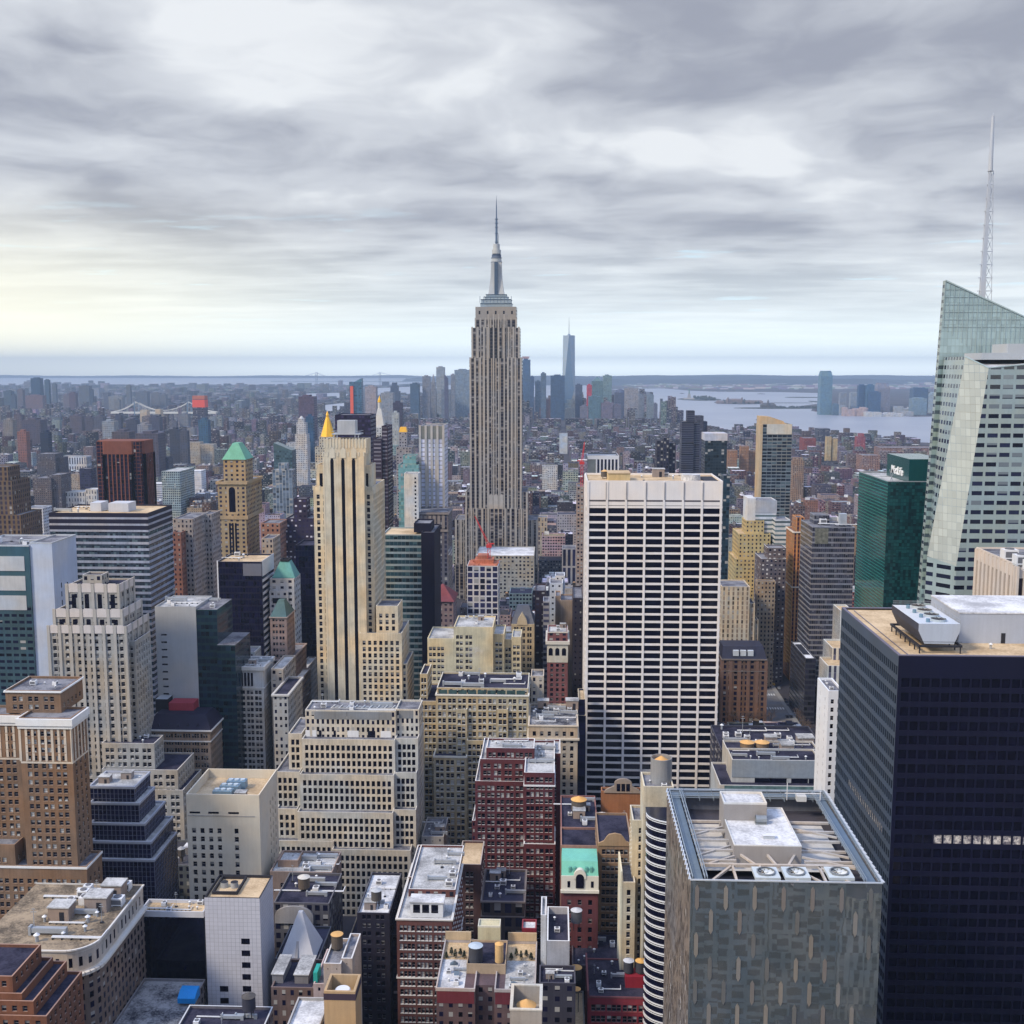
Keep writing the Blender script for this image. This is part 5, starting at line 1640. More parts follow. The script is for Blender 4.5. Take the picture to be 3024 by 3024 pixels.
for X in (a.x0 + .5, a.x1 - .5, a.x0 + 3.1, a.x1 - 3.1, a.x0 + 3.6, a.x1 - 3.6):
 for hh in (.5, 1.0):
  rl.bar((X, a.y0 + .6, z1 + hh - .3), (X, a.y1 - .6, z1 + hh - .3), .12)
 nn = 16
 for k in range(nn + 1):
  y = a.y0 + .6 + (a.y1 - a.y0 - 1.2) * k / nn
  rl.bar((X, y, z1 - .4), (X, y, z1 + .75), .12)
for Y in (a.y1 - .5, a.y1 - 3.1, a.y1 - 4.4, a.y1 - 5.4):
 for hh in (.5, 1.0):
  rl.bar((a.x0 + .6, Y, z1 + hh - .3), (a.x1 - .6, Y, z1 + hh - .3), .12)
 for k in range(12):
  x = a.x0 + .6 + (a.x1 - a.x0 - 1.2) * k / 11
  rl.bar((x, Y, z1 - .6), (x, Y, z1 + .75), .12)
part(rl, 'railings', STL, root)
# the maintenance track of the left and right edges, in zigzag bars
tr = MB()
for X in (a.x0 + .1, a.x1 - .1):
 n = 22
 for k in range(n):
  y0, y1 = a.y0 + (a.y1 - a.y0) * k / n, a.y0 + (a.y1 - a.y0) * (k + 1) / n
  s_ = .55 if X > a.x0 + 5 else -.55
  tr.bar((X + s_, y0, z1 + .3), (X, y1, z1 + .45), .2)
  tr.bar((X, y0, z1 + .35), (X + s_, y0, z1 + .35), .16)
part(tr, 'edge_track', plain((.70, .74, .78), .4, .05, .3), root)
# central plant house in two blocks
def gzx(px, py, z):
 return GZ(px, py, z)
zc = z1 + 1.2
p0, p1 = GZ(2168, 2498, zc), GZ(2366, 2498, zc)
pb_ = GZ(2200, 2386, zc)
ph_ = MB()
ph_.box(p0.x, p1.x, p0.y, pb_.y, z1 - 5, zc, 0, 1)
zc2 = z1 + 5.2
q0, q1 = GZ(2138, 2375, zc2), GZ(2264, 2375, zc2)
qb = GZ(2138, 2342, zc2)
ph_.box(q0.x, q1.x, q0.y, qb.y, z1 - 5, zc2, 0, 1)
ph_.ring(q0.x, q1.x, q0.y, qb.y, zc2, zc2 + .5, .3, 2)
ph_.ring(p0.x, p1.x, p0.y, pb_.y, zc, zc + .25, .3, 2)
part(ph_, 'plant_house', [plain((.34, .31, .29), .85, .12), roofmat('white'), plain((.72, .70, .66))], root)
bm_ = MB()
cxm, zbm = (p0.x + p1.x) / 2, z1 - .9
for k in range(5):
 y = a.y0 + 12 + k * 5.5
 bm_.bar((a.x0 + 3.2, y, zbm), (p0.x, y, zbm), .55)
 bm_.bar((p1.x, y, zbm), (a.x1 - 3.2, y, zbm), .55)
 if k in (0, 1, 3):
  bm_.bar((a.x0 + 3.2, y - 3, zbm), (p0.x, y + 2.5, zbm), .45)
  bm_.bar((p1.x, y + 2.5, zbm), (a.x1 - 3.2, y - 3, zbm), .45)
bm_.bar((a.x0 + 3.2, a.y0 + 9.8, zbm), (a.x1 - 3.2, a.y0 + 9.8, zbm), .7)
for xx in (-9, -3, 4, 10):
 bm_.bar((cxm + xx, a.y0 + .6, zbm), (cxm + xx + .2, a.y0 + 9.8, zbm), .5)
for xx in (-6, 0, 6):
 bm_.bar((cxm + xx, p0.y, zbm), (cxm + xx + (2.5 if xx < 0 else -2.5 if xx > 0 else 1), a.y0 + 9.8, zbm), .5)
bm_.bar((cxm - 9, a.y0 + 9.4, zbm), (cxm - 15, a.y0 + .8, zbm), .5)
bm_.bar((cxm + 10, a.y0 + 9.4, zbm), (cxm + 16, a.y0 + .8, zbm), .5)
bm_.bar((cxm + 4, a.y0 + 9.4, zbm), (cxm + 10, a.y0 + .8, zbm), .4)
part(bm_, 'roof_beams', plain((.52, .46, .40), .7, .25), root)
for px in (2262, 2350, 2478):
 p = GZ(px, 2573, z1)
 fr = MB()
 fr.ring(p.x - 2.7, p.x + 2.7, p.y - 2.7, p.y + 2.7, z1 - .9, z1 - .2, .9)
 for sx in (-1, 1):
  for sy in (-1, 1):
   fr.poly([(p.x + sx * 1.8, p.y + sy * 1.8, z1 - .3), (p.x + sx * .8, p.y + sy * 1.8, z1 - .3), (p.x + sx * 1.8, p.y + sy * .8, z1 - .3)][::(1 if sx * sy < 0 else -1)])
 fo = part(fr, 'fan_unit', plain((.58, .64, .66), .5, .1), root)
 hb = MB()
 for q in range(24):
  a0, a1 = R(q * 15), R(q * 15 + 15)
  hb.poly([(p.x + 2. * math.cos(a0), p.y + 2. * math.sin(a0), z1 + .15), (p.x + 2. * math.cos(a1), p.y + 2. * math.sin(a1), z1 + .15), (p.x + 1.75 * math.cos(a1), p.y + 1.75 * math.sin(a1), z1 + .15), (p.x + 1.75 * math.cos(a0), p.y + 1.75 * math.sin(a0), z1 + .15)])
  hb.poly([(p.x + 2. * math.cos(a0), p.y + 2. * math.sin(a0), z1 - .5), (p.x + 2. * math.cos(a1), p.y + 2. * math.sin(a1), z1 - .5), (p.x + 2. * math.cos(a1), p.y + 2. * math.sin(a1), z1 + .15), (p.x + 2. * math.cos(a0), p.y + 2. * math.sin(a0), z1 + .15)])
 bs_ = part(hb, 'fan_rim', plain((.25, .27, .29), .5, .1, .3), root)
 bl = MB()
 for q in range(10):
  a0 = R(q * 36)
  d_ = Vector((math.cos(a0), math.sin(a0)))
  e_ = Vector((-d_.y, d_.x)) * .22
  c0 = Vector((p.x, p.y))
  bl.poly([(*(c0 + d_ * .4 - e_), z1 - .35), (*(c0 + d_ * 1.72 - e_ * 1.6), z1 - .35), (*(c0 + d_ * 1.72 + e_ * 1.6), z1 - .1), (*(c0 + d_ * .4 + e_), z1 - .15)])
 bl.cyl(p.x, p.y, z1 - .4, z1, .42, None, 12)
 o_ = part(bl, 'fan_blades', plain((.70, .72, .70), .5, .05), root)
 for ch in (bs_, o_):
  ch.parent = fo
reg(root, [a], 'the mirror-glass tower', 3024)
p = GZ(2246, 2432, zc)
ex = thing('exhaust_fan', 'grey drum-shaped exhaust fan on the white plant house of the glass cube roof', 'exhaust fan', (p.x, p.y, zc))
cb = MB()
for q in range(14):
 a0, a1 = R(q * 360 / 14), R((q + 1) * 360 / 14)
 cb.poly([(p.x - 1.2, p.y + .95 * math.cos(a0), zc + 1.1 + .95 * math.sin(a0)), (p.x - 1.2, p.y + .95 * math.cos(a1), zc + 1.1 + .95 * math.sin(a1)), (p.x + 1.3, p.y + .95 * math.cos(a1), zc + 1.1 + .95 * math.sin(a1)), (p.x + 1.3, p.y + .95 * math.cos(a0), zc + 1.1 + .95 * math.sin(a0))][::-1])
cb.poly([(p.x + 1.3, p.y + .95 * math.cos(R(q * 30)), zc + 1.1 + .95 * math.sin(R(q * 30))) for q in range(12)])
cb.box(p.x - 1.3, p.x + 1.4, p.y - .8, p.y + .8, zc, zc + .3)
part(cb, 'fan_drum', plain((.30, .32, .33), .4, .15, .4), ex)
p = GZ(2270, 2475, zc)
vb = thing('roof_vent', 'low white rectangular vent box on the glass cube plant house', 'roof vent', (p.x, p.y, zc))
cb = MB()
cb.box(p.x - 1.3, p.x + 1.3, p.y - .5, p.y + .5, zc, zc + .7)
part(cb, 'casing', plain((.5, .52, .54)), vb)
cb = MB()
cb.box(p.x - 1.4, p.x + 1.4, p.y - .6, p.y + .6, zc + .7, zc + .85, bottom=True)
part(cb, 'lid', WHITE, vb)
p = GZ(2365, 2360, z1 + .3)
mc = thing('maintenance_crane', 'pale window-cleaning rig with a tall mast at the rear edge of the glass cube roof', 'roof crane', (p.x, p.y, z1))
cb = MB()
cb.box(p.x - 1.2, p.x + 1.2, p.y - 1, p.y + 1, z1, z1 + 1.4)
part(cb, 'body', plain((.62, .65, .67)), mc)
cb = MB()
cb.bar((p.x - 3.5, p.y, z1), (p.x - 3.5, p.y, z1 + 4.5), .16)
cb.bar((p.x - 4, p.y, z1 + 1.8), (p.x + 5, p.y, z1 + 1.8), .18)
cb.bar((p.x + 4.8, p.y, z1), (p.x + 4.8, p.y, z1 + 2.4), .16)
part(cb, 'mast', WHITE, mc)
# --- black tower on the right
a = tier(2654, 3330, 1937, 304, ('b', 1799))
root = thing('black_tower', 'huge black office tower with small dark windows and a tan gravel roof', 'building', ((a.x0 + a.x1) / 2, 304, 0))
wb, panes = MB(), []
g = dict(fh=4.05, bw=2.75, ww=2.0, wh=2.3, rec=.25, kinds=('d0',), top=6.2, mx=.8)
zlow = PX(2700, 3060, 304).z - 15
geo_face(wb, panes, 'N', (a.x0, a.y0), a.x1 - a.x0, zlow, a.z1, g, random.Random(2), 0, 0)
ge = dict(fh=4.05, bw=1.9, ww=1.35, wh=2.3, rec=.25, kinds=('d0',), top=3.2, mx=.5)
geo_face(wb, panes, 'E', (a.x0, a.y1), a.y1 - a.y0, zlow, a.z1, ge, random.Random(3), 1, 1)
wb.box(a.x0, a.x1, a.y0, a.y1, 0, zlow - .01, 0)
wb.poly([(a.x1, a.y0, zlow), (a.x1, a.y1, zlow), (a.x1, a.y1, a.z1), (a.x1, a.y0, a.z1)], 0)
wb.poly([(a.x1, a.y1, zlow), (a.x0, a.y1, zlow), (a.x0, a.y1, a.z1), (a.x1, a.y1, a.z1)], 0)
part(wb, 'wall', [plain((.0055, .0058, .024), .5, .12, 0, .25), plain((.055, .078, .115), .4, .12, 0, .35)], root)  # second tone: east face painted paler, its reflected light put into the colour
# lit windows of one storey
lit, dark = [], []
zl = PX(2800, 2478, 304).z
zl2 = PX(2654, 2478, 304).z
vals = sorted({round(p[3], 2) for p in panes if p[0] == 'N'})
zrow = min(vals, key=lambda v: abs(v + 1.1 - zl))
valsE = sorted({round(p[3], 2) for p in panes if p[0] == 'E'})
zE = min(valsE, key=lambda v: abs(v + 1.1 - PX(2654, 2475, 304).z))
for p in panes:
 q_ = proj((p[1], p[2], p[3]))
 if p[0] == 'N' and abs(p[3] - zrow) < .1 and q_[0] > 2730:
  lit.append(p)
 elif p[0] == 'E' and abs(p[3] - zE) < .1 and 2505 < q_[0] < 2605:
  lit.append(p)
 else:
  dark.append(p)
ml, tl, bl_ = base_mat('lit_blinds')
npos = tl.noise(tl.new('ShaderNodeNewGeometry').outputs['Position'], 1.3, 4, .7)
tl.put(bl_.inputs['Base Color'], tl.mix(tl.ramp(npos, .35, .65), (.07, .065, .09, 1), (.50, .46, .43, 1)))
tl.put(bl_.inputs['Emission Color'], tl.mix(tl.ramp(npos, .35, .65), (.05, .04, .06, 1), (.62, .55, .48, 1)))
bl_.inputs['Emission Strength'].default_value = .3
for p in lit:
 o = bpy.data.objects.new('lit_window', pane_data('d0')[0].copy())
 o.data.materials[0] = ml
 o.location = (p[1] - root.location.x, p[2] - root.location.y, p[3])
 o.rotation_euler = (0, 0, WROT[p[0]])
 o.scale = (p[4], 1, p[5])
 COL.objects.link(o)
 o.parent = root
put_panes(root, dark, 90)
rb = MB()
rb.poly([(a.x0 + .6, a.y0 + .6, a.z1 - .5), (a.x1 - .6, a.y0 + .6, a.z1 - .5), (a.x1 - .6, a.y1 - .6, a.z1 - .5), (a.x0 + .6, a.y1 - .6, a.z1 - .5)])
part(rb, 'roof', roofmat('tan'), root)
rb = MB()
rb.ring(a.x0, a.x1, a.y0, a.y1, a.z1, a.z1 + .25, .8)
for X in (a.x0 + 3.2,):
 rb.bar((X, a.y0 + 2, a.z1 - .2), (X, a.y1 - 3, a.z1 - .2), .18)
part(rb, 'roof_edge', plain((.16, .15, .2), .6, .1), root)
reg(root, [a], 'the huge black tower', 3024)
# cooling unit on the roof
zr = a.z1 - .5
cu = thing('cooling_tower', 'long grey cooling unit with four round fans on legs above the tan roof', 'cooling unit', (GZ(2700, 1890, zr).x, GZ(2700, 1890, zr).y, zr))
y0u = GZ(2740, 1903, zr + 2.4).y
xa, xb = GZ(2712, 1892, zr + 2.5).x, GZ(2806, 1892, zr + 2.5).x
y1u = y0u + 25
cb = MB()
zt = zr + 8.2
ww_ = 1.1
prof = [(xa + .4, zr + 2.6), (xb - .4, zr + 2.6), (xb + ww_, zt - 2), (xb + ww_, zt), (xa - ww_ * 1.2, zt), (xa - ww_ * 1.2, zt - 2)]
cb.prism(prof, y0u, y1u, 0, 1)
cb.poly([(xa - ww_ * 1.2, y0u, zt + .02), (xb + ww_, y0u, zt + .02), (xb + ww_, y1u, zt + .02), (xa - ww_ * 1.2, y1u, zt + .02)], 2)
part(cb, 'casing', [plain((.50, .53, .58), .6, .1), plain((.06, .06, .08), .6, .2), plain((.60, .63, .66), .6, .1)], cu)
cb = MB()
cb.ring(xa - 1.4, xb + 1.6, y0u - 1, y1u + 1, zr + 1.8, zr + 2.4, .5)
for k in range(7):
 for X in (xa - 1, xb + 1.2):
  y = y0u - .6 + (y1u - y0u + 1) * k / 6
  cb.bar((X, y, zr), (X, y, zr + 1.9), .3)
cb.bar((xa - 1.3, y0u - .8, zr + 3.3), (xb + 1.5, y0u - .8, zr + 3.3), .1)
part(cb, 'support_frame', DARK, cu)
for k in range(4):
 cb = MB()
 yy = y0u + 3.8 + k * 6
 cb.cyl((xa + xb) / 2 + .8, yy, zt, zt + .7, 2.1, None, 20, 0, False)
 cb.cyl((xa + xb) / 2 + .8, yy, zt + .2, zt + .25, 1.95, None, 20, 1)
 for q in range(8):
  d_ = Vector((math.cos(R(45 * q)), math.sin(R(45 * q))))
  cb.bar(((xa + xb) / 2 + .8, yy, zt + .66), ((xa + xb) / 2 + .8 + d_.x * 2, yy + d_.y * 2, zt + .66), .14, 1)
 part(cb, 'fan', [plain((.45, .5, .52), .5, .1), plain((.09, .08, .08))], cu)
 cb = MB()
 cb.cyl((xa + xb) / 2 - 2.6, yy - 1.6, zt, zt + 1., .55, None, 12)
 part(cb, 'fan_motor', plain((.16, .26, .34), .5, .1), cu)
cb = MB()
for hh in (.6, 1.2):
 cb.bar((xb + ww_, y0u, zt + hh), (xb + ww_, y1u, zt + hh), .1)
 cb.bar((xa - ww_, y1u, zt + hh), (xb + ww_, y1u, zt + hh), .1)
for k in range(9):
 y = y0u + (y1u - y0u) * k / 8
 cb.bar((xb + ww_, y, zt), (xb + ww_, y, zt + 1.2), .1)
part(cb, 'railing', STEEL, cu)
pb_ = GZ(2830, 1899, zr)
ph2 = thing('plant_house', 'windowless pale grey plant house with a white roof on the black tower', 'plant room', (pb_.x + 12, pb_.y, zr))
zt2 = PX(2832, 1812, pb_.y).z
cb = MB()
yb2 = GZ(2757, 1761, zt2).y
cb.box(pb_.x, a.x1 - 8, pb_.y, yb2, zr, zt2)
part(cb, 'walls', plain((.42, .46, .54), .8, .1), ph2)
cb = MB()
cb.box(pb_.x - .15, a.x1 - 7.8, pb_.y - .15, yb2 + .15, zt2, zt2 + .4, bottom=True)
part(cb, 'roof', roofmat('white'), ph2)
cb = MB()
p = PX(2962, 1890, pb_.y)
cb.box(p.x - .6, p.x + .6, pb_.y - .06, pb_.y, zr, zr + 3)
part(cb, 'door', DARK, ph2)
p = GZ(2925, 1916, zr)
unit('vent', p.x, p.y, zr, 0, 1., 'the tan gravel roof of the black tower')
# --- slender white block and stepped pale blocks left of the black tower
a = tier(2447, 2492, 2040, 430, ('b', 2002))
r = bld('slender_white_block', 'slender white block with a bright blank side next to the black tower', [a], (.74, .75, .77), bw=3., fh=3.3, st=dict(w=.45, h=.5, blind=.1), yb=2480, roof='grey', wallmat=plain((.76, .76, .77), .8, .06),
  geo=dict(fh=3.3, bw=2.35, ww=1.1, wh=1.65, rec=.3, kinds=('h0', 'd0', 'h4'), top=3.4, mx=.3), sidegeo=dict(fh=3.3, bw=9, ww=.6, wh=1.6, rec=.2, kinds=('d1',), top=4))
clutter(a, 'the slender white block', 3, 'ac vent', 41, .5)
a = tier(2444, 2520, 1966, 560, 18)
b_ = tier(2458, 2520, 1914, 575, 20)
c_ = tier(2482, 2520, 1803, 600, 16)
bld('pale_stepped_block', 'pale stepped office with dark vertical window stripes left of the black tower', [a, b_, c_], (.60, .585, .53), bw=2.4, fh=3.6, st=dict(w=.5, h=.98, gl=(.05, .05, .08), blind=0), yb=2020, roof='tan')
# --- grey screened block with orange tank lids
a = tier(2162, 2425, 2243, 500, 16)
b_ = tier(2126, 2425, 2318, 494, 30)
c_ = tier(2150, 2425, 2222, 517, 18)
d_ = tier(2130, 2440, 2214, 536, ('b', 2143))
r = bld('screened_block', 'broad low block with a grey tiled screen wall and two orange-lidded tanks', [b_, a, c_], (.50, .48, .44), bw=6, fh=5., st=dict(w=.02, h=.02, blind=0), yb=2345, roof='tar', short='the grey screened block')
sb = MB()
sb.box(a.x0, a.x1, a.y0 - .25, a.y0, a.z1 - 8.2, a.z1 - .1, 0)
part(sb, 'tile_screen', [facade(col=(.20, .22, .25), w=.85, h=.85, gl=(.27, .31, .34), blind=0, rough=.5, tint=.25)] if False else [plain((.27, .30, .33), .6, .15, 0, .3, .5)], r)
sb = MB()
for k in range(4):
 x = PX((2230, 2275, 2338, 2390)[k], 2300, 499).x
 sb.box(x, x + 7.5, a.y0 - .06, a.y0, a.z1 - 10.8, a.z1 - 8.6)
sb.box(b_.x0 + 3, b_.x1, b_.y0 - .06, b_.y0, b_.z1 - 4.8, b_.z1 - 3.2)
part(sb, 'ribbon_windows', GL, r)
sb = MB()
sb.box(b_.x0 + 2, b_.x1, b_.y0 - .3, b_.y0 - .05, b_.z1 - 2.6, b_.z1 - .2)
part(sb, 'glass_rail', glass((.10, .17, .17), .15), r)
for k, px in enumerate((2206, 2250)):
 p = GZ(px, 2210, c_.z1 - .9)
 water_tank(px, 2208, c_.z1 - .9, 3.3, 2.2, ('left' if k == 0 else 'right') + ' of two squat tanks with orange lids on the grey screened block', body=plain((.22, .16, .11), .8, .3), legs=.6, conic=.35)
clutter(c_, 'the grey screened block', 9, 'ac duct vent shed', 43, 1., box=(.4, .98, .1, .9))
clutter(a, 'the screen terrace of the grey block', 6, 'duct vent duct', 44, .9)
r = bld('plant_roof_block', 'long low dark-roofed block lined with white vents before the corner of the park', [d_], (.045, .045, .065), bw=3, fh=4, st=dict(w=.6, h=.5, gl=(.01, .01, .03)), yb=2200, roof='tar')
clutter(d_, 'the dark roof by the park corner', 12, 'ac ac duct ac shed ac', 45, 1.3)
# --- brick hotel and corner office on the park street
a = tier(2133, 2263, 1945, 812, 30)
r = bld('brick_hotel', 'old brick and stone hotel with arched windows and a black mansard top', [a], (.17, .10, .07), bw=3.8, fh=4., st=dict(w=.55, h=.62, blind=.1), yb=2165, roof='tar', cornice={0: (0, 1., .7, 9, .5, .4)}, ccol=(.22, .18, .16))
rb = MB()
rb.pyramid(a.x0 - .3, a.x1 + .3, a.y0 - .3, a.y1, a.z1, a.z1 + 8, .9, .6)
for k in range(3):
 x = a.x0 + 8 + k * 5.3
 rb.box(x, x + 4, a.y0 + .3, a.y0 + 3, a.z1 + 2, a.z1 + 6, 1)
part(rb, 'mansard_roof', [plain((.025, .025, .045), .6, .2), plain((.62, .66, .7), .4, .1)], r)
pb = MB()
for k in range(6):
 x = a.x0 + (a.x1 - a.x0) * k / 5
 pb.box(x - 1.2, x + 1.2, a.y0 - .3, a.y0, 0, a.z1 - 1)
part(pb, 'brick_piers', plain((.21, .12, .085)), r)
a = tier(2379, 2410, 1944, 812, ('b', 1894))
r = bld('small_dark_office', 'small dark glass office with a white flat roof on the park street corner', [a], (.05, .05, .06), bw=3., fh=4., st=dict(w=.94, h=.62, gl=(.018, .018, .03), blind=0, wrough=.4), yb=2165, roof='white')
sb = MB()
sb.box(a.x0 + 1.5, a.x1 - 1.5, a.y0 + 14, a.y1 - 8, a.z1 - .9, a.z1 - .4)
part(sb, 'roof_hatch', DARK, r)
# --- cream deco pair and neighbours right of the grid tower
CRM = (.62, .50, .30)
a = tier(2132, 2215, 1732, 890, 30)
b_ = tier(2215, 2230, 1782, 892, 26)
b2 = tier(2230, 2240, 1830, 894, 22)
r = bld('cream_stepped_block', 'pale cream block with vertical window strips stepping down beside the white grid tower', [a, b_, b2], (.62, .52, .38), bw=4, fh=3.8, st=dict(w=.4, h=.7, gl=(.16, .12, .09), blind=.2, sp=(.45, .38, .28)), yb=1910, roof='grey')
a = tier(2160, 2281, 1740, 990, 44)
b_ = tier(2172, 2276, 1650, 992, 40, on=a)
c_ = tier(2182, 2276, 1576, 994, 36, on=b_)
d_ = tier(2203, 2257, 1537, 998, 22, on=c_)
r = bld('yellow_deco_tower', 'yellow-cream stepped tower with a flat blank top block', [a, b_, c_, d_], (.56, .43, .20), bw=3.4, fh=3.6, st=dict(w=.38, h=.45, blind=.15), yb=1870, roof='tan', short='the yellow-cream stepped tower')
a = tier(2248, 2322, 1650, 918, 30)
b_ = tier(2268, 2322, 1618, 924, 18, on=a)
r = bld('grey_brown_tower', 'grey-brown tower dotted with white window blinds and a pale parapet', [a, b_], (.13, .108, .118), bw=3.4, fh=3.6, st=dict(w=.42, h=.45, blind=.5, bcol=(.62, .6, .58)), yb=1910, roof='grey', capcol=(.75, .72, .66))
a = tier(2236, 2290, 1716, 908, 8)
bld('brown_shoulder', 'brown stone shoulder block at the foot of the grey-brown tower', [a], (.36, .28, .20), bw=3, fh=3.6, st=dict(w=.4, h=.5, blind=.2), yb=1900, roof='grey')
# --- orange-brown slim tower, grey glass office
a = tier(2344, 2376, 1570, 930, 30)
b_ = tier(2352, 2376, 1528, 934, 18, on=a)
r = bld('slim_orange_tower', 'very slim orange-brown brick tower with dark window strips and white ledges', [a, b_], (.60, .27, .095), bw=3., fh=3.6, st=dict(w=.5, h=.62, gl=(.03, .012, .02), blind=0, sp=(.2, .075, .04)), yb=1990, roof='grey', cornice={0: (0, 1., .7, 46, .9, .6)}, ccol=(.78, .68, .55))
a = tier(2400, 2525, 1556, 860, ('b', 1535))
b_ = tier(2405, 2450, 1520, 880, 16, on=a)
r = bld('grey_glass_office', 'grey glass office with pale floor lines and plant on its roof, before the green tower', [a, b_], (.24, .24, .26), bw=1.6, fh=4., st=dict(w=.94, h=.66, gl=(.028, .028, .042), blind=.1, bcol=(.12, .12, .14), rough=.1, wrough=.35), yb=1960, roof='grey', short='the grey glass office')
clutter(a, 'the grey glass office', 6, 'ac duct shed ac', 47, 2., 0)
sb = MB()
sb.box(PX(2480, 1520, 870).x, PX(2500, 1520, 870).x, 868, 874, a.z1, a.z1 + 9)
sb.box(a.x0 + 2, a.x0 + 12, a.y0 - .15, a.y0, a.z1 - 13, a.z1 - 1, 1)
part(sb, 'plant_and_screen', [plain((.42, .44, .46)), glass((.16, .16, .13), .15)], r)
# --- green glass tower with sign
a = tier(2623, 2790, 1423, 680, ('b', 1394))
b_ = tier(2686, 2790, 1356, 680.3, 40)
b_.y1 = GZ(2615, 1339, b_.z1).y
root = thing('green_glass_tower', 'dark green glass tower with a lettered green box on top', 'building', ((a.x0 + a.x1) / 2, 680, 0))
gm = dict(w=.95, h=.9, gl=(.0025, .034, .036), blind=.2, bcol=(.008, .075, .075), tint=.7, rough=.07, wrough=.12)
gb = MB()
for (p, q_, ff) in (((a.x0, a.y0), (a.x1, a.y0), 0), ((a.x1, a.y0), (a.x1, a.y1), 0), ((a.x1, a.y1), (a.x0, a.y1), 0), ((a.x0, a.y1), (a.x0, a.y0), 1)):
 gb.wallq(p, q_, 0, a.z1, 1.6, 2.05, ff)
part(gb, 'glazing', [facade(col=(.002, .022, .026), **gm), facade(col=(.03, .19, .16), **{**gm, 'gl': (.005, .055, .052), 'bcol': (.016, .10, .09), 'h': .7, 'tint': .5, 'w': 1.})], root)
gb = MB()
gb.box(b_.x0, b_.x1, b_.y0, b_.y1, a.z1 - .5, b_.z1, 0)
part(gb, 'sign_box', [plain((.003, .062, .06), .15, .15, 0, .5)], root)
rb = MB()
rb.poly([(a.x0, a.y0, a.z1 - .4), (a.x1, a.y0, a.z1 - .4), (a.x1, a.y1, a.z1 - .4), (a.x0, a.y1, a.z1 - .4)])
part(rb, 'roof', roofmat('light'), root)
rb = MB()
rb.ring(a.x0, a.x1, a.y0, a.y1, a.z1, a.z1 + .5, .4)
rb.bar((a.x0 + 4, a.y0 + 5, a.z1), (a.x0 + 2, a.y0 + 5, a.z1 + 7), .3)
rb.bar((a.x0 + 4, a.y0 + 9, a.z1), (a.x0 + 6, a.y0 + 9, a.z1 + 7), .3)
part(rb, 'roof_edge', STEEL, root)
tx = bpy.data.curves.new('sign_lettering', 'FONT')
tx.body = 'MetLife'
tx.size = 11
tx.extrude = .25
tx.align_x = 'CENTER'
tx.align_y = 'CENTER'
tx.offset = .12
tx.materials.append(plain((.85, .86, .85), .6, 0))
fo = bpy.data.objects.new('lettering', tx)
COL.objects.link(fo)
bpy.context.view_layer.update()
to = bpy.data.objects.new('sign_lettering', bpy.data.meshes.new_from_object(fo.evaluated_get(bpy.context.evaluated_depsgraph_get())))
bpy.data.objects.remove(fo)
COL.objects.link(to)
to.parent = root
ymid = GZ(2646, 1345, b_.z1).y
to.location = (b_.x0 - .3 - root.location.x, b_.y0 + (b_.y1 - b_.y0) * .5 - root.location.y, b_.z1 - 9.)
to.rotation_euler = (math.pi / 2, 0, -math.pi / 2)
to.scale = (.72, .62, 1)
reg(root, [a, b_], 'the green glass tower', 1800)
# --- crystal glass tower with spire
Yf, Yb = 600., 652.
root = thing('crystal_tower', 'pale crystalline glass tower with a slanted top and tall white spire', 'building', (PX(2900, 1500, Yf).x, Yf, 0))
A = lambda px, py, Y: tuple(PX(px, py, Y))
def vdown(p):
 return (p[0], p[1], 0.)
F1t, F1b = A(2920, 1086, Yf), A(2824, 1672, Yf)
E1t, E1b = A(2851, 1053, Yf + 14), A(2738, 1642, Yf + 14)
Rt = A(3300, 1050, Yf)
Bt = (A(2790, 1010, Yb)[0], Yb, E1t[2])
Bb = A(2712, 1780, Yb)
fac = lambda **k: facade(col=(.33, .40, .39), **{**dict(w=.8, h=.44, gl=(.010, .012, .03), blind=.25, bcol=(.17, .20, .22), tint=.8, rough=.06, wrough=.18, gspec=.5, wallvar=.12), **k})
gb = MB()
def uvp(pts, mat, bwid=6.6, fh=5.05, horiz=0):
 uv = []
 for p in pts:
  uv.append(((p[0] if horiz == 0 else p[1]) / bwid, -p[2] / fh))
 gb.poly(pts, mat, uv)
Fg, Eg, Bg = vdown(F1b), (E1b[0] - 2, E1b[1], 0.), (Bb[0] - 2, Bb[1], 0.)
uvp([Fg, (Rt[0], Yf, 0), Rt, F1t, F1b], 0)
uvp([E1b, F1b, F1t, E1t], 1, 1.7, 4.15)
uvp([Eg, Fg, F1b, E1b], 0)
uvp([Bg, Eg, E1b, E1t, Bt], 2, 5.0, 5.05, 1)
gb.poly([E1t, F1t, Rt, (Rt[0], Yb, Rt[2]), Bt], 3)
part(gb, 'glazing', [fac(), facade(col=(.33, .36, .34), w=.93, h=.94, gl=(.42, .45, .41), blind=0, tint=.12, rough=.08, wrough=.3, gspec=.8), fac(w=.66, blind=.15), roofmat('light')], root)  # pale facet: the sky it reflects is put into its glass colour
gb = MB()
pts = [A(2714, 1780, Yb + 1), A(3330, 1780, Yb + 1), A(3330, 1075, Yb + 1), A(2792, 828, Yb + 1)]
pg = [(pts[0][0] - 3, Yb + 1, 0), (pts[1][0], Yb + 1, 0)]
poly = [pg[0], pg[1], pts[2], pts[3], pts[0]]
fz = (pts[3][2] - pts[2][2]) / (pts[3][2] - pts[0][2])
kn = (pts[3][0] + (pts[0][0] - pts[3][0]) * fz, pts[2][1], pts[2][2])
tri = [kn, pts[2], pts[3]]
gb.poly(tri, 2, [(p[0] / 2.2, -p[2] / 4.) for p in tri])
poly = [pg[0], pg[1], pts[2], kn, pts[0]]
gb.poly(poly, 0, [(p[0] / 14., -p[2] / 5.05) for p in poly])
zsp = A(2792, 905, Yb)[2]
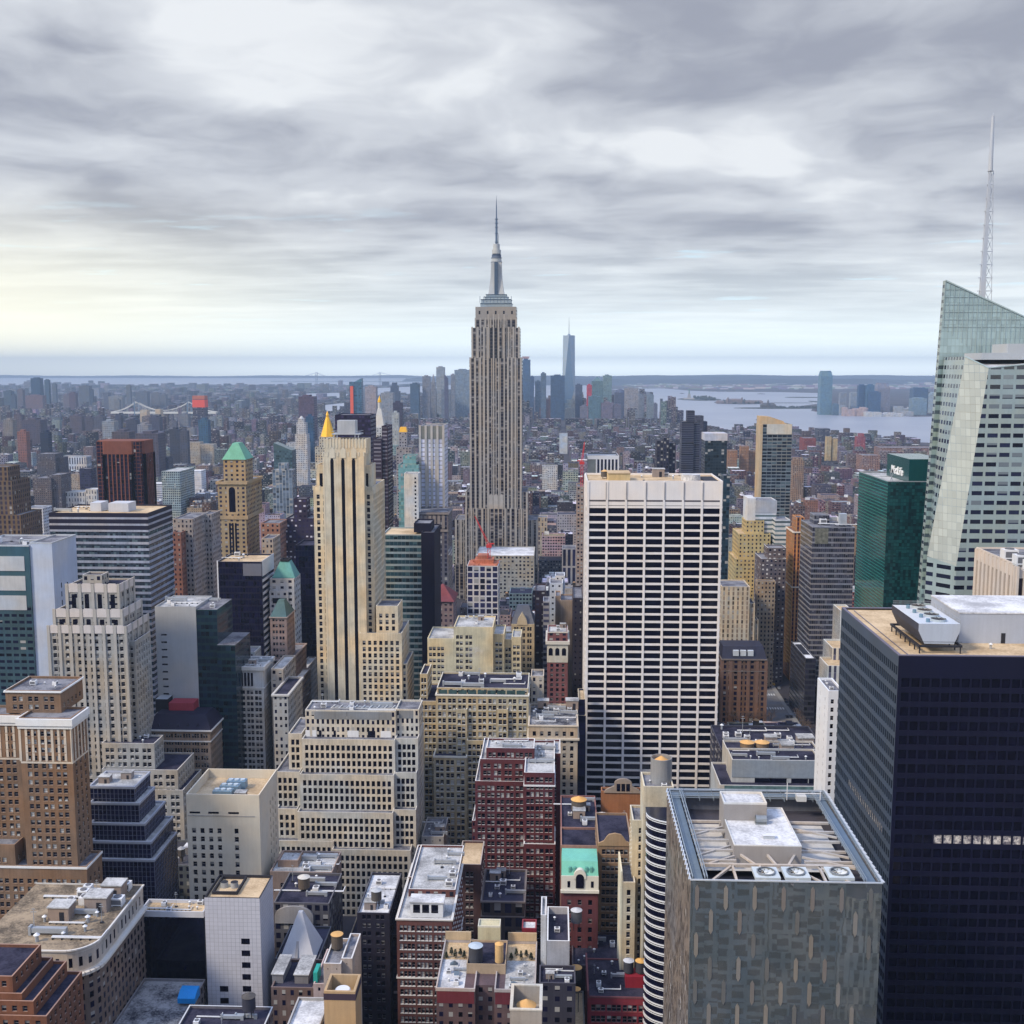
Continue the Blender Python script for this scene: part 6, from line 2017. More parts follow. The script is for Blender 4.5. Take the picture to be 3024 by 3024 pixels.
poly = [pg[0], pg[1], pts[2], pts[3], kn, pts[0]]
back = [(p[0], p[1] + 4, p[2]) for p in poly]
for i in range(6):
 j = (i + 1) % 6
 gb.poly([poly[j], poly[i], back[i], back[j]], 1, [(p[1] / 3., -p[2] / 4.15) for p in (poly[j], poly[i], back[i], back[j])])
gb.poly(back[::-1], 1)
part(gb, 'rear_crystal', [facade(col=(.30, .41, .40), w=.7, h=.42, gl=(.06, .085, .10), blind=.1, bcol=(.2, .28, .29), tint=.4, rough=.07, wrough=.2), fac(), facade(col=(.26, .36, .36), w=.94, h=.95, gl=(.30, .40, .40), blind=0, tint=.15, rough=.06, wrough=.2, gspec=.6)], root)
mb_ = MB()
e0, e1 = Vector(pts[3]), Vector(pts[2])
for k in range(40):
 p = e0.lerp(e1, k / 39)
 mb_.bar((p.x, Yb + .8, p.z - 26 - (k * .9)), (p.x, Yb + .8, p.z), .22)
mb_.bar((e0.x, Yb + .8, e0.z), (e1.x, Yb + .8, e1.z), .7)
for k in range(6):
 zz = e0.z - 5 - 4.15 * k
 if zz > e1.z:
  xe = e0.x + (e1.x - e0.x) * (e0.z - zz) / (e0.z - e1.z)
  mb_.bar((e0.x - k * .12, Yb + .8, zz), (xe, Yb + .8, zz), .22)
mb_.bar(E1t, F1t, .5)
mb_.bar(F1t, Rt, .5)
part(mb_, 'glass_ribs', plain((.42, .52, .52), .4, .1), root)
mb_ = MB()
x0, x1 = PX(2899, 1060, Yf + 14).x, PX(3200, 1060, Yf + 14).x
mb_.box(x0, x1, Yf + 14, Yf + 40, Rt[2] - 2, PX(2899, 1042, Yf + 14).z)
mb_.box(PX(2983, 1020, Yf + 15).x, x1, Yf + 18, Yf + 40, Rt[2] - 2, PX(2983, 1015, Yf + 18).z)
part(mb_, 'roof_plant', plain((.44, .46, .47), .8, .06), root)
sp = MB()
ys = Yb + 10
z0s, zts = PX(2905, 905, ys).z - 6, PX(2923, 334, ys).z
xs = PX(2906, 890, ys).x
def spw(f):
 return 4.4 * (1 - f) ** 1. + .5
H_ = zts - z0s
prev = None
for k in range(11):
 f = k / 11 * .72
 z = z0s + H_ * f
 w_ = spw(f)
 zt = z0s + H_ * (k + 1) / 11 * .72
 w2 = spw((k + 1) / 11 * .72)
 sp.bar((xs - w_ * .3, ys, z), (xs - w2 * .3, ys, zt), w_ * .62)
 sp.bar((xs + w_ * .9, ys, z), (xs + w2 * .9, ys, zt), .28)
 sp.bar((xs + w_ * .3, ys + w_ * .8, z), (xs + w2 * .3, ys + w2 * .8, zt), .28)
 sp.bar((xs - w_ * .9, ys, zt), (xs + w2, ys, zt), .45)
 sp.bar((xs, ys, z), (xs + w2 * .9, ys, zt), .2)
 sp.bar((xs + w_ * .9, ys, z), (xs, ys, zt), .2)
sp.cyl(xs - .3, ys, z0s + H_ * .72, z0s + H_ * .985, 1.35, .75, 10)
sp.cyl(xs - .3, ys, z0s + H_ * .985, zts, .25, .1, 8)
part(sp, 'spire', plain((.50, .53, .57), .5, .08), root)
t = tier(2735, 3300, 1050, 600, 70)
t.x0 = Bg[0]
reg(root, [t], 'the crystal glass tower', 1790)
# --- cream block with vertical slits at the right edge
a = tier(3003, 3320, 1673, 520, ('b', 1623))
root = thing('slit_window_block', 'cream stone block with tall vertical window slits at the right edge', 'building', (a.x0 + 10, 520, 0))
wb, gb = MB(), MB()
gb.box(a.x0 + .5, a.x1 - .5, a.y0 + .5, a.y1 - .5, 0, a.z1 - 3)
part(gb, 'glazing', glass((.03, .02, .03), .15), root)
wb.box(a.x0, a.x1, a.y0, a.y1, a.z1 - 5.5, a.z1)
for zz in (a.z1 - 25, a.z1 - 45):
 wb.box(a.x0, a.x1, a.y0, a.y1, zz - 3, zz)
n = 10
for k in range(n + 1):
 y = a.y0 + (a.y1 - a.y0) * k / n
 wb.box(a.x0 - .3, a.x0 + .7, y - 1.4, y + 1.4, 0, a.z1 + .1)
for k in range(14):
 x = a.x0 + 4.4 * k
 wb.box(x - 1.2, x + 1.2, a.y0 - .3, a.y0 + .7, 0, a.z1 + .1)
wb.ring(a.x0 - .1, a.x1, a.y0 - .1, a.y1 + .1, a.z1 + .15, a.z1 + 1, .5)
part(wb, 'stone_grid', plain((.68, .58, .49), .8, .1), root)
rb = MB()
rb.poly([(a.x0, a.y0, a.z1 + .13), (a.x1, a.y0, a.z1 + .13), (a.x1, a.y1, a.z1 + .13), (a.x0, a.y1, a.z1 + .13)])
part(rb, 'roof', roofmat('grey'), root)
reg(root, [a], 'the cream slit-windowed block', 1800)
for k, (px, py) in enumerate(((2972, 1655), (3008, 1672), (3040, 1690))):
 p = GZ(px, py, a.z1 + .2)
 u_ = unit('ac', p.x + 2, p.y + 2, a.z1 + .2, 0, 3., 'the cream slit-windowed block roof')
# ================================================================== towers further off
# --- landmark skyscraper with mast
Y0 = 1250
st_ = dict(w=.7, h=.6, gl=(.010, .009, .018), blind=.25, bcol=(.26, .24, .23), sp=(.075, .066, .07), tint=.6)
EC = (.335, .30, .265)
E = tier(1373, 1558, 1502, Y0 - 4, 60)
D = tier(1375, 1557, 1452, Y0 + .6, 50)
WG = tier(1343, 1588, 1535, Y0 + 4, 50)
C = tier(1389, 1540, 1058, Y0, 50)
Bq = tier(1394, 1534, 968, Y0 + 2, 44, on=C)
Aq = tier(1404, 1524, 906, Y0 + 5, 36, on=Bq)
r = bld('art_deco_skyscraper', 'tall grey stone skyscraper with setbacks, ribbed shaft and needle mast', [WG, E, D, C, Bq, Aq], EC, bw=4.8, fh=3.75, st=st_, yb=1640, roof='grey', short='the masted skyscraper')
pb = MB()
def piers(t, pxs, z0, z1, w_=1.0, d=.5):
 for px in pxs:
  x = PX(px, 1300, t.y0).x
  pb.box(x - w_, x + w_, t.y0 - d, t.y0 + .2, z0, z1)
piers(C, (1390, 1404, 1419, 1430, 1441, 1500, 1511, 1522, 1538), 40, C.z1 + 1)
piers(Bq, (1396, 1412, 1430, 1440, 1488, 1502, 1516, 1532), C.z1, Bq.z1 + 1)
piers(E, (1375, 1391, 1406, 1424, 1441, 1492, 1508, 1524, 1540, 1556), 40, E.z1 + .5)
piers(WG, (1345, 1360, 1571, 1586), 40, WG.z1)
piers(D, (1376, 1556), E.z1, D.z1)
x0, x1 = PX(1443, 1300, Y0).x, PX(1489, 1300, Y0).x
for px in (1443, 1458, 1473, 1489):
 x = PX(px, 1300, Y0).x
 pb.box(x - .7, x + .7, Y0 - .3, Y0 + .2, 40, Aq.z1 - 8)
for k in range(9):
 x = Aq.x0 + (Aq.x1 - Aq.x0) * k / 8
 pb.box(x - .8, x + .8, Aq.y0 - .4, Aq.y0, Bq.z1, Aq.z1 - 12)
part(pb, 'stone_piers', plain((.41, .37, .325), .85, .1), r)
sb = MB()
sb.box(Aq.x0 + .1, Aq.x1 - .1, Aq.y0 - .3, Aq.y0, Aq.z1 - 14, Aq.z1, 0)
for k in range(5):
 x = Aq.x0 + (Aq.x1 - Aq.x0) * (k + .5) / 5
 sb.box(x - .9, x + .9, Aq.y0 - .36, Aq.y0 - .3, Aq.z1 - 8, Aq.z1 - 4.4, 1)
for px in (1450, 1465, 1481):
 x = PX(px, 1460, Y0).x
 zz = PX(1465, 1465, Y0).z
 sb.prism([(x - 2.1, zz - 16), (x + 2.1, zz - 16)] + [(x + 2.1 * math.cos(R(q)), zz + 2.1 * math.sin(R(q))) for q in range(0, 181, 30)], Y0 - .5, Y0 - .3, 2)
part(sb, 'crown_wall', [plain(EC, .85, .1), GL, plain((.48, .42, .36))], r)
mb_ = MB()
cx = (Aq.x0 + Aq.x1) / 2
cy = Aq.y0 + 18
zpx = lambda y: PX(1465, y, cy).z
sc_ = cy / FPX
for w0, w1, ya, yb_ in ((90, 90, 907, 898), (86, 86, 898, 886), (68, 68, 886, 878), (58, 58, 878, 871)):
 hw = w0 * sc_ / 2
 mb_.box(cx - hw, cx + hw, cy - hw * .8, cy + hw * .8, zpx(ya) - 1, zpx(yb_), 1)
 mb_.ring(cx - hw - .5, cx + hw + .5, cy - hw * .8 - .5, cy + hw * .8 + .5, zpx(yb_) - .3, zpx(yb_) + .2, 1., 2)
n = 6
for k in range(n):
 f0, f1 = k / n, (k + 1) / n
 w_ = lambda f: (15 + 8 * (1 - f) ** 2.2) * sc_
 ya, yb_ = 871 - 95 * f0, 871 - 95 * f1
 a0, a1 = w_(f0), w_(f1)
 za, zb_ = zpx(ya), zpx(yb_)
 for i in range(4):
  s0 = ((-1, -1), (1, -1), (1, 1), (-1, 1))
  p, q_ = s0[i], s0[(i + 1) % 4]
  mb_.poly([(cx + p[0] * a0, cy + p[1] * a0, za), (cx + q_[0] * a0, cy + q_[1] * a0, za), (cx + q_[0] * a1, cy + q_[1] * a1, zb_), (cx + p[0] * a1, cy + p[1] * a1, zb_)], 0)
mb_.box(cx - 5 * sc_, cx + 5 * sc_, cy - 24.5 * sc_, cy - 10 * sc_, zpx(871), zpx(776), 2)
part(mb_, 'mast_base', [plain((.50, .51, .50), .6, .1), plain((.34, .41, .45), .5, .1), plain((.07, .11, .17), .4, .1)], r)
mb_ = MB()
for yy, hh, rr_ in ((776, 8, 15), (768, 8, 14), (760, 8, 13.5), (752, 10, 11), (750, 12, 13), (738, 17, 9.5)):
 mb_.cyl(cx, cy, zpx(yy), zpx(yy - hh), rr_ * sc_, None, 18, 0 if yy != 760 and yy != 752 else 1)
mb_.cyl(cx, cy, zpx(776), zpx(774), 16.5 * sc_, None, 18, 1)
mb_.cyl(cx, cy, zpx(763), zpx(761), 15.5 * sc_, None, 18, 1)
part(mb_, 'mast_drum', [plain((.48, .50, .50), .6, .1), plain((.09, .12, .18))], r)
mb_ = MB()
mb_.cyl(cx, cy, zpx(721), zpx(648), 3.6 * sc_, 2.6 * sc_, 10)
for yy in (716, 690, 672, 660, 648):
 mb_.cyl(cx, cy, zpx(yy), zpx(yy - 2), 5. * sc_, None, 10)
mb_.cyl(cx, cy, zpx(648), zpx(605), 1.9 * sc_, 1.4 * sc_, 8)
mb_.cyl(cx, cy, zpx(605), zpx(578), 1.2 * sc_, .25 * sc_, 8)
mb_.bar((cx + 5.5 * sc_, cy, zpx(721)), (cx + 5.5 * sc_, cy, zpx(692)), .5)
for k in range(10):
 x = cx + (-45 + 10 * k) * sc_
 mb_.bar((x, cy - 20, zpx(886) - 4), (x, cy - 20, zpx(878 - 6 * abs(k - 4.5) / 4.5 + 6)), .5)
part(mb_, 'antenna', plain((.12, .17, .25), .5, .1), r)
# ================================================================== middle distance, from a table
ZFIX = dict(white_loft=50, hotel_letters_block=60, yellow_pair=66, red_block=46, magenta_block=52, navy_block=52, red_apartments=48, orange_tower_mid=66, white_window_block=70, black_slot_block=66, tan_twin_block=60, black_office_slab=80, white_court_block=60,
   cream_pair=70, dark_glass_block=70, white_office_low=50, white_sloped_block=60, green_grid_office=92, grey_apartment=84, grey_back_block=80, white_striped_block=60, white_stepped_block=76, flat_cream_block=70, brown_grid_block=80, ribbed_glass_slab=110, slanted_glass_tower=120, tank_house=80, wide_white_block=90)
def mid(name, label, tiers, col, roof='grey', yb=1500, short=None, bw=3., fh=3.7, **st):
 """tiers: (x0, x1, yt, Y, dep[, index of the tier it stands on])"""
 T = []
 if name in ZFIX:
  y_ = (CAMZ - ZFIX[name]) * FPX / (tiers[0][2] - EYE)
  tiers = [(q[0], q[1], q[2], q[3] - tiers[0][3] + y_, *q[4:]) for q in tiers]
 for q in tiers:
  T.append(tier(*q[:5], on=T[q[5]] if len(q) > 5 else None))
 return bld(name, label, T, col, bw=bw, fh=fh, st=st, yb=yb, roof=roof, short=short), T
GLS = dict(w=.92, h=.7, blind=.1, rough=.1, wrough=.25)
# panelled white tower and the dark stone block below it
r, T = mid('panel_tower', 'slab tower of glinting white panels with a louvred grey crown', [(1240, 1309, 1257, 1000, 40)], (.46, .45, .46), yb=1510, bw=6, fh=3.9, w=.78, h=.72, gl=(.58, .60, .74), blind=0, tint=.18, rough=.35, sp=(.34, .34, .38))
sb = MB()
t = T[0]
sb.box(t.x0 + .2, t.x1 - .2, t.y0 - .3, t.y0, t.z1 - 11.5, t.z1 - .3, 0)
for k in range(5):
 x = t.x0 + (t.x1 - t.x0) * k / 4
 sb.box(x - 1, x + 1, t.y0 - .7, t.y0, 20, t.z1 + .4, 1)
part(sb, 'crown_louvres', [plain((.20, .21, .20)), plain((.48, .46, .44))], r)
r, T = mid('columned_block', 'dark grey stone block with tall column windows and a heavy attic', [(1203, 1323, 1512, 960, 40)], (.15, .135, .145), yb=1770, bw=4.4, fh=4., w=.5, h=.62, gl=(.02, .02, .04), blind=.1, sp=(.09, .09, .12))
sb = MB()
t = T[0]
sb.ring(t.x0 - 1, t.x1 + 1, t.y0 - 1, t.y1 + 1, t.z1 - 2, t.z1 - .5, 1)
for k in range(8):
 x = t.x0 + 4 + (t.x1 - t.x0 - 8) * k / 7
 sb.box(x - 1.2, x + 1.2, t.y0 - .5, t.y0, t.z1 - 14, t.z1 - 3)
sb.box(t.x0, t.x1, t.y0 - .6, t.y0, t.z1 - 17, t.z1 - 15)
part(sb, 'columns', plain((.24, .215, .21)), r)
mid('blue_glass_tower', 'pale turquoise glass tower with a stepped top behind a white slab', [(1176, 1236, 1372, 985, 30), (1190, 1228, 1345, 990, 20, 0)], (.22, .38, .38), yb=1540, bw=2, fh=3.6, **{**GLS, 'gl': (.14, .29, .30), 'tint': .4})
r, T = mid('white_slab', 'blank white slab with a single column of tiny windows', [(1193, 1235, 1398, 955, 16)], (.70, .66, .60), yb=1545, bw=30, fh=4, w=.01, h=.01, blind=0)
sb = MB()
for k in range(13):
 x = PX(1224, 1420, 955).x
 sb.box(x, x + 1.4, 954.95, 955, T[0].z1 - 5 - k * 3.4, T[0].z1 - 3.4 - k * 3.4)
part(sb, 'windows', GL, r)
r, T = mid('banded_tower', 'teal glass tower with pale horizontal bands and a tan roof', [(1128, 1243, 1578, 720, 34)], (.34, .38, .37), roof='tan', yb=1930, bw=2.6, fh=4., w=.97, h=.64, gl=(.012, .032, .042), blind=.18, bcol=(.06, .12, .13), rough=.08, wrough=.5, tint=1.)
r, T = mid('black_core_tower', 'black windowless service tower attached to the teal banded tower', [(1243.5, 1282, 1572, 720, 40), (1222, 1272, 1545, 728, 22, 0)], (.010, .008, .024), yb=1930, bw=30, fh=30, w=.01, h=.01, blind=0)
r, T = mid('hip_roof_block', 'brown brick block with a dark red tiled hip roof', [(1266, 1338, 1776, 800, 30)], (.30, .21, .20), yb=1850, bw=3.4, fh=4, w=.5, h=.5, gl=(.04, .03, .05), blind=.5)
rb = MB()
t = T[0]
rb.pyramid(t.x0 - 1, t.x1 + 1, t.y0 - 1, t.y1 + 1, t.z1, t.z1 + 10, .06, .06)
part(rb, 'red_tiled_roof', plain((.22, .055, .06), .75, .25), r)
r, T = mid('white_grid_block', 'white gridded concrete tower still under construction with an orange open top', [(1379, 1471, 1671, 830, ('b', 1655))], (.60, .60, .63), yb=1835, bw=4.3, fh=4.6, w=.74, h=.76, gl=(.018, .018, .05), blind=.1)
t = T[0]
sb = MB()
sb.box(t.x0 + .5, t.x1 - .5, t.y0 + .5, t.y1 - .5, t.z1 - .8, t.z1 + .4)
for k in range(26):
 rr_ = random.Random(k)
 x, y = rr_.uniform(t.x0 + 1, t.x1 - 1), rr_.uniform(t.y0 + 1, t.y1 - 1)
 sb.bar((x, y, t.z1), (x + rr_.uniform(-5, 5), y + rr_.uniform(-4, 4), t.z1 + rr_.uniform(.5, 3)), .5)
sb.box(t.x0 + 5, t.x1 - 4, t.y0 + 8, t.y1 - 1, t.z1 + .4, t.z1 + 3.2)
sb.box(t.x0 + 7, t.x1 - 8, t.y0 + 11, t.y1 - 2, t.z1 + 3.2, t.z1 + 6)
part(sb, 'formwork', plain((.48, .17, .10), .9, .4), r)
def crane(px, py, Y, label, h, jib, lean, col=(.62, .05, .05)):
 p = PX(px, py, Y)
 c = thing('tower_crane', label, 'crane', p)
 b = MB()
 for sx, sy in ((-1, -1), (1, -1), (1, 1), (-1, 1)):
  b.bar((p.x + sx * .9, p.y + sy * .9, p.z), (p.x + sx * .9, p.y + sy * .9, p.z + h), .35)
 n = max(3, int(h / 3))
 for k in range(n):
  b.bar((p.x - .9, p.y - .9, p.z + h * k / n), (p.x + .9, p.y - .9, p.z + h * (k + 1) / n), .25)
  b.bar((p.x + .9, p.y - .9, p.z + h * k / n), (p.x + .9, p.y + .9, p.z + h * (k + 1) / n), .25)
 part(b, 'mast', plain(col, .6, .1), c)
 b = MB()
 b.box(p.x - 2, p.x + 2, p.y - 1.6, p.y + 1.6, p.z + h, p.z + h + 2.2)
 part(b, 'cab', plain(col, .6, .1), c)
 b = MB()
 tip = (p.x + jib * math.sin(lean), p.y, p.z + h + 2 + jib * math.cos(lean))
 for s_ in (-.7, .7):
  b.bar((p.x + s_, p.y, p.z + h + 2), (tip[0] + s_ * .2, tip[1], tip[2]), .4)
 for k in range(10):
  f, g_ = k / 10, (k + 1) / 10
  q0 = Vector((p.x, p.y, p.z + h + 2)).lerp(Vector(tip), f)
  q1 = Vector((p.x, p.y, p.z + h + 2)).lerp(Vector(tip), g_)
  b.bar((q0.x - .7 * (1 - f), q0.y, q0.z), (q1.x + .7 * (1 - g_), q1.y, q1.z), .25)
 b.bar((p.x + 4 * (1 if lean < 0 else -1), p.y, p.z + h + 3), (p.x, p.y, p.z + h + 3), .8)
 part(b, 'jib', plain(col, .6, .1), c)
 return c
crane(1444, 1648, 838, 'red luffing crane on the white gridded tower under construction', 8, 24, -.45)
mid('residential_slab', 'thin brown residential tower with pale balconies, left of the white grid tower roof', [(1704, 1724, 1437, 950, 30)], (.36, .27, .22), yb=1640, bw=3, fh=3.2, w=.55, h=.5, blind=.4)
crane(1718, 1437, 955, 'tall red crane rising beside the roof of the white grid tower', 19, 17, .12)
mid('flat_cream_block', 'long low block with a cream roof in front of the tall skyscraper', [(1405, 1577, 1640, 1010, 60)], (.40, .38, .33), roof='white', yb=1700, bw=4, fh=4, w=.5, h=.5, blind=.3)
r, T = mid('striped_black_block', 'black tower with white vertical ribs and a white cornice, behind the white grid tower', [(1737, 1826, 1346, 1300, 40)], (.010, .010, .022), roof='light', yb=1400, bw=3, fh=4, w=.85, h=.8, gl=(.012, .012, .035), blind=0)
sb = MB()
t = T[0]
sb.ring(t.x0 - .5, t.x1 + .5, t.y0 - .5, t.y1 + .5, t.z1 - 4, t.z1 + .3, .6)
for k in range(7):
 x = t.x0 + (t.x1 - t.x0) * (.28 + .72 * k / 6)
 sb.box(x - .8, x + .8, t.y0 - .6, t.y0, 0, t.z1)
part(sb, 'white_ribs', plain((.72, .72, .74), .7, .06), r)
sb = MB()
sb.box(t.x0, t.x0 + 9, t.y0 - .1, t.y0, t.z1 - 40, t.z1 - 4)
part(sb, 'blank_panel', plain((.20, .21, .2)), r)
# left middle distance
r, T = mid('octagon_tower', 'rust-brown ribbed tower with chamfered corners and a blank top band', [(284, 412, 1304, 1150, 34)], (.15, .05, .035), yb=1500, bw=4, fh=3.8, w=.8, h=.8, gl=(.008, .006, .02), blind=.03)
t = T[0]
oc = MB()
ch = 9
WQ = MB()
pts = [(t.x0 - 1 + ch, t.y0 - 1.5), (t.x1 + 1 - ch, t.y0 - 1.5), (t.x1 + 2, t.y0 - 1 + ch), (t.x1 + 2, t.y1), (t.x0 - 2, t.y1), (t.x0 - 2, t.y0 - 1 + ch)]
for i in range(6):
 p, q_ = pts[i], pts[(i + 1) % 6]
 L = math.hypot(q_[0] - p[0], q_[1] - p[1])
 oc.poly([(*p, t.z1 - 13), (*q_, t.z1 - 13), (*q_, t.z1 + .6), (*p, t.z1 + .6)])
 n = max(1, round(L / 4.2))
 WQ.wallq((p[0] * .998 + (t.x0 + t.x1) * .001, p[1] + .3), (q_[0] * .998 + (t.x0 + t.x1) * .001, q_[1] + .3), 0, t.z1 - 13, 4, 3.8)
 for k in range(n + 1):
  x, y = p[0] + (q_[0] - p[0]) * k / n, p[1] + (q_[1] - p[1]) * k / n
  wd = 1.1 if k in (0, n) else .55
  oc.box(x - wd, x + wd, y - wd, y + wd, 0, t.z1 - 13.01)
oc.poly([(x, y, t.z1 + .6) for x, y in pts])
oc.poly([(x, y, t.z1 - 13) for x, y in reversed(pts)])
part(WQ, 'dark_glazing', facade(col=(.05, .02, .022), w=.9, h=.8, gl=(.008, .006, .02), blind=.03), r)
part(oc, 'ribbed_shell', plain((.215, .072, .045), .8, .18), r)
r, T = mid('green_roof_tower', 'ornate tan stone tower crowned by a steep verdigris hipped roof', [(641, 727, 1530, 900, ('b', 1512)), (642, 726, 1422, 900.5, ('b', 1405), 0), (659, 724, 1357, 904, 22, 1)], (.42, .30, .165), yb=1660, bw=4.4, fh=3.6, w=.42, h=.5, gl=(.018, .018, .04), blind=.1, short='the green-roofed tan tower')
t = T[2]
rb = MB()
rb.pyramid(t.x0 - .8, t.x1 + .8, t.y0 - .8, t.y1 + .8, t.z1, t.z1 + 13, .24, .5)
part(rb, 'verdigris_roof', plain((.16, .44, .31), .6, .2), r)
sb = MB()
t1_ = T[1]
sb.ring(t1_.x0 - 1.2, t1_.x1 + 1.2, t1_.y0 - 1.2, t1_.y1 + 1.2, t1_.z1 - 2.2, t1_.z1, 1.4, 1)
sb.ring(t1_.x0 - 1., t1_.x1 + 1., t1_.y0 - 1., t1_.y1 + 1., T[0].z1 - 1, T[0].z1 + 2, 1.1, 1)
cx = (t1_.x0 + t1_.x1) / 2
sb.box(cx - 4.4, cx + 4.4, t1_.y0 - .1, t1_.y0, T[0].z1 + 3, t1_.z1 - 3, 1)
pts = [(cx - 2.6, T[0].z1 + 5), (cx + 2.6, T[0].z1 + 5)] + [(cx + 2.6 * math.cos(R(q)), t1_.z1 - 7 + 2.6 * math.sin(R(q))) for q in range(0, 181, 30)]
sb.prism(pts, t1_.y0 - .2, t1_.y0 - .12)
for k in (-1, 0, 1):
 sb.box(cx - .75 + k * 2.4, cx + .75 + k * 2.4, T[0].y0 - .05, T[0].y0, 40, T[0].z1 - 4)
part(sb, 'stone_ornament', [GL, plain((.46, .33, .19))], r)
mid('green_grid_office', 'small pale green gridded office block right of the rust-brown tower', [(477, 530, 1392, 1100, ('b', 1380))], (.38, .44, .42), roof='light', yb=1530, bw=3.4, fh=3.9, w=.66, h=.6, gl=(.02, .03, .05), blind=.05)
mid('ribbed_glass_slab', 'grey glass slab with white vertical ribs and a small tan plant block', [(804, 862, 1388, 1050, 24), (822, 848, 1368, 1054, 12, 0)], (.40, .42, .43), roof='light', yb=1515, bw=4.6, fh=3.8, w=.84, h=.86, gl=(.09, .12, .16), blind=.15, sp=(.13, .16, .2))
r, T = mid('slanted_glass_tower', 'dark teal glass tower with a slanted roofline', [(808, 862, 1330, 1250, 30)], (.06, .11, .12), yb=1400, bw=3, fh=4, w=.94, h=.7, gl=(.045, .075, .09), blind=0, wrough=.2)
t = T[0]
sb = MB()
sb.prism([(t.x0, t.z1), (t.x1, t.z1), (t.x0, t.z1 + 13)], t.y0, t.y1)
part(sb, 'slanted_top', plain((.07, .12, .13), .25, .15), r)
mid('dark_purple_block', 'dark purple-brown loft block with lit windows painted white', [(827, 925, 1562, 900, 30), (845, 925, 1530, 905, 25, 0), (867, 905, 1472, 912, 14, 1)], (.042, .030, .055), yb=1680, bw=3.4, fh=4.2, w=.5, h=.4, gl=(.03, .025, .06), blind=.3, bcol=(.62, .6, .66))  # light of the lit windows is put into white pane colour, nothing glows
mid('salmon_block', 'salmon brick block below the ornate tan tower', [(770, 826, 1545, 880, 26)], (.34, .18, .13), yb=1680, bw=3.4, fh=3.8, w=.4, h=.5, blind=.2)
mid('small_beige_block', 'small beige block between the black slab and the salmon block', [(772, 806, 1590, 800, 22)], (.45, .36, .28), yb=1720, bw=3.2, fh=3.8, w=.45, h=.5, blind=.2)
mid('dark_tower_behind', 'broad dark purple tower peeping over the beige striped tower', [(989, 1094, 1225, 1100, 34)], (.020, .015, .042), yb=1300, bw=3, fh=4, w=.8, h=.6, gl=(.025, .02, .05), blind=0)
mid('slim_dark_tower', 'slim dark brown apartment tower right of the beige striped tower', [(1101, 1127, 1295, 1000, 30), (1127, 1144, 1258, 1002, 30)], (.042, .028, .046), yb=1530, bw=30, fh=3.4, w=.8, h=.4, gl=(.12, .11, .13), blind=0)
r, T = mid('gold_pyramid_tower', 'pale stone tower topped by a bright gold pyramid spire', [(942, 986, 1290, 1700, 22), (930, 1000, 1320, 1690, 50)], (.55, .48, .36), yb=1350, bw=4, fh=4, w=.4, h=.5, short='the gold pyramid tower')
t = T[0]
rb = MB()
cx, cy = (t.x0 + t.x1) / 2, t.y0 + 11
zt = PX(963, 1232, cy).z
rb.cyl(cx, cy, t.z1, zt, 11.2, 2.6, 8)
rb.cyl(cx, cy, zt, zt + 3, 2.2, 2.2, 8)
rb.cyl(cx, cy, zt + 3, PX(963, 1213, cy).z, 2.6, .1, 8)
part(rb, 'gold_roof', plain((.95, .52, .03), .4, .12, .15), r)
r, T = mid('clock_tower', 'white stone campanile with tapered roof and golden lantern', [(1104, 1134, 1262, 1850, 20)], (.62, .58, .52), yb=1300, bw=4, fh=4, w=.4, h=.5)
t = T[0]
cx, cy = (t.x0 + t.x1) / 2, t.y0 + 10
rb = MB()
rb.pyramid(t.x0, t.x1, t.y0, t.y1, t.z1, PX(1119, 1207, cy).z, .36)
rb.cyl(cx, cy, PX(1119, 1207, cy).z, PX(1119, 1188, cy).z, 2.8, None, 10)
part(rb, 'tapered_roof', plain((.64, .60, .53), .7, .12), r)
rb = MB()
rb.cyl(cx, cy, PX(1119, 1188, cy).z, PX(1119, 1180, cy).z, 3.4, 2.6, 12)
rb.cyl(cx, cy, PX(1119, 1180, cy).z, PX(1119, 1168, cy).z, 2.2, .1, 12)
part(rb, 'gold_lantern', plain((.90, .50, .04), .35, .1, .2), r)
r, T = mid('gold_hip_block', 'small grey tower with a truncated gold roof', [(1178, 1201, 1276, 1500, 12), (1170, 1215, 1320, 1490, 40)], (.34, .31, .31), yb=1350, bw=4, fh=4, w=.4, h=.5)
rb = MB()
t = T[0]
rb.pyramid(t.x0, t.x1, t.y0, t.y1, t.z1, t.z1 + 6.5, .75)
part(rb, 'gold_roof', plain((.90, .48, .04), .4, .1), r)
r, T = mid('domed_tower', 'white wedding-cake tower with a small dome', [(871, 906, 1282, 2200, 24), (875, 902, 1248, 2204, 18, 0), (880, 897, 1236, 2207, 12, 1)], (.58, .56, .55), yb=1345, bw=3.4, fh=4, w=.35, h=.5)
rb = MB()
t = T[2]
rb.cyl((t.x0 + t.x1) / 2, t.y0 + 6, t.z1, t.z1 + 5, 5, 1, 10)
part(rb, 'dome', plain((.55, .54, .53)), r)
mid('wide_white_block', 'wide white many-windowed block in front of the domed tower', [(845, 905, 1308, 2150, 40)], (.52, .51, .50), yb=1345, bw=4, fh=4, w=.4, h=.55)
mid('white_striped_block', 'low wide white block with dark vertical stripes left of the rust-brown tower', [(180, 254, 1348, 1700, 30)], (.62, .62, .64), yb=1385, bw=6, fh=20, w=.45, h=.75, gl=(.03, .03, .06), blind=0)
mid('grey_apartment', 'large grey-brown apartment block left of the rust-brown tower', [(96, 150, 1412, 1050, 40), (140, 178, 1402, 1056, 40)], (.13, .112, .118), yb=1500, bw=3.4, fh=3.3, w=.4, h=.4, blind=.2)
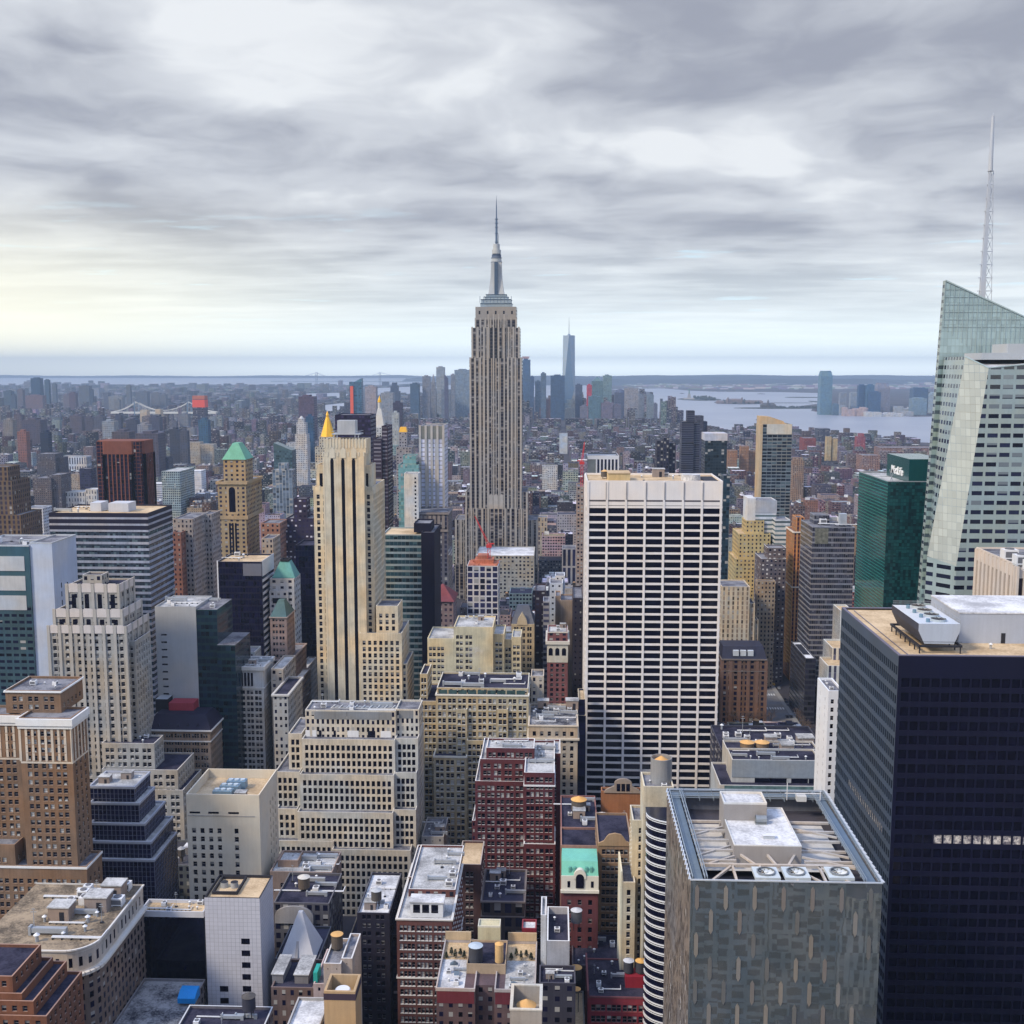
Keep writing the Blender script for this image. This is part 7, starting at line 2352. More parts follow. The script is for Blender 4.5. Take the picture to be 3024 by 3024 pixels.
mid('grey_back_block', 'blank grey slab block above the grey-brown apartments', [(107, 162, 1340, 1500, 40), (150, 178, 1352, 1510, 40)], (.11, .10, .115), yb=1390, bw=3.4, fh=3.3, w=.35, h=.4, blind=.1)
mid('white_stepped_block', 'small white stepped block behind the teal glass slab', [(62, 128, 1575, 790, 24), (72, 126, 1500, 800, 24)], (.64, .65, .68), yb=1590, bw=4, fh=3.6, w=.5, h=.42, gl=(.03, .03, .05), blind=.1)
mid('golden_deco_tower', 'dark golden stone tower with vertical ribs cut by the left edge', [(-60, 34, 1420, 850, 30), (-60, 60, 1520, 846, 36), (-60, 22, 1378, 856, 20, 0)], (.17, .118, .075), yb=1590, bw=3.4, fh=3.8, w=.5, h=.6, gl=(.03, .025, .04), blind=.05, sp=(.12, .09, .08))
mid('tan_twin_block', 'tan twin block with a recessed court left of the rust-brown tower', [(180, 232, 1408, 1300, 26), (208, 234, 1400, 1298, 20)], (.42, .33, .25), yb=1450, bw=3.4, fh=3.6, w=.35, h=.5)
mid('black_office_slab', 'black office slab with pale edge left of the rust-brown tower', [(234, 268, 1384, 1280, 24)], (.045, .04, .06), yb=1450, bw=3, fh=4, w=.85, h=.7, gl=(.02, .02, .05), blind=0)
mid('white_court_block', 'bright white classical block at the foot of the rust-brown tower', [(192, 250, 1452, 1010, 30), (252, 285, 1445, 1006, 26)], (.60, .58, .56), roof='light', yb=1500, bw=5, fh=9, w=.4, h=.6, gl=(.05, .05, .07))
mid('stone_apartments', 'grey stone apartment house right of the banded office slab', [(510, 568, 1532, 800, ('b', 1512)), (594, 624, 1518, 830, 22)], (.36, .315, .29), yb=1680, bw=3, fh=3.6, w=.4, h=.5, blind=.2)
mid('brick_side_block', 'red-brown brick side block right of the banded office slab', [(508, 534, 1572, 790, 20)], (.27, .13, .10), yb=1660, bw=3, fh=3.6, w=.35, h=.45, blind=.15)
mid('white_office_low', 'low white banded office beside the pale green gridded block', [(434, 478, 1428, 1180, 30)], (.62, .62, .63), roof='white', yb=1480, bw=30, fh=4, w=1, h=.4, gl=(.1, .1, .14), blind=0)
mid('white_sloped_block', 'white building with a sloping banded front behind the pale green gridded block', [(560, 594, 1390, 1250, 30)], (.70, .71, .74), roof='white', yb=1450, bw=30, fh=4, w=1, h=.25, gl=(.3, .3, .34), blind=0)
mid('dark_glass_block', 'dark glass block behind the white banded office', [(434, 470, 1340, 1500, 30), (470, 497, 1350, 1505, 30)], (.06, .065, .09), yb=1400, bw=3, fh=4, w=.9, h=.7, gl=(.04, .045, .08), blind=0)
mid('cream_pair', 'pair of cream apartment blocks beyond the pale green gridded office', [(541, 590, 1306, 1900, 30), (592, 630, 1312, 1880, 30)], (.48, .43, .36), yb=1370, bw=4, fh=4, w=.35, h=.4)
# right middle distance
r, T = mid('tall_condo', 'tall dark balconied condominium tower with tan sloping top', [(2253, 2340, 1253, 1150, ('b', 1248))], (.20, .22, .23), yb=1530, bw=5, fh=3.4, w=.9, h=.66, gl=(.008, .014, .024), blind=.28, bcol=(.09, .13, .15), roof='tan')
t = T[0]
sb = MB()
za = PX(2253, 1229, 1156).z
sb.prism([(t.x0 - 2, t.z1), (t.x1 - 6, t.z1), (t.x1 - 8, za - 5), (t.x0 + 8, za - .5), (t.x0 - 2, za)], t.y0 + 5, t.y0 + 24)
sb.box(t.x0 - 2.4, t.x0 - .05, t.y0 - .6, t.y0 + 24, 0, t.z1)
sb.box(t.x0 + 4, t.x1 - .4, t.y0 - .5, t.y0 - .05, t.z1 - 10, t.z1 + .2, 1)
part(sb, 'tan_top', [plain((.56, .41, .25)), plain((.60, .55, .46))], r)
mid('dark_ribbed_tower', 'dark slender tower with pale floor lines beside the river', [(2014, 2050, 1245, 1800, 30), (2030, 2052, 1213, 1806, 20, 0), (2050, 2067, 1250, 1803, 28)], (.075, .078, .105), yb=1400, bw=30, fh=3.6, w=1, h=.6, gl=(.014, .015, .03), blind=0)
mid('dark_back_tower', 'dark stepped tower peeping right of the slender riverside tower', [(2054, 2078, 1228, 2100, 30), (2078, 2089, 1245, 2105, 30)], (.05, .055, .08), yb=1300, bw=3, fh=3.8, w=.8, h=.5, gl=(.05, .05, .08), blind=0)
r, T = mid('white_top_glass_tower', 'dark green glass tower with a blank white top band', [(2083, 2148, 1281, 1500, 36)], (.022, .036, .042), yb=1400, bw=3.4, fh=4, w=.9, h=.75, gl=(.012, .02, .028), blind=.08, wrough=.3)
sb = MB()
t = T[0]
sb.box(t.x0 - .3, t.x1 + .3, t.y0 - .3, t.y1, t.z1 - 9, t.z1 + .5)
part(sb, 'white_top', plain((.55, .54, .57)), r)
mid('teal_slab', 'narrow teal glass slab touching the roof corner of the white grid tower', [(2137, 2156, 1404, 1100, 24)], (.02, .042, .06), yb=1550, bw=3, fh=3.8, w=.9, h=.7, gl=(.012, .028, .042), blind=.1, wrough=.3)
mid('black_white_tower', 'dark tower with a white windowed spine left of the slender riverside tower', [(1940, 1960, 1300, 1500, 26), (1960, 1976, 1292, 1496, 26), (1976, 1996, 1308, 1502, 26)], (.035, .034, .052), yb=1400, bw=3.6, fh=4.6, w=.55, h=.6, gl=(.012, .012, .026), blind=.2)
r, T = mid('white_band_office', 'white office block with dark ribbon windows below the tall condominium', [(2232, 2294, 1478, 1000, 26), (2224, 2232, 1500, 1003, 20)], (.62, .64, .66), yb=1560, bw=30, fh=3.9, w=1, h=.42, gl=(.06, .09, .10), blind=0)
sb = MB()
t = T[0]
sb.box(t.x0 + .1, t.x1 + .2, t.y0 - .3, t.y0, t.z1 - 11, t.z1 + .3)
sb.box(t.x0 - 7, t.x0 - .05, t.y0 - .2, t.y0 + 24, 40, t.z1 + 2, 1)
part(sb, 'blank_parapet', [plain((.42, .43, .46)), plain((.66, .66, .66))], r)
mid('white_wing_office', 'lower white wing with ribbon windows right of the white office block', [(2290, 2334, 1535, 985, 22)], (.60, .62, .63), yb=1590, bw=30, fh=3.9, w=1, h=.42, gl=(.06, .09, .10), blind=0)
mid('yellow_pair', 'tall pale yellow twin-slab apartment tower', [(2443, 2456, 1290, 2100, 24), (2458, 2474, 1296, 2104, 24)], (.52, .41, .24), yb=1375, bw=4, fh=4, w=.3, h=.35, blind=0)
mid('red_apartments', 'broad brownish red factory block before the river', [(2548, 2600, 1345, 2000, 60), (2600, 2760, 1322, 2300, 60)], (.30, .19, .165), yb=1390, bw=4, fh=4, w=.5, h=.5, blind=.2)
mid('orange_tower_mid', 'stepped orange-tan apartment towers right of the dark green glass tower', [(2150, 2178, 1330, 1600, 24), (2188, 2212, 1318, 1620, 24), (2212, 2245, 1332, 1640, 24)], (.33, .18, .10), yb=1380, bw=3.4, fh=3.6, w=.35, h=.4, blind=.1)
mid('brown_grid_block', 'brown loft tower directly right of the tall condominium', [(2342, 2375, 1362, 1250, 30), (2345, 2370, 1352, 1256, 16, 0)], (.33, .225, .16), yb=1480, bw=3.6, fh=3.8, w=.45, h=.5, blind=.1)
mid('magenta_block', 'pink-red stepped block near the river', [(2532, 2556, 1290, 2700, 30), (2538, 2552, 1280, 2705, 20, 0)], (.34, .09, .11), yb=1310, bw=3, fh=3.6, w=.4, h=.5)
mid('red_block', 'long red brick block near the river', [(2374, 2410, 1294, 2600, 60)], (.24, .06, .055), yb=1315, bw=4, fh=4, w=.3, h=.4)
mid('navy_block', 'dark navy block with a stepped roof near the river', [(2416, 2452, 1266, 2900, 50)], (.07, .08, .12), yb=1290, bw=4, fh=4, w=.6, h=.5)
mid('white_window_block', 'cream stone loft with tall windows right of the tall skyscraper base', [(1588, 1616, 1528, 1180, 26)], (.50, .43, .34), yb=1580, bw=4, fh=6, w=.5, h=.7, gl=(.06, .05, .06))
mid('white_loft', 'white stepped loft block right of the skyscraper', [(1601, 1646, 1376, 1700, 26), (1616, 1646, 1390, 1690, 20)], (.62, .60, .58), yb=1450, bw=4, fh=4, w=.45, h=.5)
mid('black_slot_block', 'black and white slotted block by the left edge of the white grid tower', [(1660, 1702, 1620, 1010, 26)], (.38, .36, .36), yb=1690, bw=5, fh=20, w=.6, h=.9, gl=(.015, .015, .04), blind=0)
mid('white_painted_block', 'white painted block with few windows in the low quarter', [(1623, 1662, 1722, 760, 20), (1640, 1668, 1700, 776, 14)], (.66, .67, .70), yb=1800, bw=4, fh=4, w=.3, h=.3, blind=0)
mid('tan_wall_block', 'block with a tan blank party wall near the white grid tower', [(1654, 1694, 1772, 730, 20), (1640, 1656, 1760, 733, 18)], (.42, .30, .215), yb=1900, bw=30, fh=30, w=.02, h=.02, blind=0)
mid('dark_loft', 'dark brown loft slab right of the gabled slate-roof building', [(1580, 1612, 1744, 720, 24)], (.048, .03, .042), yb=1960, bw=3, fh=3.6, w=.5, h=.4, gl=(.03, .03, .05))
mid('grey_banded_block', 'narrow grey building with balcony bands right of the dark loft slab', [(1604, 1622, 1776, 700, 16)], (.34, .34, .37), yb=1870, bw=30, fh=3.6, w=.9, h=.5, gl=(.04, .04, .07), blind=0)
mid('dark_alley_block', 'dark brown alley-side block between the arcaded building and the white grid tower', [(1693, 1722, 1766, 690, 40)], (.04, .032, .045), yb=2060, bw=3, fh=3.6, w=.3, h=.3, blind=.1)
mid('tank_house', 'tall grey block with a cylindrical tank house, upper left of the white grid tower base', [(1665, 1692, 1738, 780, 14)], (.40, .38, .37), yb=1790, bw=4, fh=4, w=.2, h=.2)
mid('hotel_letters_block', 'white-topped block with a blank sign wall in the distant low quarter', [(1652, 1676, 1280, 2300, 20)], (.52, .56, .60), yb=1340, bw=30, fh=30, w=.02, h=.02, blind=0)
# lower tip of the island: towers against the bay
LM = [  # x0, x1, yt, colour, shape, description
 (1663, 1698, 990, (.10, .17, .27), 'wtc', 'tallest blue glass tower with a needle spire on the far skyline'),
 (1247, 1269, 1111, (.26, .27, .32), 'flat', 'grey slab with dark stripes on the far skyline, left of the pointed tower'),
 (1270, 1287, 1104, (.28, .29, .33), 'point', 'grey tower with a pointed copper-like crown on the far skyline'),
 (1288, 1312, 1084, (.36, .40, .45), 'flat', 'silver rippled tower, tallest left of the tall skyscraper'),
 (1312, 1323, 1106, (.12, .12, .20), 'slant', 'dark tower with a slanted tip behind the silver rippled tower'),
 (1331, 1343, 1106, (.27, .29, .34), 'flat', 'narrow grey tower left of the broad pale blue slab'),
 (1342, 1390, 1092, (.27, .34, .42), 'flat', 'broad pale blue slab beside the tall skyscraper'),
 (1334, 1373, 1136, (.10, .11, .19), 'flat', 'dark slab in front of the broad pale blue slab'),
 (1540, 1566, 1062, (.09, .17, .30), 'tall', 'blue glass tower with an unfinished pinkish top right of the skyscraper'),
 (1566, 1577, 1112, (.08, .14, .26), 'flat', 'narrow dark blue tower touching the unfinished blue tower'),
 (1580, 1598, 1126, (.24, .33, .42), 'flat', 'pale blue striped block right of the unfinished blue tower'),
 (1597, 1613, 1102, (.13, .19, .27), 'flat', 'slim grey-blue tower between two wider blue blocks'),
 (1626, 1668, 1109, (.07, .13, .23), 'flat', 'wide dark blue block left of the tallest blue glass tower'),
 (1699, 1720, 1136, (.10, .13, .21), 'flat', 'dark block right of the tallest blue glass tower'),
 (1686, 1704, 1153, (.26, .28, .30), 'point', 'small stepped grey tower below the tallest blue glass tower'),
 (1733, 1748, 1137, (.60, .07, .10), 'flat', 'red wrapped tower under construction on the far skyline'),
 (1748, 1781, 1112, (.15, .25, .28), 'peak', 'teal tower with a small pyramid peak on the far skyline'),
 (1781, 1807, 1109, (.23, .34, .36), 'flat', 'pale green glass tower at the right of the far skyline'),
 (1815, 1849, 1149, (.12, .14, .22), 'dome', 'dark tower with a rounded top by the bay'),
 (1846, 1886, 1147, (.36, .35, .38), 'flat', 'broad beige stepped tower by the bay'),
 (1886, 1902, 1166, (.24, .27, .32), 'flat', 'small grey block right of the broad beige tower'),
 (1911, 1931, 1166, (.24, .29, .33), 'flat', 'grey-green tower standing alone by the bay'),
 (1931, 1942, 1192, (.17, .17, .22), 'flat', 'small dark block at the end of the shoreline'),
 (1738, 1774, 1171, (.13, .23, .28), 'flat', 'teal block in front of the red wrapped tower'),
 (1593, 1642, 1179, (.26, .15, .15), 'step', 'red-brown stepped brick tower on the far skyline'),
 (1657, 1714, 1181, (.32, .40, .44), 'step', 'pale grey glass block with sloping shoulder'),
 (1668, 1696, 1208, (.15, .18, .22), 'flat', 'dark squat block before the pale grey glass block'),
 (1078, 1110, 1142, (.46, .39, .40), 'flat', 'pinkish slab tower left on the far skyline'),
 (1124, 1160, 1160, (.36, .38, .42), 'flat', 'light grey slab behind the gold lantern campanile'),
 (1148, 1178, 1130, (.09, .12, .19), 'step', 'dark stepped tower on the far skyline left of the skyscraper'),
 (1211, 1237, 1133, (.08, .14, .22), 'flat', 'dark blue slab left of the pointed pale tower'),
 (1211, 1239, 1145, (.44, .43, .46), 'point', 'pale pointed tower with steep sides on the far skyline'),
 (1250, 1284, 1156, (.36, .36, .40), 'step', 'pale grey stepped tower below the pointed tower'),
 (1160, 1187, 1189, (.07, .06, .10), 'flat', 'black slab in front of the light grey slab'),
 (1157, 1177, 1219, (.50, .53, .53), 'flat', 'white banded block in front of the black slab'),
 (1303, 1330, 1150, (.22, .26, .33), 'flat', 'grey-blue slab right of the silver rippled tower'),
 (1713, 1736, 1200, (.22, .21, .27), 'flat', 'purple-grey block left of the teal block'),
 (1776, 1812, 1190, (.22, .19, .26), 'flat', 'purple-brown slab pair near the bay'),
 (1810, 1834, 1196, (.18, .17, .24), 'flat', 'dark purple slab near the bay'),
 (881, 926, 1171, (.14, .10, .15), 'flat', 'big dark brown riverside slab, far left of the gold pyramid'),
 (902, 924, 1230, (.05, .12, .22), 'flat', 'small blue glass block right of the domed tower'),
]
for i, (x0, x1, yt, col, shp, lab) in enumerate(LM):
 Y = {1160: 3300, 1157: 3100, 881: 3500, 902: 2600, 1124: 4600, 1078: 4900}.get(x0, 5500 + (i * 137) % 500 + max(0, 1110 - yt) * 4)
 if x0 in (1668, 1713, 1738, 1776, 1810):
  Y = 5200
 yt_ = yt
 t = tier(x0, x1, yt, Y, min(60, (x1 - x0) * Y / FPX))
 root = thing('skyline_tower', lab, 'skyscraper', ((t.x0 + t.x1) / 2, Y, 0), 'towers on the far skyline')
 b = MB()
 w_ = t.x1 - t.x0
 dk = tuple(c * .55 for c in col)
 col = tuple(c * .8 for c in col)
 mat = facade(col=col, w=.6 if shp != 'step' else .4, h=.7, gl=dk, blind=0, rough=.3, tint=.5)
 ztop = t.z1
 if shp == 'wtc':
  base_ = [(t.x0 - 3, t.y0), (t.x1 + 3, t.y0), (t.x1 + 3, t.y0 + w_ + 6), (t.x0 - 3, t.y0 + w_ + 6)]
  c = ((t.x0 + t.x1) / 2, t.y0 + w_ / 2 + 3)
  s_ = w_ * .5
  top = [(c[0], c[1] - s_), (c[0] + s_, c[1]), (c[0], c[1] + s_), (c[0] - s_, c[1])]
  zb = 60
  for k in range(4):
   j = (k + 1) % 4
   p, q_ = base_[k], base_[j]
   b.wallq(p, q_, 0, zb, 8, 8)
   b.poly([(*p, zb), (*q_, zb), (*top[k], ztop)], 0)
   b.poly([(*q_, zb), (*top[j], ztop), (*top[k], ztop)], 1)
  b.poly([(*p, ztop) for p in top])
  part(b, 'shaft', [plain((.12, .20, .31), .15, .1, 0, .6), plain((.30, .38, .46), .12, .08, 0, .6)], root)
  b = MB()
  b.cyl(c[0], c[1], ztop, ztop + 8, 8, 6, 12)
  b.cyl(c[0], c[1], ztop + 8, PX(1681, 936, Y).z, 2.2, .5, 8)
  part(b, 'spire', plain((.3, .36, .42)), root)
 else:
  y1 = t.y1
  n = w_ / 7
  if shp == 'step':
   b.box(t.x0, t.x1, t.y0, y1, 0, ztop - 45, 0, bw=6, fh=7)
   b.box(t.x0 + w_ * .15, t.x1 - w_ * .15, t.y0 + 3, y1, ztop - 45, ztop - 18, 0, bw=6, fh=7)
   b.box(t.x0 + w_ * .3, t.x1 - w_ * .3, t.y0 + 6, y1, ztop - 18, ztop, 0, bw=6, fh=7)
  elif shp == 'point':
   b.box(t.x0, t.x1, t.y0, y1, 0, ztop - 75, 0, bw=6, fh=7)
   b.box(t.x0 + w_ * .12, t.x1 - w_ * .12, t.y0 + 3, y1 - 2, ztop - 75, ztop - 42, 0, bw=6, fh=7)
   b.pyramid(t.x0 + w_ * .2, t.x1 - w_ * .2, t.y0 + 4, y1 - 4, ztop - 42, ztop, .05, .05)
  elif shp == 'peak':
   b.box(t.x0, t.x1, t.y0, y1, 0, ztop - 22, 0, bw=6, fh=7)
   b.pyramid(t.x0 + w_ * .1, t.x1 - w_ * .1, t.y0 + 4, y1 - 4, ztop - 22, ztop, .05, .05)
  elif shp == 'slant':
   b.box(t.x0, t.x1, t.y0, y1, 0, ztop - 20, 0, bw=6, fh=7)
   b.prism([(t.x0, ztop - 20), (t.x1, ztop - 20), (t.x0, ztop)], t.y0, y1)
  elif shp == 'dome':
   b.box(t.x0, t.x1, t.y0, y1, 0, ztop - 18, 0, bw=6, fh=7)
   b.cyl((t.x0 + t.x1) / 2, (t.y0 + y1) / 2, ztop - 18, ztop - 4, w_ * .46, w_ * .3, 12)
   b.cyl((t.x0 + t.x1) / 2, (t.y0 + y1) / 2, ztop - 4, ztop, w_ * .3, w_ * .1, 12)
  else:
   b.box(t.x0, t.x1, t.y0, y1, 0, ztop, 0, bw=6, fh=7)
   b.box(t.x0 + w_ * .25, t.x1 - w_ * .3, t.y0 + 5, y1 - 4, ztop, ztop + 5, 0)
  part(b, 'tower_walls', mat, root)
  if shp == 'tall':
   b = MB()
   b.box(t.x0 + 3, t.x1 - 6, t.y0 + 2, y1 - 2, ztop + 5, ztop + 16)
   part(b, 'unfinished_top', plain((.40, .28, .32)), root)
 reg(root, [t], lab, min(1235, yt + 55 + (i * 17) % 40))
# the dark tower with the red hoist
r, T = mid('red_hoist_tower', 'dark blue glass tower with a bright red hoist strip down its front', [(1031, 1067, 1128, 4400, 40)], (.06, .13, .19), yb=1230, bw=6, fh=7, w=.9, h=.8, gl=(.03, .08, .13), blind=0, wrough=.3)
sb = MB()
t = T[0]
sb.box(t.x0 + 4, t.x0 + 16, t.y0 - 6, t.y0 - .2, 0, t.z1 - 16)
part(sb, 'red_hoist', plain((.85, .12, .05), .8, .05), r)
sb = MB()
sb.prism([(t.x1 - 28, t.z1), (t.x1, t.z1), (t.x1, t.z1 + 14)], t.y0, t.y1)
part(sb, 'slanted_crown', plain((.08, .2, .28), .3), r)
r, T = mid('red_wrapped_tower', 'dark tower wrapped in red-orange netting at its top beside the bridge', [(568, 603, 1169, 4300, 40)], (.09, .085, .12), yb=1225, bw=6, fh=7, w=.6, h=.6)
sb = MB()
t = T[0]
sb.box(t.x0 - 1, t.x1 + 1, t.y0 - 1, t.y1 + 1, t.z1 - 44, t.z1 - 15, 0)
sb.box(t.x0 - .5, t.x1 + .5, t.y0 - .5, t.y1 + .5, t.z1 - 13, t.z1, 1)
part(sb, 'red_netting', [plain((.85, .10, .06), .8, .08), plain((.50, .16, .10), .8, .1)], r)
# Brooklyn towers far left, with their own shapes
BK = [(90, 117, 1117, 7000, (.06, .14, .26)), (130, 143, 1122, 7000, (.12, .20, .30)), (153, 164, 1134, 7000, (.22, .27, .34)), (74, 125, 1168, 6600, (.33, .22, .25)), (10, 32, 1155, 6700, (.13, .19, .26)), (32, 44, 1168, 6600, (.12, .16, .24)), (50, 66, 1150, 6700, (.27, .24, .30)),
 (203, 222, 1160, 6400, (.20, .14, .20)), (232, 262, 1140, 7200, (.24, .27, .33)), (264, 273, 1150, 6900, (.10, .14, .22)), (320, 360, 1171, 6600, (.42, .43, .46)), (372, 384, 1138, 7300, (.27, .30, .35)), (400, 434, 1156, 7200, (.22, .25, .32)), (445, 470, 1160, 7400, (.28, .29, .34)), (471, 489, 1165, 7300, (.25, .27, .33)),
 (186, 203, 1165, 6900, (.30, .25, .29)), (306, 322, 1170, 6900, (.20, .22, .3)), (336, 352, 1180, 6000, (.36, .36, .38)), (8, 36, 1240, 3300, (.42, .38, .36)), (40, 62, 1225, 3700, (.22, .18, .22)), (64, 118, 1240, 3500, (.16, .14, .2)), (50, 76, 1275, 2700, (.46, .22, .19)), (118, 142, 1277, 2600, (.05, .07, .13)), (301, 336, 1244, 3300, (.52, .54, .58)),
 (205, 240, 1228, 4000, (.20, .17, .22)), (250, 275, 1232, 3900, (.15, .14, .2)), (276, 303, 1230, 3900, (.18, .18, .24)), (340, 356, 1226, 3900, (.12, .13, .2)), (372, 402, 1240, 3700, (.10, .11, .18)), (405, 437, 1254, 3300, (.46, .46, .52)), (440, 470, 1232, 3900, (.13, .13, .2)), (585, 613, 1240, 3000, (.10, .22, .36)), (530, 555, 1222, 4200, (.36, .38, .44)), (500, 528, 1268, 2800, (.10, .11, .16)), (530, 552, 1272, 2700, (.15, .16, .22)), (330, 380, 1275, 2500, (.18, .15, .18)), (400, 466, 1280, 2450, (.17, .15, .2))]
words = ['dark blue glass', 'slim blue', 'pale thin', 'broad reddish', 'grey-blue', 'small dark blue', 'pinkish', 'plum brown', 'hazy grey', 'thin dark', 'pale white', 'thin grey', 'wide hazy blue', 'hazy beige', 'hazy grey twin',
  'pink-grey', 'grey', 'light narrow', 'cream', 'plum grey', 'long dark purple', 'brick red', 'navy', 'whitish', 'dusky brown', 'dusky purple', 'dusky blue', 'thin navy', 'dark navy', 'white slabby', 'dark violet', 'bright blue', 'light grey', 'black-blue', 'slate', 'long brown-grey', 'long plum']
for (x0, x1, yt, Y, col), wd in zip(BK, words):
 t = tier(x0, x1, yt, Y, min(50, (x1 - x0) * Y / FPX))
 root = thing('distant_tower', '%s tower block far beyond the rust-brown tower, %s' % (wd, 'near the pale bridge' if x0 > 310 else 'close to the left edge' if x0 < 120 else 'left of the pale bridge'), 'tower block', ((t.x0 + t.x1) / 2, Y, 0), 'tower blocks on the far left')
 b = MB()
 b.box(t.x0, t.x1, t.y0, t.y1, 0, t.z1, 0, bw=6, fh=6)
 b.box(t.x0 + (t.x1 - t.x0) * .3, t.x1 - (t.x1 - t.x0) * .3, t.y0 + 3, t.y1 - 3, t.z1, t.z1 + 5, 0)
 col = tuple(c * .6 for c in col)
 part(b, 'tower_walls', facade(col=col, w=.55, h=.6, gl=tuple(c * .45 for c in col), blind=0, rough=.4, tint=.4), root)
 reg(root, [t], wd, min(1300, yt + 38))
# New Jersey waterfront
JC = [(2425, 2460, 1095, 6300, (.13, .23, .31), 'tall rounded blue glass tower alone on the far shore', 'dome'), (2460, 2478, 1194, 6250, (.10, .17, .25), 'low dark annex at the foot of the tall rounded glass tower', 'flat'),
 (2537, 2557, 1138, 6300, (.05, .11, .22), 'dark blue slab tower on the far shore', 'flat'), (2562, 2583, 1137, 6250, (.07, .15, .26), 'dark blue tower with a lower shoulder on the far shore', 'flat'), (2567, 2602, 1158, 6230, (.06, .12, .22), 'dark blue stepped shoulder block on the far shore', 'flat'),
 (2592, 2629, 1131, 6400, (.22, .23, .30), 'grey tower with a domed top on the far shore', 'dome'), (2698, 2741, 1147, 6600, (.07, .13, .23), 'dark topped glass block near the crystal tower edge on the far shore', 'flat'), (2696, 2738, 1177, 6300, (.20, .29, .37), 'pale blue glass block at the waterline near the crystal tower', 'flat'),
 (2482, 2502, 1160, 7200, (.24, .27, .33), 'small grey tower right of the tall rounded glass tower', 'flat'), (2513, 2534, 1160, 7300, (.28, .33, .40), 'small pale blue tower left of the dark blue slab', 'flat'), (2742, 2765, 1160, 6600, (.34, .42, .48), 'pale hazy tower touching the crystal tower on the far shore', 'flat'),
 (2495, 2565, 1203, 6150, (.46, .36, .36), 'long low pinkish block on the far shore', 'low'), (2560, 2668, 1217, 6080, (.52, .53, .55), 'long low white pier building on the far shore', 'low'), (2640, 2695, 1200, 6400, (.45, .48, .52), 'white low-rise block behind the pier building', 'low'), (2480, 2500, 1195, 6500, (.34, .38, .42), 'small grey low block behind the pinkish block', 'low'), (2668, 2698, 1212, 6200, (.40, .42, .46), 'grey waterfront block left of the pale blue glass block', 'low')]
for x0, x1, yt, Y, col, lab, shp in JC:
 t = tier(x0, x1, yt, Y, min(70, (x1 - x0) * Y / FPX))
 root = thing('waterfront_tower' if shp != 'low' else 'waterfront_block', lab, 'building', ((t.x0 + t.x1) / 2, Y, 0), 'buildings on the far shore')
 b = MB()
 zt = t.z1
 w_ = t.x1 - t.x0
 if shp == 'dome':
  b.box(t.x0, t.x1, t.y0, t.y1, 0, zt - 30, 0, bw=6, fh=6)
  b.pyramid(t.x0, t.x1, t.y0, t.y1, zt - 30, zt - 6, .82)
  b.box(t.x0 + w_ * .12, t.x1 - w_ * .12, t.y0 + w_ * .12, t.y1 - w_ * .12, zt - 6, zt, 0)
 elif shp == 'low':
  rr_ = random.Random(int(x0))
  x = t.x0
  while x < t.x1 - 4:
   x2 = min(t.x1, x + rr_.uniform(15, 40))
   b.box(x, x2, t.y0 + rr_.uniform(0, 8), t.y1, 0, zt * rr_.uniform(.6, 1.), 0, bw=6, fh=5)
   x = x2
 else:
  b.box(t.x0, t.x1, t.y0, t.y1, 0, zt, 0, bw=6, fh=6)
  b.box(t.x0 + w_ * .2, t.x1 - w_ * .2, t.y0 + 4, t.y1 - 4, zt, zt + 5)
 part(b, 'block_walls', facade(col=col, w=.6, h=.6, gl=tuple(c * .6 for c in col), blind=0, rough=.3, tint=.5), root)
 reg(root, [t], lab, 1235)
# ================================================================== land, water, distant shores
def gpt(px, py, z=0.):
 p = GZ(px, py, z)
 return (p.x, p.y)
m, t_, b_ = base_mat('city_ground')
pos = t_.new('ShaderNodeNewGeometry').outputs['Position']
t_.put(b_.inputs['Base Color'], t_.mix(t_.ramp(t_.noise(pos, .004, 6, .7), .35, .65), (.022, .02, .03, 1), (.07, .062, .07, 1)))
b_.inputs['Roughness'].default_value = .95
gm_ = MB()
gm_.poly([(-40000, -3000, 0), (40000, -3000, 0), (40000, 31500, 0), (-40000, 31500, 0)])
tag(gm_.build('ground', m), None, None, None, 'structure')
wm_, t_, b_ = base_mat('water')
pos = t_.new('ShaderNodeNewGeometry').outputs['Position']
t_.put(b_.inputs['Base Color'], t_.mix(t_.ramp(t_.noise(pos, .0012, 4), .35, .65), (.30, .325, .38, 1), (.36, .385, .43, 1)))
b_.inputs['Roughness'].default_value = .38
b_.inputs['Specular IOR Level'].default_value = .5
bmp = t_.new('ShaderNodeBump')
bmp.inputs['Strength'].default_value = .4
bmp.inputs['Distance'].default_value = 1.
t_.put(bmp.inputs['Height'], t_.noise(pos, .05, 4, .6))
lk(wm_.node_tree, bmp.outputs[0], b_.inputs['Normal'])
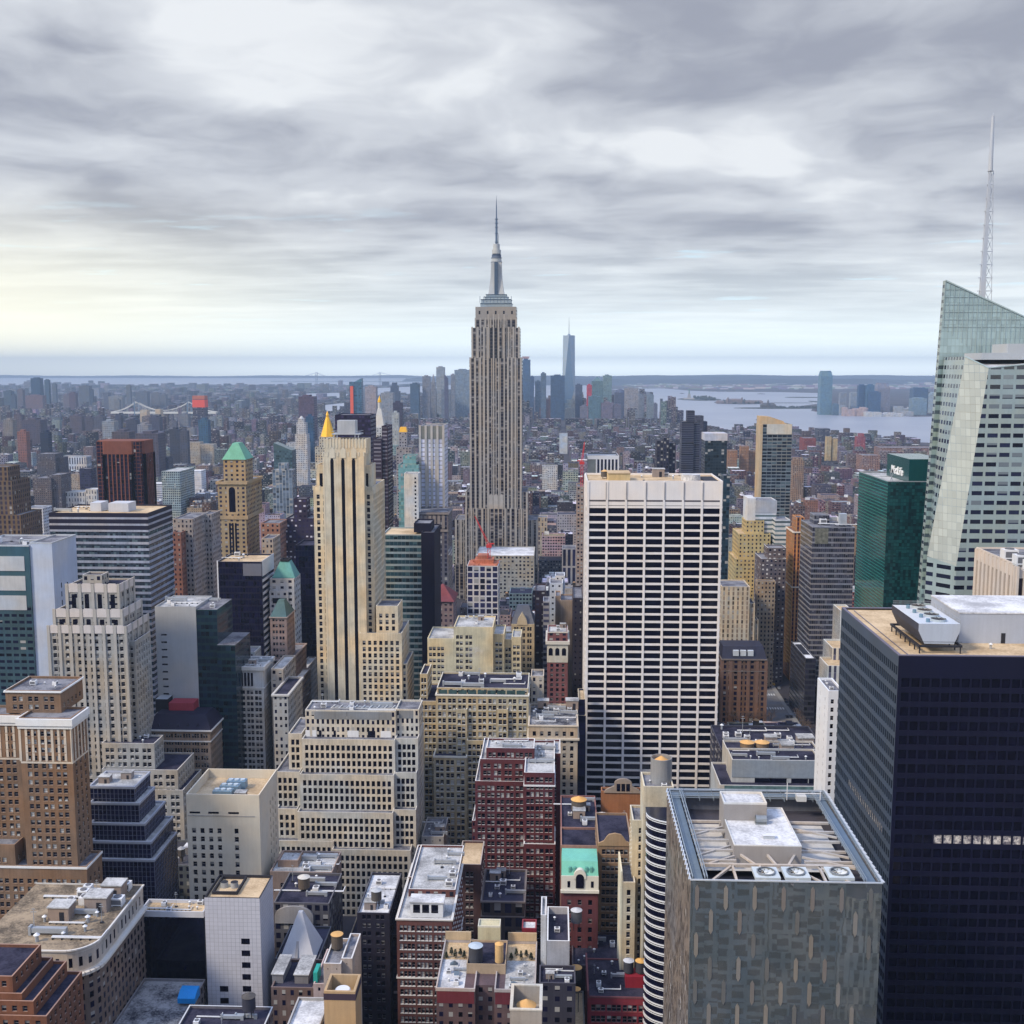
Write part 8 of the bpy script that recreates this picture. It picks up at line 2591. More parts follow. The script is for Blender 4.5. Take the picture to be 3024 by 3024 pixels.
WATER = [
 # the bay and the river on the right
 [(1800, 1150), (1925, 1158), (1945, 1246), (2070, 1262), (2150, 1275), (2260, 1272), (2400, 1278), (2520, 1290), (2640, 1303), (2780, 1310), (3100, 1330), (3100, 1226), (2800, 1230), (2700, 1231), (2650, 1228), (2560, 1222), (2480, 1216), (2420, 1217), (2395, 1214), (2400, 1205), (2330, 1204), (2420, 1192), (2415, 1184), (2425, 1161), (2300, 1158), (2120, 1157), (2040, 1154), (1960, 1147), (1860, 1148)],
 # the open sea on the left
 [(-200, 1136), (400, 1138), (700, 1137), (1000, 1137), (1160, 1137), (1300, 1126), (1320, 1112.5), (-200, 1112.5)],
 [(925, 1199), (985, 1194), (1035, 1188), (1035, 1215), (990, 1219), (935, 1215)],
 [(850, 1164), (1010, 1160), (1030, 1165), (1010, 1176), (900, 1172)],
 [(1100, 1147), (1330, 1137), (1345, 1150), (1250, 1160), (1110, 1168)],
 [(1530, 1122), (1640, 1122), (1740, 1140), (1740, 1180), (1530, 1170)],
]
for k, poly in enumerate(WATER):
 b = MB()
 P_ = [gpt(x, y) for x, y in poly]
 a_ = sum(P_[i][0] * P_[(i + 1) % len(P_)][1] - P_[(i + 1) % len(P_)][0] * P_[i][1] for i in range(len(P_)))
 if a_ < 0:
  P_ = P_[::-1]
 b.poly([(x, y, .6) for x, y in P_])
 tag(b.build('water', wm_), None, None, None, 'structure')
def inpoly(x, y, poly):
 c = False
 n = len(poly)
 for i in range(n):
  x1, y1 = poly[i]
  x2, y2 = poly[(i + 1) % n]
  if (y1 > y) != (y2 > y) and x < (x2 - x1) * (y - y1) / (y2 - y1) + x1:
   c = not c
 return c
def onwater(x, y):
 q = proj((x, y, 0))
 return q is not None and any(inpoly(q[0], q[1], p) for p in WATER)
# hills at the horizon: long low ridges of real height
hm = plain((.055, .075, .10), .95, .25, scale=.002)
rnd = random.Random(11)
hb = MB()
for x0, x1, y_, top, step in ((-900, 1330, 28500, 1109.5, 22), (1200, 2500, 21000, 1110, 18), (1780, 3800, 25500, 1108, 22), (1500, 2700, 17500, 1121, 14), (1700, 3800, 19500, 1122, 16)):
 xs_ = []
 x = x0
 while x <= x1:
  xs_.append(x)
  x += step
 prev = None
 ph_ = rnd.random() * 6
 for i, x in enumerate(xs_):
  wob = (math.sin(i * .35 + ph_) + .6 * math.sin(i * .13 + ph_ * 2)) * (1.2 if y_ > 20000 else 2.2) + rnd.uniform(-.4, .4)
  e = min(1, min(i, len(xs_) - 1 - i) / 6)
  z = max(2., PX(x, top + wob + (1 - e) * 8, y_).z)
  X = PX(x, top, y_).x
  cur = ((X, y_ - 900, 0), (X, y_, z), (X * 1.05, y_ + 1500, z * .8), (X * 1.1, y_ + 2600, 0))
  if prev:
   for k in range(3):
    hb.poly([prev[k], cur[k], cur[k + 1], prev[k + 1]])
  prev = cur
tag(hb.build('hills', hm), None, None, None, 'structure')
# scattered pale port buildings and tanks of the far shore: too many and too small to count
rnd = random.Random(5)
pb = MB()
colr = lambda a, j=.06: tuple(max(.01, c + rnd.uniform(-j, j)) for c in a)
for _ in range(700):
 px = rnd.uniform(1850, 2780)
 py = rnd.choice((rnd.uniform(1128, 1146), rnd.uniform(1136, 1150), rnd.uniform(1136, 1144)))
 if py > 1158 and px < 2430:
  continue
 p = GZ(px, py, 0)
 if onwater(p.x, p.y):
  continue
 w_, d_, h_ = rnd.uniform(15, 90), rnd.uniform(15, 60), rnd.uniform(5, 26)
 c = colr((.55, .55, .56)) if rnd.random() < .3 else colr((.22, .22, .25))
 pb.box(p.x - w_, p.x + w_, p.y, p.y + d_, 0, h_, 0, col=c)
m, t_, b_ = base_mat('port_walls')
t_.put(b_.inputs['Base Color'], t_.new('ShaderNodeVertexColor', layer_name='col').outputs[0])
b_.inputs['Roughness'].default_value = .9
PLAINCOL = m
tag(pb.build('port_buildings', m), 'hazy sprawl of pale port sheds and tanks along the far shore', 'port buildings', None, 'stuff')
# islands with the statue, the fort and the ferry terminal
im = plain((.06, .07, .065), .95, .3)
def island(px0, px1, py, thick, name='island'):
 b = MB()
 y0 = GZ((px0 + px1) / 2, py + thick, 0).y
 y1 = GZ((px0 + px1) / 2, py - thick, 0).y
 xa, xb = PX(px0, py, (y0 + y1) / 2).x, PX(px1, py, (y0 + y1) / 2).x
 n = 24
 pts = [((xa + xb) / 2 + (xb - xa) / 2 * math.cos(R(q * 360 / n)) * (1 + .06 * math.sin(q * 2.3)), (y0 + y1) / 2 + (y1 - y0) / 2 * math.sin(R(q * 360 / n))) for q in range(n)]
 b.poly([(x, y, 3.) for x, y in pts])
 for i in range(n):
  p, q_ = pts[i], pts[(i + 1) % n]
  b.poly([(*p, .6), (*q_, .6), (*q_, 3.), (*p, 3.)])
 return tag(b.build(name, im), None, None, None, 'structure'), (xa, xb, y0, y1)
def clumps(name, label, x0, x1, y0, y1, h, n, seed, col=(.05, .065, .06)):
 rr_ = random.Random(seed)
 b = MB()
 for _ in range(n):
  x, y = rr_.uniform(x0, x1), rr_.uniform(y0, y1)
  r_, hh = rr_.uniform(5, 11), rr_.uniform(.5, 1) * h
  k = 7
  b.cyl(x, y, 2.5, 2.5 + hh * .6, r_ * .7, r_, k)
  b.cyl(x, y, 2.5 + hh * .6, 2.5 + hh, r_, r_ * .35, k)
 return tag(b.build(name, plain(col, .95, .3)), label, 'trees', None, 'stuff')
_, I1 = island(2003, 2126, 1180, 3.6)
clumps('island_trees', 'dark tree clumps on the statue island', I1[0] + 160, I1[1] - 60, I1[2] + 60, I1[3] - 60, 26, 60, 3)
py_ = (I1[2] + I1[3]) / 2
sx = PX(2035, 1175, py_).x
st = thing('statue', 'tiny torch-bearing statue on a stepped pedestal on its island in the bay', 'statue', (sx, py_, 3))
b = MB()
b.pyramid(sx - 42, sx + 42, py_ - 42, py_ + 42, 3, 13, .85)
b.pyramid(sx - 13, sx + 13, py_ - 13, py_ + 13, 13, 48, .62)
part(b, 'pedestal', plain((.34, .32, .30)), st)
b = MB()
b.cyl(sx, py_, 48, 66, 6, 5, 10)
b.cyl(sx, py_, 66, 80, 5, 3.4, 10)
b.cyl(sx, py_, 80, 86, 2.2, 2.4, 10)
b.cyl(sx, py_, 86, 88, 3.2, 1., 10)
b.bar((sx - 3, py_, 78), (sx - 6.5, py_, 93), 2.2)
b.bar((sx + 3, py_, 77), (sx + 5, py_ - 2, 70), 2.2)
b.cyl(sx - 6.8, py_, 93, 96.5, 1.4, .4, 8)
part(b, 'figure', plain((.16, .27, .25)), st)
_, I2 = island(2112, 2241, 1190, 4.2)
clumps('island_trees', 'dark tree clumps on the long island in front of the statue', I2[0] + 40, I2[1] - 40, I2[2] + 40, I2[3] - 60, 20, 50, 4)
fb = thing('island_hall', 'long dark hall with corner turrets on the middle island in the bay', 'building', ((I2[0] + I2[1]) / 2, I2[2] + 100, 3))
b = MB()
xm = I2[0] + (I2[1] - I2[0]) * .33
for x0, x1, h in ((xm - 60, xm + 60, 26), (xm + 80, xm + 200, 16), (xm - 130, xm - 75, 14)):
 b.box(x0, x1, I2[2] + 90, I2[2] + 140, 3, 3 + h)
 b.pyramid(x0, x1, I2[2] + 90, I2[2] + 140, 3 + h, 11 + h, .8, .1)
for x in (xm - 50, xm + 50):
 b.cyl(x, I2[2] + 90, 3, 40, 6, None, 8)
 b.cyl(x, I2[2] + 90, 40, 50, 6, .5, 8)
part(b, 'hall_walls', plain((.20, .16, .16)), fb)
for px0, px1, py, th in ((2172, 2420, 1206, 2.), (2320, 2420, 1174, 1.2), (2395, 2425, 1187, 2.2), (2252, 2400, 1190.5, .35)):
 island(px0, px1, py, th, 'shore')
yt_ = GZ(2268, 1205, 0).y
xm = PX(2268, 1205, yt_).x
fb = thing('ferry_terminal', 'dark ferry terminal with a pointed clock turret on the low point in the bay', 'building', (xm, yt_, 3))
b = MB()
b.box(xm - 42, xm + 52, yt_, yt_ + 50, 3, 20)
b.pyramid(xm - 42, xm + 52, yt_, yt_ + 50, 20, 34, .7, .1)
part(b, 'hall', plain((.10, .10, .11)), fb)
b = MB()
b.box(xm - 5, xm + 5, yt_ - 4, yt_ + 6, 3, 40)
b.pyramid(xm - 6, xm + 6, yt_ - 5, yt_ + 7, 40, 56, .05)
part(b, 'turret', plain((.12, .11, .12)), fb)
clumps('shore_trees', 'dark tree line along the ferry point in the bay', xm + 60, PX(2415, 1205, yt_).x, yt_ - 10, yt_ + 40, 12, 50, 6)
clumps('bay_trees', 'low dark wooded strip across the harbour mouth', PX(1130, 1136, 15800).x, PX(1320, 1136, 15800).x, 15600, 16300, 22, 120, 8, (.06, .08, .10))
# boats and a wake on the river
for k, (px, py, L, lab) in enumerate(((2240, 1241, 26, 'small ferry crossing the river with a pale wake'), (2247, 1164, 70, 'long dark barge far out on the bay'), (2014, 1163, 40, 'small dark boat far out left of the statue'))):
 p = GZ(px, py, .6)
 bo = thing('boat', lab, 'boat', (p.x, p.y, .6))
 b = MB()
 b.prism([(p.x - L * .5, 1.), (p.x + L * .5, 1.), (p.x + L * .6, 5.), (p.x - L * .5, 5.)], p.y - 4, p.y + 4)
 part(b, 'hull', plain((.06, .06, .08) if k else (.2, .22, .24)), bo)
 b = MB()
 b.box(p.x - L * .3, p.x + L * .2, p.y - 3, p.y + 3, 5, 9)
 part(b, 'cabin', plain((.3, .3, .32)), bo)
b = MB()
p0, p1 = GZ(2120, 1236, .7), GZ(2236, 1243, .7)
b.poly([(p0.x, p0.y + 30, .75), (p0.x, p0.y - 8, .75), (p1.x, p1.y - 3, .75), (p1.x, p1.y + 3, .75)])
tag(b.build('wake', plain((.60, .62, .66), .6, .1)), None, None, None, 'structure')
# ------------------------------------------------------------------ suspension bridges
BRC = (.40, .47, .54)
def bridge(label, pxs, py_top, py_deck, Y, end0, end1, col, deckth, tw, sag=.86, catl=None):
 root = thing('suspension_bridge', label, 'bridge', (PX((end0 + end1) / 2, py_deck, Y).x, Y, 0))
 zd, zt = PX(pxs[0], py_deck, Y).z, PX(pxs[0], py_top, Y).z
 b = MB()
 b.box(PX(end0, py_deck, Y).x, PX(end1, py_deck, Y).x, Y - 14, Y + 14, zd - deckth, zd, bottom=True)
 part(b, 'deck', plain(col, .7, .05), root)
 X = [PX(p, py_deck, Y).x for p in pxs]
 for x in X:
  b = MB()
  for s_ in (-1, 1):
   b.bar((x + s_ * tw, Y + s_ * 12, 0), (x + s_ * tw * .9, Y + s_ * 12, zt), tw * .7)
  for f in (.45, .75, 1.):
   b.bar((x - tw, Y - 12, zt * f), (x + tw, Y + 12, zt * f), tw * .5)
  part(b, 'bridge_tower', plain(tuple(c * .7 for c in col) if catl is None else catl, .7, .05), root)
 for s_ in (-12, 12):
  b = MB()
  pts = []
  x_ = [PX(end0, py_deck, Y).x] + X + [PX(end1, py_deck, Y).x]
  for i in range(3):
   for k in range(13):
    f = k / 12
    if i == 1:
     z = zt - (zt - zd) * sag * (1 - (2 * f - 1) ** 2)
    else:
     a0, a1 = (zd, zt) if i == 0 else (zt, zd)
     z = a0 + (a1 - a0) * f - (zt - zd) * .22 * math.sin(math.pi * f)
    pts.append(Vector((x_[i] + (x_[i + 1] - x_[i]) * f, Y + s_, z)))
  for p, q_ in zip(pts, pts[1:]):
   if (q_ - p).length > .1:
    b.bar(p, q_, tw * .38)
  part(b, 'main_cable', plain(col, .6, .04), root)
 b = MB()
 for i in range(0, 40):
  f = i / 39
  x = x_[1] + (x_[2] - x_[1]) * f
  z = zt - (zt - zd) * sag * (1 - (2 * f - 1) ** 2)
  b.bar((x, Y - 12, zd), (x, Y - 12, z), tw * .1)
 part(b, 'hangers', plain(col, .6, .04), root)
 return root
bridge('pale suspension bridge with white curved cables, left beyond the rust-brown tower', (404, 560), 1186, 1216, 5600, 330, 640, (.68, .67, .62), 9, 7., catl=(.16, .23, .32))
bridge('hazy grey long-span suspension bridge far off at the harbour mouth', (935, 1122), 1100, 1126, 16500, 800, 1300, (.30, .38, .47), 9, 9.)
for k, (x0, x1, yt, yb) in enumerate(((413, 433, 1211, 1228), (458, 473, 1209, 1230))):
 t = tier(x0, x1, yt, 5200, 40)
 root = thing('pale_block', ('left' if k == 0 else 'right') + ' of two sunlit tan blocks in front of the pale bridge', 'building', ((t.x0 + t.x1) / 2, 5200, 0))
 b = MB()
 b.box(t.x0, t.x1, t.y0, t.y1, 0, t.z1, bw=6, fh=6)
 part(b, 'block_walls', facade(col=(.62, .50, .36), w=.3, h=.4, blind=0), root)
# ================================================================== the rest of the city on its street grid
rnd = random.Random(77)
FOOT = [(min(t.x0, t.x1) - 2, max(t.x0, t.x1) + 2, t.y0 - 2, t.y1 + 2) for h in HAND for t in h['t']]
FOOT.append((-40, 140, -200, 30))
PROT = [(h['px'][0] - 2, h['px'][1] + 2, h['px'][2], h['yb'], h['t'][0].y0) for h in HAND if h['yb']]
PALETTE = [((.24, .14, .11), 5), ((.33, .23, .17), 5), ((.20, .085, .075), 4), ((.44, .36, .27), 6), ((.50, .46, .40), 4), ((.30, .27, .26), 6), ((.17, .15, .17), 7), ((.66, .63, .58), 7), ((.06, .05, .08), 8), ((.42, .40, .39), 3)]
PALR = [((.40, .22, .15), 5), ((.36, .13, .10), 4), ((.46, .33, .24), 5), ((.27, .19, .17), 5), ((.5, .45, .4), 3), ((.2, .17, .19), 4)]
def pick(P):
 k = rnd.uniform(0, sum(w_ for _, w_ in P))
 for c, w_ in P:
  k -= w_
  if k <= 0:
   return c
 return P[-1][0]
LOTS = []
AVE = 272.
def zone_h(x, y):
 if y < 560:
  return rnd.choice((18, 24, 30, 36, 44))
 if y < 1100:
  return rnd.choice((18, 22, 30, 38, 48, 60))
 if y < 1700:
  return rnd.choice((16, 20, 24, 30, 38, 48, 62))
 if y < 3000:
  return rnd.choice((18, 24, 30, 36, 44, 52) if x > 60 and y < 2500 else (12, 14, 16, 18, 22, 26, 34, 46))
 if y < 4800:
  h = rnd.choice((10, 12, 14, 16, 18, 22, 30))
  if x < -500 and rnd.random() < .16:
   h = rnd.uniform(38, 62)
  return h
 if y < 6700 and -260 < x < 520:
  return rnd.choice((26, 40, 55, 70, 90, 110))
 if x < -200 and rnd.random() < .05:
  return rnd.uniform(30, 70)
 return rnd.choice((7, 9, 10, 12, 14, 18))
def try_lot(x0, x1, y0, y1, h):
 q = proj(((x0 + x1) / 2, y0, 0))
 if q is None:
  return
 k = proj((x0, y0, h)), proj((x1, y0, h))
 if k[0] is None or k[1] is None or k[1][0] < -260 or k[0][0] > 3290 or k[0][1] > 3130 and y0 > 200:
  return
 for a0, a1, b0, b1 in FOOT:
  if x0 < a1 and x1 > a0 and y0 < b1 and y1 > b0:
   return
 for w_ in ((x0, y0), (x1, y0), (x0, y1), (x1, y1)):
  if y0 > 2300 and onwater(*w_):
   return
 lim = 9e9
 for p0, p1, pt, pb, Yp in PROT:
  if Yp > y0 and k[1][0] > p0 and k[0][0] < p1:
   zb = min(PX(p0, pb, y0).z, PX(p1, pb, y0).z)
   lim = min(lim, zb)
 if lim < 5:
  h = 4.
 else:
  h = min(h, lim * rnd.uniform(.85, 1.))
 LOTS.append([x0, x1, y0, y1, h])
STREET0 = 66.
y = STREET0
while y < 2700:
 bd = 62.
 for k in range(-9, 10):
  ax = 166 + k * AVE
  xa, xb = ax + 15, ax + AVE - 15
  if xb < -y * .62 - 60 or xa > y * .60 + 60:
   continue
  for row in range(2):
   ya, yb_ = y + row * (bd / 2), y + (row + 1) * bd / 2 - rnd.uniform(.5, 4)
   x = xa
   while x < xb - 8:
    w_ = rnd.uniform(11, 34) if y > 700 else rnd.uniform(14, 36)
    x2 = min(xb, x + w_)
    try_lot(x, x2 - .4, ya + rnd.uniform(0, 1.5), yb_, zone_h(x, y) * rnd.uniform(.85, 1.15))
    x = x2
 y += 80.
while y < 6800:
 for k in range(-26, 28):
  ax = 166 + k * 135.
  xa, xb = ax + 9, ax + 126
  if xb < -y * .60 or xa > y * .46:
   continue
  x = xa
  while x < xb - 10:
   w_ = rnd.uniform(11, 32)
   x2 = min(xb, x + w_)
   try_lot(x, x2 - .5, y + rnd.uniform(0, 4), y + rnd.uniform(20, 30), zone_h(x, y) * rnd.uniform(.7, 1.3))
   x = x2
 y += 42. if y < 4200 else 56.
while y < 16500:
 n = int(150 * (1 if y < 10000 else .8))
 for _ in range(n):
  x = rnd.uniform(-y * .56, y * .02)
  w_ = rnd.uniform(18, 70) * y / 9000
  try_lot(x, x + w_, y + rnd.uniform(0, 100), y + rnd.uniform(110, 170), zone_h(x, y) * rnd.uniform(.7, 1.3))
 y += 130. + (y - 6800) * .02
# which of them show largest in the photograph: front-to-back fill of a coarse picture
CW = 4
GRIDN = 3024 // CW + 1
buf = np.zeros((GRIDN, GRIDN), dtype=bool)
items = []
for i, L in enumerate(LOTS):
 items.append((L[2], i, L[0], L[1], L[2], L[3], L[4]))
for h in HAND:
 for t in h['t']:
  items.append((t.y0, -1, t.x0, t.x1, t.y0, t.y1, t.z1))
items.sort()
area = np.zeros(len(LOTS))
for _, i, x0, x1, y0, y1, h in items:
 c = [proj(p) for p in ((x0, y0, h), (x1, y0, h), (x0, y1, h), (x1, y1, h), (x0, y0, 0), (x1, y0, 0))]
 if any(q is None for q in c):
  continue
 xs_ = [q[0] for q in c[:4]]
 ya = min(q[1] for q in c)
 yb_ = max(q[1] for q in c)
 a0, a1 = max(0, int((min(c[0][0], c[2][0]) + 1) / CW)), min(GRIDN, int(max(xs_) / CW) + 1)
 b0, b1 = max(0, int(ya / CW)), min(GRIDN, int(yb_ / CW) + 1)
 if a1 <= a0 or b1 <= b0:
  continue
 w_ = buf[b0:b1, a0:a1]
 if i >= 0:
  area[i] = (~w_).sum()
 w_[:] = True
keep = sorted((i for i in range(len(LOTS)) if area[i] > 0 or LOTS[i][2] < 900), key=lambda i: -area[i])
ONE = set(i for i in keep[:150] if area[i] > 0)
SK = [dict(w=.5, h=.55, blind=.3, gl=(.006, .006, .018)), dict(w=.42, h=.48, blind=.25, gl=(.008, .007, .02)), dict(w=.66, h=.5, blind=.15, gl=(.006, .007, .022)), dict(w=.3, h=.4, blind=.2, gl=(.010, .009, .02))]
SKM = [facade(None, **k) for k in SK]
rmat, t_, b_ = base_mat('city_roofs')
pos = t_.new('ShaderNodeNewGeometry').outputs['Position']
t_.put(b_.inputs['Base Color'], t_.mix(1.0, t_.new('ShaderNodeVertexColor', layer_name='col').outputs[0], t_.mix(t_.ramp(t_.noise(pos, .16, 4, .65), .35, .65), (.55, .55, .58, 1), (1.25, 1.25, 1.25, 1)), 'MULTIPLY'))
b_.inputs['Roughness'].default_value = .9
ROOFC = [((.014, .014, .032), 7), ((.06, .06, .08), 5), ((.28, .28, .29), 3), ((.66, .66, .68), 2.6), ((.30, .22, .14), 1)]
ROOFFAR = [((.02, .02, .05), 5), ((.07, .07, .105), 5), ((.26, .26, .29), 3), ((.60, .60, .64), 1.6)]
def lot_mesh(b, L, seed, detail):
 rr_ = random.Random(seed)
 x0, x1, y0, y1, h = L
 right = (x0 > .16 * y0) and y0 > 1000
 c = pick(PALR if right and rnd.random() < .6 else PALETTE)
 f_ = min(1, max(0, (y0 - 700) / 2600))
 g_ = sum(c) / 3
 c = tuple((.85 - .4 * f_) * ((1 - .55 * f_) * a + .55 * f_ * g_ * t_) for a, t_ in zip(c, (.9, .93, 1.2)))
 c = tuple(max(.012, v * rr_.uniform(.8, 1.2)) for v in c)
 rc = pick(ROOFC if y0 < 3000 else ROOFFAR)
 rc = tuple(v * rr_.uniform(.85, 1.1) for v in rc)
 m = rr_.randrange(4)
 bw, fh = (3.2, 3.6) if y0 < 2200 else (5, 4.5) if y0 < 4500 else (9, 6)
 if h < 5:
  c = rc = (.045, .045, .055)
 pr = .9 if detail and h > 6 else 0
 for a, d in (((x0, y0), (x1, y0)), ((x1, y0), (x1, y1)), ((x1, y1), (x0, y1)), ((x0, y1), (x0, y0))):
  side = a[0] == d[0]
  mm = m if not side or rr_.random() < .5 else 3
  b.wallq(a, d, 0, h, bw if not (side and mm == 3) else bw * 1.8, fh, mm, None, c)
 if pr:
  th = .4
  o = [(x0, y0), (x1, y0), (x1, y1), (x0, y1)]
  n_ = [(x0 + th, y0 + th), (x1 - th, y0 + th), (x1 - th, y1 - th), (x0 + th, y1 - th)]
  for k in range(4):
   j = (k + 1) % 4
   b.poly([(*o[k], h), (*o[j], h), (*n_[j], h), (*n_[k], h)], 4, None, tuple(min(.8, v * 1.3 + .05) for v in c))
   b.poly([(*n_[k], h), (*n_[j], h), (*n_[j], h - pr), (*n_[k], h - pr)], 4, None, c)
  b.poly([(*p, h - pr) for p in n_], 4, None, rc)
 else:
  b.poly([(x0, y0, h), (x1, y0, h), (x1, y1, h), (x0, y1, h)], 4, None, rc)
 if h < 6:
  return c, rc
 n = (rr_.choice((1, 2, 3, 3, 4)) if y0 < 1600 else rr_.choice((0, 1, 2))) if y0 < 3400 else 0
 for _ in range(n):
  w_, d_, hh = rr_.uniform(2, min(7, (x1 - x0) * .4)), rr_.uniform(2, min(8, (y1 - y0) * .35)), rr_.uniform(1.2, 4.2)
  if x1 - x0 < w_ + 3 or y1 - y0 < d_ + 3:
   continue
  x, y_ = rr_.uniform(x0 + 1, x1 - w_ - 1), rr_.uniform(y0 + 1, y1 - d_ - 1)
  cc = rr_.choice((c, (.5, .5, .5), (.72, .72, .72), (.1, .1, .12), (.3, .28, .27)))
  b.box(x, x + w_, y_, y_ + d_, h - pr, h + hh, 4, col=cc, tcol=rr_.choice((rc, (.6, .6, .6), (.15, .15, .17))))
 if y0 < 1700 and rr_.random() < .3:
  x, y_ = rr_.uniform(x0 + 2.5, x1 - 2.5), rr_.uniform(y0 + 2.5, y1 - 2.5)
  n0 = len(b.f)
  n1 = len(b.v)
  b.cyl(x, y_, h, h + 3, .8, None, 5, 4, False)
  b.cyl(x, y_, h + 3, h + 6.4, 1.8, None, 9, 4)
  b.c.extend([(.09, .075, .065)] * (len(b.v) - n1))
  n1 = len(b.v)
  b.cyl(x, y_, h + 6.4, h + 7.6, 1.95, .02, 9, 4)
  b.c.extend([rr_.choice(((.5, .3, .14), (.4, .4, .4), (.12, .1, .1)))] * (len(b.v) - n1))
 return c, rc
def cname(c):
 r_, g_, b2 = c
 v = (r_ + g_ + b2) / 3
 if r_ > 1.9 * b2:
  return 'red brick' if g_ < r_ * .55 else 'brown brick' if v < .28 else 'tan'
 if r_ > 1.28 * b2:
  return 'brown' if v < .3 else 'beige'
 return 'black' if v < .12 else 'dark grey' if v < .22 else 'grey' if v < .42 else 'white'
def rname(c):
 v = sum(c) / 3
 return 'tar-black roof' if v < .045 else 'dark grey roof' if v < .15 else 'light grey roof' if v < .5 else 'bright white roof'
MARKS = [(h['short'], (h['px'][0] + h['px'][1]) / 2, h['px'][2], h['yb'] or h['px'][2] + 60, h['px'][0], h['px'][1]) for h in HAND if h['short'].startswith('the ') and len(h['short'].split()) < 7]
far = MB()
used = {}
recs = []
for i in keep:
 L = LOTS[i]
 if i in ONE:
  b = MB()
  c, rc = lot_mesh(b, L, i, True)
  root = b
  o = None
  recs.append((i, b, c, rc))
 else:
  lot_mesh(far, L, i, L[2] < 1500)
allm = SKM + [rmat]
names = []
for i, b, c, rc in recs:
 L = LOTS[i]
 q = proj(((L[0] + L[1]) / 2, L[2], L[4]))
 best = min(MARKS, key=lambda m_: abs(m_[1] - q[0]) * .8 + abs(min(max(q[1], m_[2]), m_[3]) - q[1]) * 1.2)
 rel = 'left of' if q[0] < best[4] else 'right of' if q[0] > best[5] else 'below' if q[1] > best[3] - 60 else 'beside'
 size = 'low' if L[4] < 18 else 'mid-height' if L[4] < 40 else 'tall'
 shp = 'narrow ' if L[1] - L[0] < 16 else 'wide ' if L[1] - L[0] > 29 else ''
 lab = '%s %s%s block %s %s' % (size, shp, cname(c), rel, best[0])
 if len(lab.split()) > 12:
  lab = '%s%s block %s %s' % (shp, cname(c), rel, best[0])
 names.append([lab, q, i, b, L])
cnt = {}
for n_ in names:
 cnt.setdefault(n_[0], []).append(n_)
ORD = ['first', 'second', 'third', 'fourth', 'fifth', 'sixth', 'seventh', 'eighth', 'ninth', 'tenth', 'eleventh', 'twelfth']
for lab, L_ in cnt.items():
 L_.sort(key=lambda n_: n_[1][0])
 for k, n_ in enumerate(L_):
  if len(L_) > 1:
   n_[0] = n_[0] + ', %s from the left' % ORD[min(k, 11)]
for lab, q, i, b, L in names:
 root = b.build('city_block', allm)
 tag(root, lab, 'building', 'plain city blocks')
far_o = far.build('city_blocks', allm)
tag(far_o, 'endless low roofs and walls of the dense city out to the far shores', 'city blocks', None, 'stuff')
print('LOTS', len(LOTS), 'kept', len(keep), 'panes', NPANES[0], 'objects', len(bpy.data.objects))
# ================================================================== street, cars and trees by the park
rdm = plain((.20, .19, .19), .9, .2)
b = MB()
x0, x1 = GZ(2268, 2060, 0).x, GZ(2345, 2030, 0).x
b.box(154, 177, 600, 2600, -.5, .05)
tag(b.build('road', rdm), None, None, None, 'structure')
b = MB()
b.box(177.05, 180.5, 640, 1500, -.5, .16)
b.box(149, 153.95, 640, 1500, -.5, .16)
tag(b.build('pavement', plain((.26, .255, .25), .9, .15)), None, None, None, 'structure')
b = MB()
for yy in (848, 885):
 for k in range(11):
  b.poly([(155 + k * 2., yy, .054), (156.1 + k * 2., yy, .054), (156.1 + k * 2., yy + 5, .054), (155 + k * 2., yy + 5, .054)])
for k in range(12):
 b.poly([(155 + k * 1.8, 800, .054), (156 + k * 1.8, 800, .054), (156 + k * 1.8, 805, .054), (155 + k * 1.8, 805, .054)])
tag(b.build('road_markings', plain((.62, .62, .6), .8, .15)), None, None, None, 'structure')
CARM = {}
